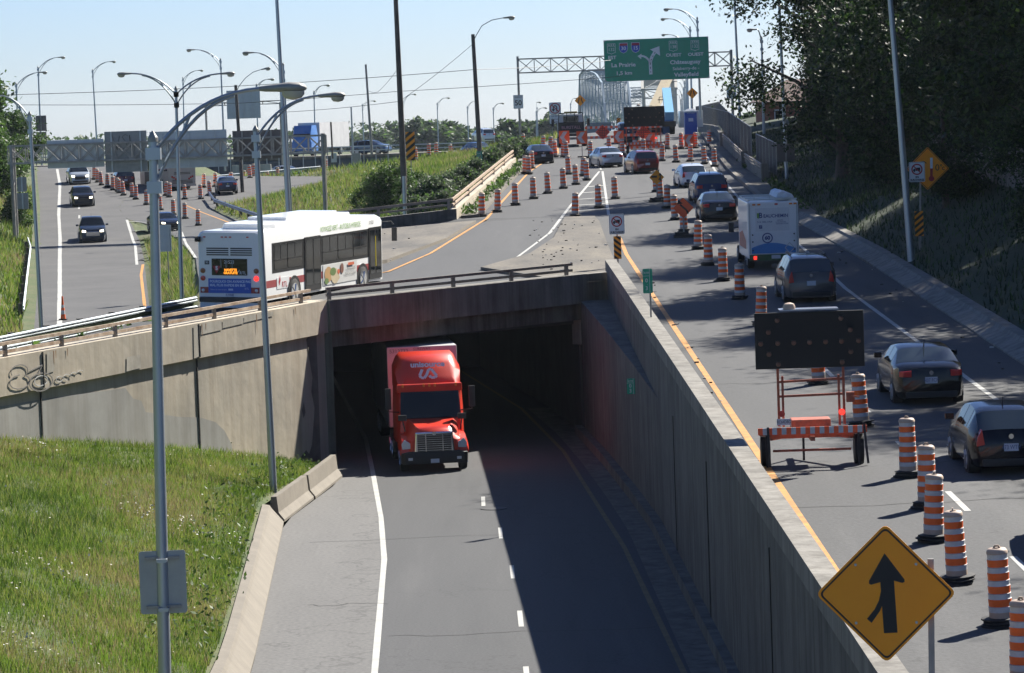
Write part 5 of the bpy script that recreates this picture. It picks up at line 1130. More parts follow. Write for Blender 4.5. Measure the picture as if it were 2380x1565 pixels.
for i, (a, c, d, Y) in enumerate([((1628, 262), (1620.6, 44), (1542, 22.5), 330), ((1608, 266), (1604, 65), (1535, 45), 378), ((1600, 268), (1596, 100), (1537, 81.5), 440), ((1597, 270), (1593.5, 150), (1552, 132), 540), ((1594, 271), (1591, 190), (1556, 172), 640), ((1591, 272), (1588.5, 205), (1558, 190), 720), ((1587, 273), (1585, 220), (1559, 207), 800), ((1584, 274), (1582, 232), (1560, 221), 880)]):
    lamp('lamp post in the receding line right of the green sign, %s from nearest' % ORD[i], Y, a, c, [d], None, .10 * max(1, Y / 500), hk=max(1, Y / 450), drop=.3, gap=.75, group='lamp posts receding to the bridge', strut=i < 3, n=8)
for i, (a, c, d, Y, zb) in enumerate([((2117, 575), (2064, -60), (1990, -90), 137, None), ((1830, 442), (1808, -60), (1740, -85), 215, None), ((1721, 300), (1705, -40), (1665, -60), 290, None), ((1776, 330), (1770, 90), (1735, 70), 290, None)]):
    x = P(*a, Y).x; lamp(('thick grey lamp post beside the temperature warning sign', 'grey lamp post in front of the dark trees, behind the box truck', 'thin grey lamp post at the left edge of the dark trees', 'short grey lamp post between the fence and the brick house')[i], Y, a, c, [d], bank(x, Y) - .1, .12 if i == 0 else .10, group='grey posts by the dark wood')
def pole(label, Y, base, top, r0, r1, m, zb=None, name='utility_pole', cat='pole', n=10):
    T_ = P(*top, Y); B_ = P(*base, Y); zb = B_.z if zb is None else zb; k = (zb - T_.z) / (B_.z - T_.z); B_ = T_.lerp(B_, k); t = thing(name, label, cat, B_)
    MB().tube([Vector((0, 0, -.3)), (T_ - B_)], [r0, r1], n).build('shaft', m, t, 40); return t
pole('very tall grey lighting mast behind the bus, leaving the top of the frame', 186, (674, 560), (640, -60), .155, .085, alu, 4.3, 'lighting_mast', 'mast')
pole('thick wooden utility pole wrapped in vines, leaving the top of the frame', 232, (938, 400), (918, -40), .23, .15, wood, land(P(938, 400, 232).x, 232))
pole('plain grey pole left of the thick wooden pole', 330, (864, 352), (850, 150), .13, .10, galvd, None)
pole('short pale pole with a box at its foot on the grass mound', 345, (821, 362), (816, 249), .10, .08, galv, None)
pole('short dark stub pole with a small plate on the grass mound', 345, (773, 362), (769, 284), .09, .09, wood, None)
pole('short grey steel post with pointed top among the sumac shrubs', 196, (941, 500), (939, 410), .11, .11, galv, land(P(941, 500, 196).x, 196), 'steel_post', 'post')
wp = pole('wooden lamp pole with single curved arm left of the green sign', 262, (1118, 406), (1099, 80), .20, .14, wood, None, 'wooden_lamp_pole', 'street lamp')
def woodlamp(t, Y, top, pts, tip):
    o = -Vector(t.location); q = [P(*p, Y) + o for p in pts]; MB().tube(q, .035, 6).build('arm', galv, t, 60); lamp_head(t, P(*tip, Y) + o, q[-1], 1.0)
woodlamp(wp, 262, None, [(1101.5, 94), (1106, 84), (1120, 60), (1143, 47), (1169, 42)], (1197, 40.5))
wq = pole('wooden lamp pole with curved arm in front of the hanging sign back', 315, (564, 446), (547.6, 198), .18, .14, wood, None, 'wooden_lamp_pole', 'street lamp')
woodlamp(wq, 315, None, [(550, 212), (556, 200), (570, 182), (588, 168), (607, 162)], (629, 158))
def cable(label, pts, r=.02):
    q = [P(*p) for p in pts]; b = MB(); out = []
    for a, c in zip(q, q[1:]):
        for i in range(12): out.append(a.lerp(c, i / 12) - Vector((0, 0, 4 * .012 * (c - a).length * (i / 12) * (1 - i / 12) * .3)))
    out.append(q[-1]); b.tube(out, r, 4); o = b.build('overhead_cable', black); tag(o, label, 'cable', 'overhead cables'); return o
cable('upper overhead cable running across the sky to the road sign gantry', [(-40, 222, 262), (559, 200, 262), (1103, 162, 262), (1420, 140, 300)])
cable('lower overhead cable running across the sky behind the big pole', [(40, 244, 300), (560, 240, 300), (921, 213, 300), (1440, 178, 300)])
cable('cable sloping down from the wooden lamp pole past the big pole', [(1102, 100, 262), (928, 236, 300), (640, 262, 330)])
cable('short slack cable hanging from the thick wooden pole to the grey pole', [(921, 165, 262), (878, 214, 290), (852, 208, 330)], .018)
# ================================================================== SIGNS
def post_sign(label, cat, Y, base, zb, h, r=.035, m=None, name='traffic_sign', rz=0., group=None, z0=-.3):
    B_ = P(*base, Y); B_.z = zb; t = thing(name, label, cat, B_, rz, group)
    b = MB(); b.box((0, .03, (h + z0) / 2), (r * 2, r * 1.6, h - z0)); b.build('post', m or galvd, t); return t
def panel(t, name, out, m, z, x=0, y=-.02, th=.02, edge=None, ew=.02, back=None):
    """flat sign plate with outline out (x, z) centred at x, z"""
    b = MB(); b.prism([(a + x, c + z) for a, c in out], y - th, y); o = b.build(name, m, t); 
    if edge:
        q = MB(); k = 1 - 2 * ew / max(abs(a) for a, c in out); k2 = 1 - 1.0 * ew / max(abs(a) for a, c in out)
        n = len(out)
        for i in range(n):
            a, c, e, f = out[i], out[(i + 1) % n], 0, 0
            q.poly([(p[0] * s + x, y - th - .003, p[1] * s + z) for p, s in ((a, k), (c, k), (c, k2 * .985 + .0), (a, k2 * .985))])
        q.build('border', edge, o)
    return o
def rect(w, h, r=.04):
    o = []
    for cx, cz, a0 in ((w / 2 - r, h / 2 - r, 0), (-w / 2 + r, h / 2 - r, 90), (-w / 2 + r, -h / 2 + r, 180), (w / 2 - r, -h / 2 + r, 270)):
        o += [(cx + r * math.cos(rad(a0 + k * 30)), cz + r * math.sin(rad(a0 + k * 30))) for k in range(4)]
    return o
def diamond(d, r=.05):
    s = d / math.sqrt(2); return [((a - c) / math.sqrt(2), (a + c) / math.sqrt(2)) for a, c in rect(s, s, r)]
def mark(par, fn, m, name='symbol'): q = MB(); fn(q); return q.build(name, m, par)
# big merge diamond on the parapet in front
Yd = 44.; c = P(2053, 1379, Yd); sg = thing('merge_sign', 'big yellow diamond sign with black merging arrow, in the right foreground', 'road sign', (c.x, c.y, UP(Yd) + .8))
zc = c.z - sg.location.z; dd = 327 / (FOC / Yd)
o = panel(sg, 'plate', diamond(dd, .07), yel_s, zc); o.rotation_euler = (0, 0, 0); k = dd / 1.72
q = MB(); dm = diamond(dd - .075, .06); di = diamond(dd - .135, .05)
for i in range(len(dm)): j = (i + 1) % len(dm); q.poly([(dm[i][0], -.044, dm[i][1] + zc), (dm[j][0], -.044, dm[j][1] + zc), (di[j][0], -.044, di[j][1] + zc), (di[i][0], -.044, di[i][1] + zc)])
S_ = lambda a, e: ((a - 1540) * .00215 * k * 1.0, -.046, (1100 - e) * .00215 * k + zc)          # arrow outline surveyed off the plate
off = (26, 0)
arrow = [(1560, 868), (1672, 1020), (1672, 1034), (1660, 1040), (1612, 1026), (1629, 1325), (1552, 1328), (1543, 1175), (1482, 1268), (1456, 1244), (1520, 1160), (1537, 1080), (1534, 1034), (1482, 1048), (1470, 1042), (1470, 1026)]
q.poly([S_(a - off[0], e) for a, e in [(1560, 868), (1672, 1020), (1672, 1034), (1660, 1040), (1612, 1026)] + [(1534, 1034), (1482, 1048), (1470, 1042), (1470, 1026)]])
q.poly([S_(a - off[0], e) for a, e in [(1612, 1022), (1629, 1325), (1552, 1328), (1537, 1080), (1534, 1030)]])
q.poly([S_(a - off[0], e) for a, e in [(1538, 1082), (1545, 1165), (1530, 1200), (1482, 1268), (1456, 1244), (1500, 1190), (1525, 1140)]])
q.build('symbol', blackp, o)
for a, e in ((-.37, .36), (.37, .36), (-.37, -.36), (.37, -.36)): b = MB(); b.tube([(a * k, -.04, zc + e * k), (a * k, -.055, zc + e * k)], .017, 10); b.build('bolt', galv, o)
px_ = P(2160, 1450, Yd).x - c.x; b = MB(); zt_ = P(2155, 1298, Yd).z - sg.location.z; b.box((px_, .05, zt_ / 2), (.075, .05, zt_), 0); b.build('post', galvd, sg)
sg.rotation_euler = (0, rad(1.0), rad(-3))
# sign back on the nearest lamp post
Yp = 64.8; c = P(377, 1356, Yp); sb_ = thing('road_sign', 'grey back of a rectangular sign clamped to the nearest lamp post', 'sign', (c.x, c.y + .16, c.z))
b = MB(); b.prism(rect(.86, 1.17, .05), .0, .012); b.build('plate', signback, sb_); sb_.rotation_euler = (0, 0, rad(4))
for z in (.45, -.46): b = MB(); b.box((0, -.03, z), (.64, .05, .06)); o = b.build('mounting_rail', galvd, sb_); b = MB(); b.box((0, -.29, z - .02), (.16, .05, .07)); b.box((.09, -.14, z - .02), (.02, .3, .05)); b.box((-.09, -.14, z - .02), (.02, .3, .05)); b.build('clamp', galv, o)
# no heavy trucks + hazard board on the island nose
def no_truck(t, z, w, h):
    o = panel(t, 'plate', rect(w, h, .05), whitep, z, edge=blackp, ew=.012); y = -.046
    q = MB(); s = w / .62; zz = z + h * .13
    q.poly([(x * s, y, zz + v * s) for x, v in ((-.06, -.06), (.13, -.05), (.13, .07), (-.06, .06))], 0); q.poly([(x * s, y, zz + v * s) for x, v in ((-.15, -.07), (-.07, -.07), (-.07, .03), (-.11, .03), (-.15, -.01))], 0)
    for x in (-.10, .09): q.ring2(x * s, zz - .075 * s, 0, .028 * s, y - .001, 0, 10)
    q.ring2(0, zz, .17 * s, .22 * s, y - .003, 1); q.line2([(-.13 * s, zz + .13 * s), (.13 * s, zz - .13 * s)], .04 * s, y - .004, 1); q.build('symbol', [blackp, red_s], o)
    q = MB(); q.text('EN', .10 * s, (0, y, z - h * .26), bold=.004); q.text('SURCHARGE', .10 * s, (0, y, z - h * .40), sx=.92, bold=.004); q.build('lettering', blackp, o)
def hazard(t, z, w, h, x=0, sgn=1, n=4):
    o = panel(t, 'hazard_board', rect(w, h, .02), yel_s, z, x); q = MB(); y = -.044; s = h / n
    for i in range(-1, n + 1):
        z0 = z - h / 2 + s * i + .05; pts = [(-w / 2, z0), (w / 2, z0 - sgn * w * .8 + 0), (w / 2, z0 - sgn * w * .8 + s * .5), (-w / 2, z0 + s * .5)]
        lo, hi = z - h / 2, z + h / 2; cl = []
        for k in range(4):                                   # clip the stripe to the board
            (a, c), (e, f) = pts[k], pts[(k + 1) % 4]
            cl.append((a, min(hi, max(lo, c))))
            for lim in ((lo, hi) if f > c else (hi, lo)):
                if (c - lim) * (f - lim) < 0: u = (lim - c) / (f - c); cl.append((a + (e - a) * u, lim))
        ar = sum(cl[k][0] * cl[(k + 1) % len(cl)][1] - cl[(k + 1) % len(cl)][0] * cl[k][1] for k in range(len(cl)))
        if abs(ar) > .01: q.poly([(a + x, y, c) for a, c in cl])
    q.build('stripe', blackp, o)
p = G(1437, 629, UP); t = thing('no_truck_sign', 'white no-truck sign EN SURCHARGE over a striped hazard board, on the island nose', 'road sign', p, -.02)
MB().box((0, .03, .95), (.06, .05, 1.95)).build('post', galvd, t); hazard(t, .93, .30, .92, 0, 1); no_truck(t, 1.88, .62, .82)
def km(label, p, z, w, h, nums, post=True, rz=0, m=None):
    t = thing('kilometre_marker', label, 'marker', p, rz, 'green kilometre markers')
    if post: MB().box((.07, .03, z / 2), (.05, .05, z)).build('post', galvd, t)
    o = panel(t, 'plate', rect(w, h, .03), m or green_s, z, th=.02); q = MB(); y = -.045
    q.text('km', w * .48, (-w * .12, y, z + h * .35)); q.text(nums[0], w * .55, (-w * .12, y, z + h * .02), bold=.003); q.text('.', w * .4, (-w * .05, y, z - h * .11)); q.text(nums[1], w * .55, (-w * .12, y, z - h * .3), bold=.003)
    q.line2([(-w / 2, z + h * .21), (w * .2, z + h * .21)], .012, y); q.line2([(w * .2, -h / 2 + z), (w * .2, h / 2 + z)], .012, y); q.build('lettering', mat('sign_letter', (.55, .62, .60), .5, 0, 0), o); return t
p = G(1508, 738, UP, .8); km('green marker km 0.3 on a thin post on top of the parapet', p, 1.13, .30, .76, '03')
b_ = P(1466, 898, 112.5); b_.x = terp(T_LB, 112.5) - .10; t = km('small green marker km 0.3 fixed to the shaded cutting wall', (b_.x, b_.y, b_.z), 0, .30, .50, '03', False, -.2)
MB().box((.16, .0, 0), (.22, .03, .40)).build('bracket', galvd, t)
km('green marker km 0.2 in front of the sumac shrubs by the ramp', P(1116, 410, 255), 1.3, .42, 1.0, '02', m=mat('green_sign_bright', (.01, .22, .17), .5, 0, .05))
# temperature warning + no truck + hazard board on the bank
Yt = 139.; c = P(2151, 392, Yt); x = c.x; zb = bank(x, Yt)
t = thing('temperature_sign', 'yellow diamond sign with truck, thermometer and 0 C in front of dark trees', 'road sign', (x, Yt, zb)); zc = c.z - zb; dd = 100 / (FOC / Yt)
MB().box((-.28, .04, zc / 2 - .2), (.07, .05, zc - .3)).build('post', galvd, t)
o = panel(t, 'plate', diamond(dd, .06), yel_s, zc); q = MB(); dm, di = diamond(dd - .06, .05), diamond(dd - .12, .05)
for i in range(len(dm)): j = (i + 1) % len(dm); q.poly([(dm[i][0], -.044, dm[i][1] + zc), (dm[j][0], -.044, dm[j][1] + zc), (di[j][0], -.044, di[j][1] + zc), (di[i][0], -.044, di[i][1] + zc)], 0)
q.poly([(.10, -.044, zc - .38), (.20, -.044, zc - .38), (.20, -.044, zc + .0), (.10, -.044, zc + .0)], 1); q.ring2(.15, zc - .4, 0, .11, -.046, 1, 14); q.poly([(.10, -.044, zc + .0), (.20, -.044, zc + .0), (.20, -.044, zc + .42), (.10, -.044, zc + .42)], 2)
q.text('0', .36, (.38, -.046, zc + .02), m=0); q.text('c', .3, (.62, -.046, zc + .02), m=0); q.ring2(.53, zc + .12, .025, .045, -.046, 0, 10); q.line2([(-.45, zc + .22), (-.15, zc + .28), (-.05, zc + .2)], .03, -.046, 0); q.build('symbol', [blackp, red_s, whitep], o); t.rotation_euler = (0, rad(1.5), 0)
c2 = P(2131, 400, Yt - 1.2); t = thing('no_truck_sign', 'small white no-truck sign EN SURCHARGE strapped to the lamp post before the yellow diamond', 'road sign', (c2.x, c2.y, c2.z)); no_truck(t, 0, .62, .78)
MB().box((-.25, .04, .2), (.3, .03, .04)).build('bracket', galvd, t); MB().box((-.25, .04, -.3), (.3, .03, .04)).build('bracket', galvd, t)
c3 = P(2136, 520, Yt); t = thing('hazard_marker', 'yellow and black striped board on the dark grass bank right of the lamp post', 'hazard board', (c3.x, Yt, bank(c3.x, Yt))); zc = c3.z - t.location.z
MB().box((0, .04, zc / 2), (.06, .05, zc)).build('post', galvd, t); hazard(t, zc, .34, .98, 0, -1)
c4 = P(954, 340, 243); t = thing('hazard_marker', 'yellow and black striped board among the shrubs by the big wooden pole', 'hazard board', (c4.x, 243, c4.z - 2.2)); MB().box((0, .04, 1.2), (.07, .05, 2.4)).build('post', galvd, t); hazard(t, 2.2, .62, 1.95, 0, -1)
c4 = P(1438, 284, 345); t = thing('hazard_marker', 'tiny yellow and black striped board just left of the far black arrow panel', 'hazard board', (c4.x, 345, 10.5)); zc = c4.z - 10.5; MB().box((0, .04, zc / 2), (.07, .05, zc)).build('post', galvd, t); hazard(t, zc, .4, .8, 0, -1)
# speed signs, no U-turn, lane-narrows, bus merge, detour diamond
def speed(label, Y, c, zb):
    p = P(*c, Y); t = thing('speed_sign', label, 'road sign', (p.x, Y, zb), 0, 'maximum 50 signs'); z = p.z - zb
    o = panel(t, 'plate', rect(.9, 1.25, .06), whitep, z, edge=blackp, ew=.015); q = MB(); q.text('MAXIMUM', .17, (0, -.045, z + .42), sx=.85); q.text('50', .66, (0, -.045, z - .12), bold=.012); q.build('lettering', blackp, o); MB().box((0, .03, z), (.5, .06, .08)).build('bracket', galvd, t); return t
speed('white MAXIMUM 50 sign on the left leg of the green sign gantry', 324.4, (1204.5, 237), 9.8); speed('white MAXIMUM 50 sign on the right leg of the gantry by the dark trees', 324.4, (1700, 214), 9.9)
p = P(1290, 252, 322); t = thing('no_u_turn_sign', 'white no U-turn sign with a text plate below, left of the tow truck', 'road sign', (p.x, 322, UP(322))); z = p.z - t.location.z; MB().box((-.3, .03, z / 2), (.06, .05, z)).build('post', galvd, t); MB().box((.35, .03, z / 2), (.06, .05, z)).build('post', galvd, t)
o = panel(t, 'plate', rect(1.07, 1.07, .06), whitep, z); q = MB(); y = -.046; q.line2([(.15, z - .3), (.15, z + .1), (.09, z + .2), (0, z + .24), (-.09, z + .2), (-.15, z + .1), (-.15, z - .12)], .09, y, 0); q.poly([(-.32, y, z - .08), (-.0, y, z - .08), (-.16, y, z - .32)], 0); q.ring2(0, z, .40, .49, y - .002, 1); q.line2([(-.3, z + .3), (.3, z - .3)], .08, y - .003, 1); q.build('symbol', [blackp, red_s], o)
o = panel(t, 'text_plate', rect(1.05, .82, .04), whitep, z - 1.0); q = MB()
for s_, e in (('EXCEPTE', .26), ('VEHICULES', .0), ('AUTORISES', -.26)): q.text(s_, .2, (0, -.046, z - 1.0 + e), sx=.85)
q.build('lettering', blackp, o)
def narrows(label, Y, c, zb, d=.95):
    p = P(*c, Y); t = thing('lane_narrows_sign', label, 'road sign', (p.x, Y, zb), 0, 'yellow lane-narrows diamonds'); z = p.z - zb; MB().box((0, .03, z / 2), (.07, .05, z)).build('post', galvd, t); o = panel(t, 'plate', diamond(d, .05), yel_s, z); q = MB()
    for s in (1, -1): q.line2([(s * .2 * d, z - .24 * d), (s * .17 * d, z - .08 * d), (s * .11 * d, z + .06 * d), (s * .1 * d, z + .25 * d)], .085 * d, -.046)
    q.build('symbol', blackp, o)
narrows('yellow lane-narrows diamond on a post above the tow truck', 330, (1348.5, 234), 10.4, 1.06); narrows('yellow lane-narrows diamond among the lamp posts right of the green sign', 330, (1609, 217), 10.4, 1.06)
rubb = black
def portable(label, q0, c, dd, m, fn, name, h=None, cat='road sign', zz=None):
    p = gq(*q0); z = P(*c, p.y).z - p.z; t = thing(name, label, cat, p, .03); MB().box((0, .04, z / 2), (.07, .05, z)).build('post', galvd, t)
    b = MB(); b.box((0, .05, .07), (.95, .55, .12)); b.box((-.1, .1, .19), (.62, .42, .12)); b.build('rubber_base', rubber, t, 0, .015)
    if dd: o = panel(t, 'plate', diamond(dd, .05), m, z); q = MB(); fn(q, z); q.build('symbol', blackp, o)
    return t, z
def f1(q, z):
    q.poly([(-.30, -.046, z - .02), (.02, -.046, z - .02), (.02, -.046, z + .1), (-.30, -.046, z + .1)]); q.line2([(.2, z - .2), (.2, z + .1)], .06, -.046); q.poly([(.10, -.046, z + .1), (.30, -.046, z + .1), (.2, -.046, z + .26)]); q.line2([(.11, z - .16), (.19, z - .02)], .05, -.047)
portable('small yellow diamond with bus and merging arrow on a post among the drums', (1528, 470), (1524.5, 412.5), .84, yel_s, f1, 'bus_merge_sign')
def f2(q, z):
    q.line2([(.20, z - .28), (.2, z - .2), (.12, z - .08), (-.04, z + .06), (-.14, z + .16)], .085, -.046); q.poly([(-.30, -.046, z + .17), (-.02, -.046, z + .2), (-.21, -.046, z + .38)])
portable('orange diamond with black bent arrow in front of a drum, beside the dark sedan', (1590, 552), (1590, 483.5), .97, orange_s, f2, 'detour_sign')
CH = 'orange chevron boards at the closed lanes'
for i, (c, yb) in enumerate([((1312.5, 319), 366), ((1353, 320), 366), ((1438.5, 318), 350), ((1511, 323.5), 356), ((1602.5, 327), 346)]):
    p = gq(c[0] + .5, yb); t = thing('chevron_board', ('orange chevron board in front of the tow truck, left one', 'orange chevron board on a post in front of the tow truck, right one', 'orange chevron board beside the dark blue minivan', 'orange chevron board at the foot of the far arrow trailer', 'orange chevron board beside the blue portable toilet')[i], 'chevron sign', p, 0, CH); z = P(*c, p.y).z - p.z
    MB().box((0, .03, z / 2), (.06, .05, z)).build('post', galvd, t); o = panel(t, 'plate', rect(.80, .98, .03), orange_s, z); q = MB(); y = -.046
    q.poly([(.26, y, z + .42), (-.06, y, z + .42), (-.34, y, z), (-.02, y, z)]); q.poly([(-.34, y, z), (-.02, y, z), (.26, y, z - .42), (-.06, y, z - .42)]); q.build('symbol', drumw, o); MB().box((0, .05, .05), (.7, .4, .1)).build('rubber_base', rubber, t)
stripeM = [orange_s, drumw]
def striped(b, x0, x1, z, h, y=0, th=.04, n=8):
    for i in range(n): a, c = x0 + (x1 - x0) * i / n, x0 + (x1 - x0) * (i + 1) / n; b.box(((a + c) / 2, y, z), (c - a, th, h), 0, i % 2)
def barricade(label, p, w, zs, dz, mesh=True):
    t = thing('barricade', label, 'barricade', p, 0, 'striped barricades closing the lanes')
    for z in zs: b = MB(); striped(b, -w / 2, w / 2, z, .2, n=14); b.build('striped_rail', stripeM, t)
    for x in (-w / 2 + .15, w / 2 - .15): MB().box((x, .04, max(zs) / 2 + .1), (.08, .06, max(zs) + .2)).build('leg', orpaint, t); MB().box((x, .04, .05), (.2, .9, .1)).build('foot', rubber, t)
    if mesh: 
        o = panel(t, 'mesh_diamond', diamond(1.2, .03), mat('mesh_orange', (.75, .06, .03), .6, 0, 0), dz, 0, -.05); q = MB()
        for k in range(-3, 4):
            e = .55 - abs(k) * .16
            q.line2([(k * .14, dz - e), (k * .14, dz + e)], .035, -.074); q.line2([(-e, dz + k * .14), (e, dz + k * .14)], .035, -.075)
        q.build('mesh', blackp, o)
barricade('red and white barricade with mesh diamond between tow truck and dark blue minivan', gq(1402, 346), 2.9, (.95, 1.75), 1.35)
barricade('red and white barricade with mesh diamond under the far black arrow panel', gq(1497, 353), 3.0, (.35, 1.35, 1.95), 1.5)
# ================================================================== GANTRIES
def gantry(label, Y, posts, z0, z1, xa, xb, dy=1.2, r=.09, n=14, cross=True, tilt=0.):
    t = thing('sign_gantry', label, 'gantry')
    for x, zb, zt in posts:
        for yy in (-dy / 2, dy / 2): MB().cyl((x, Y + yy, zb - .3), (x, Y + yy, zt), r * 1.6, n=10).build('post', galvd, t, 40)
        b = MB()
        for i in range(3): z = zb + (zt - zb) * (i + .5) / 3; b.bar((x, Y - dy / 2, z), (x, Y + dy / 2, z + .8), .08, .08)
        b.build('post_brace', galvd, t)
    for z in (z0, z1):
        for yy in (-dy / 2, dy / 2): MB().bar((xa, Y + yy, z), (xb, Y + yy, z + tilt), r * 1.5, r * 1.5).build('chord', galvd, t)
    for i in range(n + 1):
        x = xa + (xb - xa) * i / n; dz = tilt * i / n
        for yy in (-dy / 2, dy / 2): 
            b = MB(); b.bar((x, Y + yy, z0 + dz), (x, Y + yy, z1 + dz), .07, .07)
            if i < n: x2 = xa + (xb - xa) * (i + 1) / n; d2 = tilt * (i + 1) / n; b.bar((x, Y + yy, z1 + dz), (x2, Y + yy, z0 + d2), .06, .06); b.bar((x, Y + yy + .03, z0 + dz), (x2, Y + yy + .03, z1 + d2), .06, .06) if cross else None
            b.build('web', galvd, t)
    return t
Yg = 265.; A, B_ = P(20, 340.6, Yg), P(757, 314.6, Yg); lo = P(20, 381, Yg).z
gantry('weathered lattice gantry spanning the left road, carrying four sign backs', Yg, [(P(28, 345, Yg).x, land(P(35, 540, Yg).x, Yg), A.z + .1), (P(750, 310, Yg).x, land(P(751, 495, Yg).x, Yg), B_.z + .15)], lo, A.z, A.x, B_.x, n=18, tilt=B_.z - A.z)
def signbackpanel(label, x0, x1, y0, y1, Y, m, ribs, extra=None):
    a, c = P(x0, (y0 + y1) / 2, Y), P(x1, (y0 + y1) / 2, Y); zt, zb = P((x0 + x1) / 2, y0, Y).z, P((x0 + x1) / 2, y1, Y).z; w = c.x - a.x
    t = thing('road_sign', label, 'sign', ((a.x + c.x) / 2, Y, (zt + zb) / 2), 0, 'sign backs on the left gantry'); h = zt - zb; b = MB(); b.box((0, 0, 0), (w, .04, h)); b.build('plate', m, t)
    b = MB(); k = int(h / .3)
    for i in range(k): b.box((0, -.035, -h / 2 + h * (i + .5) / k), (w - .02, .03, .035))
    b.build('rib', m, t)
    for f in ribs: MB().box((-w / 2 + w * f, -.08, 0), (.10, .06, h)).build('mounting_rail', galv if m is not sb_dark else galvd, t)
    if extra: extra(t, w, h)
sb_pale = mat('sign_back_pale', (.42, .47, .50), .45, .35, .08, 2); sb_grey = mat('sign_back_grey', (.25, .265, .265), .5, .35, .12, 2); sb_dark = mat('sign_back_brown', (.14, .125, .12), .6, .2, .15, 2)
def tagged(t, w, h):
    q = MB(); 
    for pts in ([(-w * .32, h * .42), (-w * .2, h * .05), (-w * .14, h * .4)], [(w * .06, h * .38), (-w * .0, h * .42), (-w * .08, h * .36), (w * .02, h * .22), (w * .04, h * .1), (-w * .08, h * .07)], [(w * .1, h * .4), (w * .12, h * .08)]):
        for (a, c), (e, f) in zip(pts, pts[1:]): q.bar((a, -.13, c), (e, -.13, f), .05, .02)
    q.build('graffiti', black, t)
signbackpanel('pale corrugated sign back, first from the left on the gantry', 110, 242, 325, 390, Yg + .75, sb_pale, (.33, .85)); signbackpanel('grey sign back with black scribble, second from the left on the gantry', 244, 342, 305, 400, Yg + .75, sb_grey, (.16, .85), tagged)
signbackpanel('wide pale corrugated sign back, third from the left on the gantry', 349, 528, 304, 390, Yg + .75, sb_pale, (.15, .5, .85)); signbackpanel('dark brown sign back, rightmost on the left gantry', 541, 653, 303, 370, Yg + .75, sb_dark, (.2, .8))
signbackpanel('pale blue sign back hanging high behind the wooden lamp pole', 527, 605, 210, 276, 380, sb_pale, (.25, .5, .75)); 
gantry('thin grey sign gantry far behind, holding the high pale sign back', 381, [(P(478, 245, 381).x, 8.8, P(478, 243, 381).z), (P(651, 240, 381).x, 8.8, P(651, 238, 381).z)], P(478, 247, 381).z, P(478, 240, 381).z, P(478, 245, 381).x, P(655, 240, 381).x, .6, .06, 4, False)
for lb, r_ in (('grey rectangular sign back on the upper far left lamp post', (83, 108, 269, 305)), ('narrow sign back below the other on the far left lamp post', (84, 108, 307, 319))): signbackpanel(lb, *r_, 399, sb_dark, (.5,))
signbackpanel('grey sign back on the left gantry leg, upper shield-shaped one', 40, 62, 412, 446, Yg - 1, sb_grey, (.5,)); signbackpanel('grey rectangular sign back on the left gantry leg, lower one', 40, 66, 449, 486, Yg - 1, sb_grey, (.5,))
signbackpanel('pale square sign back in front of the grass island', 370, 398, 523, 585, 196, sb_pale, (.8,)); MB_ = COL.objects[-1]; tq = [o for o in bpy.data.objects if o.get('label') == 'pale square sign back in front of the grass island'][0]; MB().box((.1, .1, -1.2), (.06, .05, 3.2)).build('post', galvd, tq)
signbackpanel('grey square sign back on the dark lamp post behind the box truck', 1806, 1847, 335, 376, 214.6, sb_dark, (.5,))
tag(MB().box(P(776, 367, 345), (.55, .03, .9)).build('pole_plate', sb_pale), 'small pale plate on the dark stub pole', 'notice board'); tag(MB().box(P(829, 372, 345), (.8, .4, 1.3)).build('electrical_cabinet', sb_grey), 'grey utility box at the foot of the pale short pole', 'box')  # small plate on the stub pole and a utility box
Yr = 325.; A, B_ = P(1203, 138, Yr), P(1699, 121, Yr); lo = P(1207, 170, Yr).z
gantry('tall lattice gantry over the right road carrying the big green sign', Yr, [(A.x, 9.8, A.z + .25), (B_.x, 9.8, B_.z + .2)], lo, A.z, A.x, B_.x, .8, .07, 13)
# the green direction sign
c = P(1526, 138, Yr - 1.2); gsn = thing('direction_sign', 'big green overhead direction sign to La Prairie and Chateauguay', 'road sign', c); w, h = 242 / (FOC / Yr), 96 / (FOC / Yr); gsn.rotation_euler = (0, rad(-.2), 0)
panel(gsn, 'plate', [(-w / 2, -h / 2), (w / 2, -h / 2), (w / 2, h / 2), (-w / 2, h / 2)], signback, 0, 0, .02, .04); o = panel(gsn, 'face', rect(w - .06, h - .06, .3), green_s, 0, 0, -.022, .01)
q = MB(); y = -.05; L_ = mat('sign_letter_bright', (.8, .84, .82), .5, 0, 0)
X = lambda u: (u - 1256) / 2000 * w; Z = lambda u, x=1256: (545 + (1256 - x) * .045 - u) / 790 * h
def T2(s, size, x, z, b=.0, sx=1.): q.text(s, size, (X(x), y, Z(z, x)), bold=b, sx=sx)
T2('EST', .42, 410, 522, .012, 1.15); T2('La Prairie', .52, 620, 660, .014, 1.12); T2('1,5 km', .46, 625, 815, .012, 1.2); T2('OUEST', .40, 1585, 465, .012, 1.15); T2('OUEST', .40, 2005, 448, .012, 1.15)
T2('Châteauguay', .50, 1800, 595, .014, 1.08); T2('Salaberry-de -', .40, 1810, 715, .006, 1.08); T2('Valleyfield', .50, 1815, 830, .014, 1.1)
def ribb(pts, wd, m=0): q.line2([(X(a), Z(b_, a)) for a, b_ in pts], wd, y, m)
ribb([(1137, 835), (1135, 600), (1145, 560), (1175, 490), (1235, 400)], .30); ribb([(1125, 620), (1110, 570), (1070, 520), (1010, 490), (960, 485)], .18)
q.poly([(X(a), y - .001, Z(b_, a)) for a, b_ in ((1140, 362), (1318, 296), (1325, 480))]); q.poly([(X(a), y - .001, Z(b_, a)) for a, b_ in ((893, 490), (972, 442), (962, 548))])
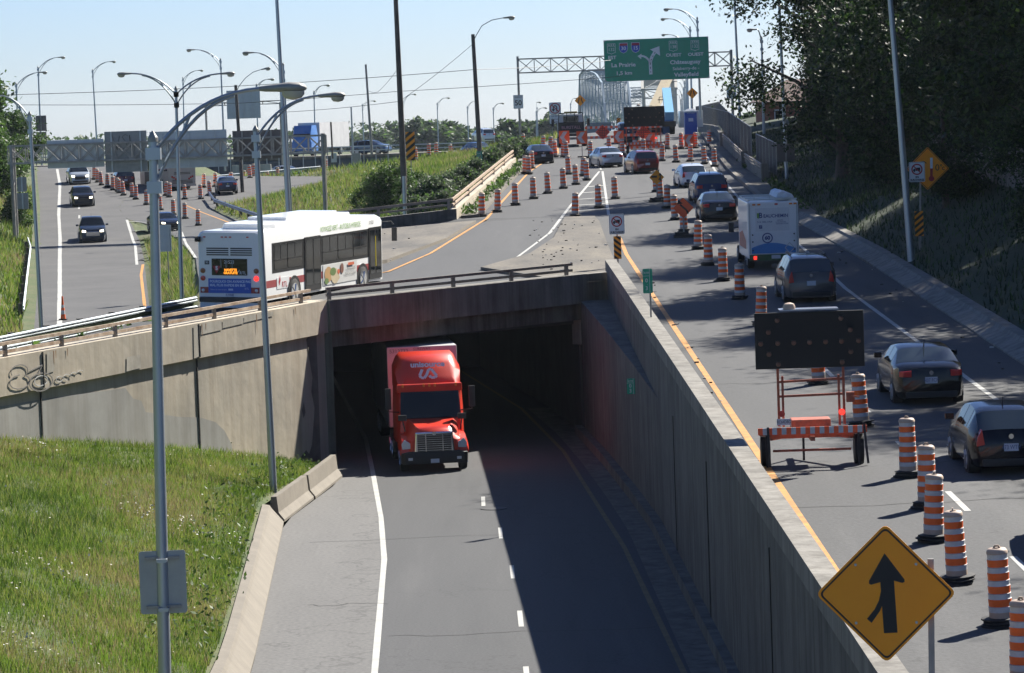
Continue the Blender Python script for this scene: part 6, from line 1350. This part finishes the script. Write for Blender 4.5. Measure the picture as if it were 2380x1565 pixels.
for p0, p1 in (((1137, 800), (1136, 775)), ((1136, 730), (1135, 690)), ((1134, 650), (1134, 610)), ((1150, 565), (1162, 540)), ((1180, 500), (1195, 475)), ((1215, 440), (1235, 410))): q.line2([(X(p0[0]), Z(p0[1], p0[0])), (X(p1[0]), Z(p1[1], p1[0]))], .05, y - .004, 3)
for cx, cz in ((400, 350), (1580, 290), (1995, 275)):        # provincial route shields
    s = .36; x0, z0 = X(cx), Z(cz, cx); pts = [(-s, .44), (s, .44), (s, -.38), (.1, -.44), (0, -.52), (-.1, -.44), (-s, -.38), (-s, .44)]
    q.line2([(x0 + a, z0 + b_) for a, b_ in pts], .035, y); q.line2([(x0 - s, z0 + .2), (x0 + s, z0 + .2)], .03, y)
    for k in (-.2, 0, .2): q.ring2(x0 + k, z0 + .32, 0, .06, y, 0, 8)
    q.text('132' if cx != 1580 else '138', .42, (x0, y, z0 - .1), sx=.95)
for cx, cz, s_ in ((632, 335, '30'), (862, 325, '15')):
    x0, z0 = X(cx), Z(cz, cx); sh = [(-.38, .46), (.38, .46), (.40, -.1), (.28, -.36), (0, -.5), (-.28, -.36), (-.40, -.1)]
    q.poly([(x0 + a, y, z0 + b_) for a, b_ in sh], 0); q.poly([(x0 + a * .92, y - .003, z0 + b_ * .93) for a, b_ in sh], 1); q.poly([(x0 + a, y - .006, z0 + b_) for a, b_ in ((-.34, .40), (.34, .40), (.36, .2), (-.36, .2))], 2); q.text(s_, .46, (x0, y - .008, z0 - .06), bold=.01)
q.build('lettering', [L_, blue_s, red_s, blackp], o)
# ================================================================== ARROW BOARD TRAILERS
def arrow_board(label, p, rz, wP, hP, zP_, full=True, name='arrow_board_trailer'):
    t = thing(name, label, 'arrow board', p, rz); lampm = mat('unlit_bulb', (.16, .07, .045), .3, 0, .05, coat=.4)
    b = MB(); b.box((0, 0, zP_), (wP, .09, hP)); pn_ = b.build('panel', mat('board_black', (.006, .0055, .0055), .7, 0, .15), t, 0, .01)
    for x, z in ((-.60, .40), (.60, .40), (-.77, .17), (.77, .17), (-.92, -.05), (-.6, -.05), (-.3, -.05), (0, -.05), (.3, -.05), (.6, -.05), (.92, -.05), (-.77, -.26), (.77, -.26), (-.6, -.46), (.6, -.46)):
        x, z = x * wP / 2.05, zP_ + z * hP / 1.1; c_ = MB(); c_.tube([(x, -.045, z), (x, -.06, z), (x, -.075, z)], [.055, .05, .02], 12); o = c_.build('bulb', lampm, pn_, 40)
        MB().bar((x - .05, -.09, z + .055), (x + .05, -.09, z + .055), .09, .012).build('hood', black, o)
    x0, z0, z1 = wP * .30, .95, zP_ - hP / 2
    for s in (1, -1):
        b = MB(); b.box((s * x0, .0, (z0 + z1) / 2), (.055, .06, z1 - z0 + .1)); b.build('mast', orpaint, t); b = MB(); b.box((s * (x0 - .10), .06, (z0 + z1) / 2 - .12), (.05, .06, z1 - z0 - .1)); b.build('mast', orpaint, t)
        wx = s * wP * .43; a = MB(); a.tube([(wx - .1, .25, .33), (wx + .1, .25, .33)], .33, 18); o = a.build('wheel', rubber, t, 40)
        MB().box((wx, .25, .72), (.26, .7, .05)).build('mudguard', orpaint, t); MB().box((wx + s * -.02, -.1, .40), (.05, .05, .82)).build('jack', black, t)
    b = MB(); b.bar((-x0, .06, z1 - .30), (x0, .06, z1 - .26), .05, .05); b.bar((-x0, .06, z1 - .62), (x0, .06, z1 - .60), .05, .05); b.build('crossbar', orpaint, t)
    b = MB(); b.box((0, .3, .66), (wP * .8, .12, .12)); b.box((0, .9, .62), (.10, 2.2, .10)); b.bar((-wP * .38, .3, .6), (0, 1.8, .6), .08, .08); b.bar((wP * .38, .3, .6), (0, 1.8, .6), .08, .08); b.bar((-wP * .36, .25, .33), (wP * .36, .25, .33), .05, .05); b.build('chassis', orpaint, t)
    b = MB(); b.box((0, .55, .86), (wP * .36, .7, .30)); b.build('battery_box', orpaint, t, 0, .02)
    b = MB(); striped(b, -wP * .50, wP * .50, .80, .15, -.12, .03, 23); b.build('reflective_bar', stripeM, t)
    b = MB(); b.box((wP * .36, .0, .95 + .55), (.18, .12, .22)); b.bar((wP * .36, -.1, 1.52), (wP * .44, -.1, 1.5), .03, .03); b.build('winch', orpaint, t)
    for s, m in ((-1, red_l), (1, red_lit)): b = MB(); b.tube([(s * x0 * .92, -.06, 1.18), (s * x0 * .92, -.10, 1.18)], .07, 14); b.build('tail_light', m, t)
    o = MB().box((-wP * .26, -.1, 1.0), (.31, .02, .14)).build('licence_plate', platem, t); MB().text('RC64D8G', .10, (-wP * .26, -.113, 1.0), sx=.72).build('lettering', blackp, o)
    b = MB(); b.box((0, .2, zP_ + hP / 2 + .05), (1.3, .6, .03)); b.build('solar_panel', mat('solar', (.35, .37, .42), .2, .3, .05), t); b = MB(); b.lathe([(.13, 0), (.14, .05), (.11, .12), (.03, .15)], 14, (-.42, .1, zP_ + hP / 2 + .06)); b.build('beacon', drumb, t, 40)
    b = MB(); b.bar((wP * .47, -.18, .95), (wP * .50, -.22, .04), .05, .05); b.bar((-wP * .41, -.16, .9), (-wP * .40, -.2, .02), .05, .05); b.bar((-.15, .8, .55), (-.15, .8, .05), .05, .05); b.build('stabiliser', black, t); return t
p = gq(1890, 1083); zz = P(1878, 790, p.y).z - p.z; arrow_board('orange arrow board trailer with blank black panel, near the parapet', p, -.02, 2.40, 1.24, zz)
p = gq(1500, 357); zz = P(1500, 271, p.y).z - p.z; arrow_board('far arrow board trailer with blank black panel above the barricade', p, 0, 3.15, 1.55, zz)
# ================================================================== WORK ZONE MACHINES
tp_ = gq(1332, 342); tw = thing('tow_truck', 'black flatbed tow truck seen from behind at the closed lanes', 'truck', tp_)
white_c = mat('cab_white', (.6, .62, .63), .4, 0, .05, coat=.4)
b = MB(); b.box((0, 3.0, 1.0), (2.35, 6.2, .22)); b.build('flatbed', black, tw)
b = MB(); b.box((0, .35, .72), (2.3, .3, .18)); b.box((0, .3, .95), (2.4, .12, .12)); b.build('bumper', galvd, tw)
b = MB(); b.loft([[(x * k, y, z) for x, z in ((-1.16, 1.1), (1.16, 1.1), (1.16, 1.95), (1.05, 2.75), (-1.05, 2.75), (-1.16, 1.95))] for y, k in ((6.3, 1), (8.0, .98))]); b.build('cab', white_c, tw, 0, .05)
b = MB(); b.box((0, 6.26, 2.25), (1.3, .05, .7)); b.build('rear_window', glass, tw)
b = MB(); b.box((0, 6.1, 1.62), (2.2, .08, .9)); hb = b.build('headboard', black, tw)
MB().text('BURSTALL', .36, (0, 6.05, 1.62), sx=1.0, bold=.01).build('lettering', mat('text_rose', (.42, .22, .24), .5, 0, 0), hb)
b = MB()
for x in (-1.08, -.36, .36, 1.08): b.bar((x, 6.1, 2.0), (x * .92, 6.1, 2.85), .07, .07)
b.bar((-1.0, 6.1, 2.85), (1.0, 6.1, 2.85), .08, .08); b.build('rack', black, tw)
b = MB(); b.box((0, 6.6, 2.92), (1.1, .25, .14)); b.build('light_bar', mat('amber_bar', (.6, .42, .1), .3, 0, .1), tw)
for s in (1, -1):
    b = MB(); b.bar((s * 1.1, 7.6, 2.0), (s * 1.5, 7.4, 2.1), .05, .05); b.box((s * 1.52, 7.4, 2.05), (.24, .12, .62)); b.build('wing_mirror', black, tw)
    for yy in (1.6, 7.4): wheel(tw, s * 1.18, yy, .48, .4)
    MB().box((s * .95, .17, .72), (.2, .06, .12)).build('tail_light', red_l, tw)
cp = P(1553, 330, 336); cp.z = UP(336); cr_ = thing('mobile_crane', 'blue crane truck with raised cream boom and blue jib at the closed lanes', 'crane', cp + Vector((0, 3, 0)))
bl = mat('crane_blue', (.03, .16, .50), .4, 0, .08, 2, coat=.4); blp = mat('crane_pale_blue', (.22, .48, .72), .4, 0, .06, 2); cream = mat('boom_cream', (.55, .46, .30), .45, 0, .08, 2)
def cpt(x, y, dY=0): return P(x, y, cp.y + 3 + dY) - cr_.location
b = MB(); b.box((-.4, 2, 1.0), (2.5, 8, .5)); b.build('chassis', black, cr_)
for s in (-1.5, .75):
    for yy in (-1.0, 1.5, 4.5): wheel(cr_, s, yy, .55, .45)
b = MB(); b.box(cpt(1553, 292) + Vector((0, 1.5, 0)), (1.1, 2.6, 1.7)); b.build('turret', bl, cr_, 0, .08)
b = MB(); b.box(cpt(1526, 300) + Vector((0, 3, 0)), (2.0, 2.2, 1.6)); b.build('cab', black, cr_, 0, .1)
MB().bar(cpt(1556, 270), cpt(1549, 213, 6), .85, .8).build('jib', blp, cr_)
MB().bar(cpt(1510, 272, 4), cpt(1566, 150, 16), .72, .8).build('boom', cream, cr_); MB().bar(cpt(1566, 150, 16), cpt(1578, 122, 20), .5, .55).build('boom_tip', cream, cr_)
b = MB(); b.box(cpt(1543, 232, 5), (1.2, .5, .08)); b.bar(cpt(1532, 240, 5), cpt(1532, 226, 5), .06, .06); b.bar(cpt(1532, 226, 5), cpt(1546, 226, 5), .06, .06); b.build('platform', black, cr_)
b = MB(); b.box((2.4, 1, 1.4), (2.2, 3.5, 1.6)); ww = b.build('white_cabin', white_c, cr_, 0, .05)
pp = G(1606, 335, UP); pp = P(1606, 315, 314); pt_ = thing('portable_toilet', 'blue portable toilet with pale roof beside the far right drums', 'toilet', (pp.x, 314, UP(314)), 0)
b = MB(); b.box((0, 0, 1.05), (1.12, 1.12, 2.1), 0, 0, .97, .97); b.build('cabin', mat('toilet_blue', (.012, .09, .42), .45, 0, .06, 2), pt_, 0, .04)
b = MB(); b.box((0, -.57, 1.02), (.82, .03, 1.85)); dr = b.build('door', mat('toilet_door', (.015, .10, .46), .4, 0, .06, 2), pt_, 0, .01); MB().box((0, -.595, 1.45), (.42, .02, .30)).build('notice', whitep, dr)
MB().text('SANI MOBILE', .13, (0, -.565, 2.03), sx=.9).build('lettering', whitep, pt_)
b = MB(); b.loft([[(x * k, y * k, z) for x, y in ((-.58, -.58), (.58, -.58), (.58, .58), (-.58, .58))] for z, k in ((2.1, 1), (2.2, .98), (2.38, .55), (2.42, .3))]); b.build('roof', mat('roof_translucent', (.55, .58, .6), .4, 0, .05), pt_)
cp2 = G(425, 442, LEFT); cc = thing('coach_bus', 'beige coach seen from behind in the left queue below the sign backs', 'bus', cp2 + Vector((0, 0, .02)), rad(19))
cb_ = mat('coach_beige', (.50, .44, .36), .4, 0, .08, 1, coat=.3)
b = MB(); b.loft([[(x, y, z) for x, z in ((-1.25, .35), (1.25, .35), (1.27, 2.4), (1.1, 3.35), (-1.1, 3.35), (-1.27, 2.4))] for y in (0, 11.5)]); b.build('body', cb_, cc, 0, .1)
for z in (.62, .74, .86, 1.45, 1.57): MB().box((0, -.01, z), (1.9 if z < 1 else 1.5, .03, .05)).build('vent_louver', black, cc)
for s in (1, -1):
    for x, z in ((.78, 1.12), (.62, 1.0), (.95, 1.2)): b = MB(); b.tube([(s * x, .0, z), (s * x, -.04, z)], .085, 10); b.build('tail_light', red_l, cc)
    for yy in (2.5, 9): wheel(cc, s * 1.26, yy, .5, .4)
MB().box((-1.28, 5.6, 2.2), (.03, 10, .9)).build('side_window', glass, cc); MB().box((-1.29, 7.6, 1.1), (.03, 3.5, 1.1)).build('dark_panel', mat('coach_dark', (.06, .05, .04), .5, 0, .5, 2), cc); MB().box((0, -.02, .42), (2.5, .1, .22)).build('bumper', cb_, cc)
# ------------------------------------------------------------------ elevated road on the left with rail, wall and a blue lorry
Yv = 396.; a, c = P(540, 400, Yv), P(880, 372, Yv); vi = thing('viaduct', 'elevated road with slatted parapet behind the grass mound on the left', 'viaduct')
def vz(px, py): return P(px, py, Yv).z
z_d = vz(760, 364); 
b = MB(); b.box(((a.x + c.x) / 2 - 8, Yv + 5, z_d - .1), (c.x - a.x + 40, 10, .35)); b.build('deck', concg, vi)
b = MB(); b.box(((a.x + c.x) / 2 - 8, Yv + .15, z_d - .95), (c.x - a.x + 40, .3, 1.5)); b.build('girder', mat('girder_blue', (.06, .08, .11), .6, .2, .15, 1), vi)
for i in range(34): x = a.x - 26 + i * 1.36; MB().box((x, Yv - .05, z_d - .75), (.10, .14, 1.5)).build('stiffener', galv, vi); MB().bar((x, Yv + .1, z_d + .1), (x + .1, Yv + .1, z_d + 1.0), .12, .12).build('post', galvd, vi)
for z in (.55, 1.0): MB().bar((a.x - 27, Yv + .1, z_d + z), (c.x + 12, Yv + .1, z_d + z), .10, .12).build('rail', galv, vi)
aw, bw = P(540, 395, 378), P(630, 390, 378); b = MB(); b.box(((aw.x + bw.x) / 2, 378, vz(585, 394)), (bw.x - aw.x, .5, 1.4)); tag(b.build('concrete_wall', mat('wall_pale', (.5, .5, .48), .8, 0, .12, 1, streak=.3)), 'pale streaked concrete wall under the elevated road', 'wall')
wbeam('far straight guardrail in front of the pale concrete wall', [P(500, 412, 366).xy[:], P(745, 390, 372).xy[:]], lambda x, y: terp([(P(500, 412, 366).x, P(500, 418, 366).z), (P(745, 390, 372).x, P(745, 396, 372).z)], x) - .3, .6, 8, dbl=False)
Yt2 = 402.; lo_ = P(704, 350, Yt2); lr = thing('semi_truck', 'blue lorry with white trailer on the elevated road in the distance', 'truck', (lo_.x, Yt2, z_d + .05), rad(180 - 13))
b = MB(); b.loft([[(x, y, z) for x, z in ((-1.2, .6), (1.2, .6), (1.2, 2.3), (1.05, 3.5), (-1.05, 3.5), (-1.2, 2.3))] for y in (-2.2, -.3)] + [[(x, .4, z) for x, z in ((-1.15, .6), (1.15, .6), (1.15, 1.5), (1.0, 2.0), (-1.0, 2.0), (-1.15, 1.5))]]); b.build('cab', mat('lorry_blue', (.03, .14, .42), .4, 0, .05, coat=.5), lr, 30)
MB().box((0, .1, 2.2), (2.0, .4, .7)).build('windshield', glass, lr); MB().box((0, -9.0, 2.35), (2.55, 12.5, 2.9)).build('trailer', mat('trailer_white', (.6, .58, .58), .45), lr)
for s in (1, -1):
    for yy in (-.6, -12): wheel(lr, s * 1.2, yy, .5, .4)
car('sedan_car', 'small dark blue car on the elevated road right of the gantry', 'car', 'suv', Vector((P(823, 350, 402).x, 401, z_d + .05)), 118, (.04, .08, .14), 4.6, 1.8, 1.6)
# ------------------------------------------------------------------ house, plank fence
hx = P(1800, 280, 350).x; hs = thing('brick_house', 'low brick house with brown hip roof beyond the sidewalk fence', 'house', (hx + 2.6, 352, P(1790, 306, 352).z - .2)); brick = mat('brick', (.26, .10, .07), .85, 0, .2, 5)
MB().box((0, 0, 1.5), (8, 8, 3.2)).build('wall', brick, hs)
b = MB(); b.loft([[(x * k, y * k2, z) for x, y in ((-4.6, -4.6), (4.6, -4.6), (4.6, 4.6), (-4.6, 4.6))] for z, k, k2 in ((3.05, 1, 1), (3.15, 1, 1), (5.3, .25, .02))]); b.build('roof', mat('roof_brown', (.13, .085, .07), .85, 0, .2, 4), hs)
for x in (-2.2, .5): o = MB().box((x, -4.02, 1.7), (1.1, .06, 1.3)).build('window', whitep, hs); MB().box((x, -4.06, 1.7), (.9, .04, 1.1)).build('pane', glass, o)
pf = thing('plank_fence', 'weathered grey plank fence in the shade at the foot of the dark trees', 'fence'); b = MB(); plank = mat('plank', (.20, .19, .175), .9, 0, .25, 2, streak=.3)
for y in rng(96, 186, .32): x = terp(T_BK, y) + 5.6; z = bank(x, y); b.box((x + jit(.02), y, z + .85 + jit(.04)), (.04, .29, 1.75))
b.build('planks', plank, pf)
for y in rng(96, 186, 4): x = terp(T_BK, y) + 5.72; MB().box((x, y, bank(x, y) + .9), (.12, .12, 1.95)).build('post', plank, pf)
# ------------------------------------------------------------------ small things
m = G(1148, 1183, LOW); tag(MB().lathe([(.0, .0), (.42, .0), (.42, .02), (.36, .022), (.0, .022)], 20, m).build('manhole_cover', mat('manhole', (.06, .06, .058), .7, .2, .2, 8)), 'round dark manhole cover in the lower road lane in front of the truck', 'manhole')
deb = MB()
for i in range(150):
    w = random.random()
    if w < .35: Y = random.uniform(50, 150); x = random.uniform(5.15, 5.5) if random.random() < .5 else random.uniform(13.5, 14.2); z = UP(Y)
    elif w < .75: Y = random.uniform(141, 182); x = random.uniform(1.0, 4.4); z = zP(x, Y) + .135
    else: Y = random.uniform(150, 180); x = random.uniform(-12, -4.5); z = zP(x, Y) + .15
    s = random.uniform(.015, .06); deb.box((x, Y, z + s * .4), (s * 2, s * 1.5, s * .8), random.random() * 6, 0 if random.random() < .7 else 1)
tag(deb.build('road_debris', [mat('debris_dark', (.06, .055, .05), .9, 0, .2), mat('debris_pale', (.5, .49, .46), .8, 0, .1)]), 'loose grit and litter along the kerbs and islands', 'debris', kind='stuff')
pk = [(1.5, 160.0), (3.9, 166.)]
# weeds growing along kerbs and at the feet of walls
def tufts(name, label, pts, size, n, mats):
    C = np.repeat(np.array(pts), n, 0) + RNG.normal(size=(len(pts) * n, 3)) * np.array([size * .8, size * .8, size * .35]) + np.array([0, 0, size * .6])
    V = leaves(C, size * .5, .5, 2.2); tag(soup(name, V, None, mats, (RNG.random(len(V)) < .4).astype(int)), label, 'weeds', kind='stuff')
pts = []
for i in range(46):
    y = 188 + 66 * random.random(); pts.append((terp([(187, -2.35), (259, 1.1)], y) + abs(jit(.25)), y, UP(y) + .15))
for i in range(36): t = random.random(); x, y = -12 + t * 3.8 + jit(1.2), 134 - (1 - t) * 0 + jit(1); pts.append((x - 1, y + 1, 5.2))
for i in range(60): t = random.random(); x = -24 + 12 * t; pts.append((x + jit(.5), terp([(-24, 100.4), (-16.9, 116), (-11.9, 133.6)], x) + .6 + jit(.6), 4.95 + (x + 16.9) * .057 + .05))
for i in range(30): y = random.uniform(178, 260); pts.append((terp(T_RS, y) - .2 - abs(jit(.3)), y, UP(y) + .17))
tufts('weeds', 'green weeds sprouting along kerbs, guardrail and parapets', pts, .26, 26, [leaf_m, leaf_b])
# ================================================================== STEEL BRIDGES AND DISTANCE
steel = mat('bridge_steel', (.22, .29, .34), .6, .2, .12, .3); steeld = mat('bridge_steel_dark', (.15, .20, .25), .6, .2, .12, .3); steelc = mat('bridge_steel_cream', (.42, .41, .36), .6, .1, .1, .3)
def truss(name, label, near, far, w, hs, n, th, sm, deck=1.0):
    t = thing(name, label, 'bridge'); A, B_ = Vector(near), Vector(far); d = (B_ - A); u = Vector((d.y, -d.x, 0)).normalized() * (w / 2)
    def H(f): return terp(hs, f)
    for s in (1, -1):
        b = MB(); c = MB()
        for i in range(n + 1):
            f = i / n; p = A.lerp(B_, f) + u * s; q = p + Vector((0, 0, H(f)))
            if H(f) > .5: c.bar(p, q, th * .7, th * .7)
            if i < n:
                f2 = (i + 1) / n; p2 = A.lerp(B_, f2) + u * s; q2 = p2 + Vector((0, 0, H(f2))); b.bar(q, q2, th * 1.5, th * 1.3); b.bar(p, p2, th * 1.2, th * 1.2); c.bar(*((p, q2) if i % 2 else (q, p2)), th * .6, th * .6)
                m_ = (p + q) * .5; m2 = (p2 + q2) * .5; c.bar(m_, m2, th * .45, th * .45)
        b.build('chord', sm, t); c.build('web', sm, t)
    b = MB()
    for i in range(n + 1):
        f = i / n
        if H(f) > 5:
            l, r_ = A.lerp(B_, f) - u + Vector((0, 0, H(f))), A.lerp(B_, f) + u + Vector((0, 0, H(f))); b.bar(l, r_, th * .7, th * .7); dn = Vector((0, 0, -min(3.2, H(f) * .25))); b.bar(l + dn, r_ + dn, th * .4, th * .4); b.bar(l + dn, r_, th * .35, th * .35); b.bar(l, r_ + dn, th * .35, th * .35)
            if i < n: f2 = (i + 1) / n; b.bar(l, A.lerp(B_, f2) + u + Vector((0, 0, H(f2))), th * .4, th * .4)
    b.build('cross_bracing', sm, t); b = MB(); b.bar(A - Vector((0, 0, deck)), B_ - Vector((0, 0, deck)), w + 1, 1.6); b.build('deck', steeld, t); return t
a_, b_ = P(1441, 303, 1000), P(1372, 300, 1130); truss('truss_bridge', 'blue grey steel arch truss bridge, left of the two behind the tow truck', a_, b_, 7.4, [(0, .3), (.10, 13.4), (.3, 16.5), (.7, 18.5), (.9, 17), (1, 1)], 18, .36, steel)
a_, b_ = P(1535, 292, 780), P(1532, 286, 930); truss('truss_bridge', 'pale cream steel truss bridge behind the crane, under the green sign', a_, b_, 7.4, [(0, 8), (.05, 12), (.5, 13.5), (.9, 12), (1, .5)], 14, .42, steelc)
a_, b_ = P(1484, 292, 1500), P(1480, 288, 1560); truss('truss_bridge', 'distant blue steel truss between the two nearer bridges', a_, b_, 6., [(0, 12), (.5, 16), (1, 12)], 6, .5, steeld)
for px0, px1, y0, y1, Y, lb in ((1228, 1300, 286, 312, 900, 'hazy blue plate girder of the bridge approach left of the tow truck'), (1364, 1420, 290, 312, 880, 'hazy blue plate girder right of the tow truck')):
    l, r_ = P(px0, y0, Y), P(px1, y0, Y); z0 = P(px0, y1, Y).z; b = MB(); b.box(((l.x + r_.x) / 2, Y, (l.z + z0) / 2), (r_.x - l.x, 2, l.z - z0)); t = thing('plate_girder', lb, 'bridge'); b.build('girder', mat('girder_far', (.05, .11, .2), .6, .1, .1, .2), t); MB().box(((l.x + r_.x) / 2, Y - 1.2, l.z + .2), (r_.x - l.x + 1, 1, .4)).build('flange', mat('girder_far', (0, 0, 0)), t)
n = 26000; X_ = RNG.uniform(-900, 900, n); Yf = RNG.uniform(1150, 1400, n); hh = 4.3 + RNG.random(n) ** .7 * (6.5 + 2.2 * pnoise(X_, Yf * 0, .05, 4) + 1.6 * pnoise(X_, Yf * 0, .2, 6))
V = leaves(np.stack([X_, Yf, hh], 1), 1.5, .6, 1.2); tag(soup('far_wood', V, None, [leaf_f, leaf_m], (RNG.random(n) < .5).astype(int)), 'hazy far wood along the horizon', 'wood', kind='stuff')
# ================================================================== HAZE
hz = bpy.data.materials.new('haze_air'); hz.use_nodes = True; N = hz.node_tree.nodes; N.remove(N['Principled BSDF']); pv = N.new('ShaderNodeVolumePrincipled')
pv.inputs['Color'].default_value = (.80, .90, 1, 1); pv.inputs['Density'].default_value = .000045; pv.inputs['Anisotropy'].default_value = .2
hz.node_tree.links.new(pv.outputs[0], N['Material Output'].inputs['Volume'])
b = MB(); b.box((0, 2150, 20), (6400, 4760, 50)); o = b.build('haze', hz); o['kind'] = 'stuff'; o['label'] = 'thin blue summer haze over the river and bridges'
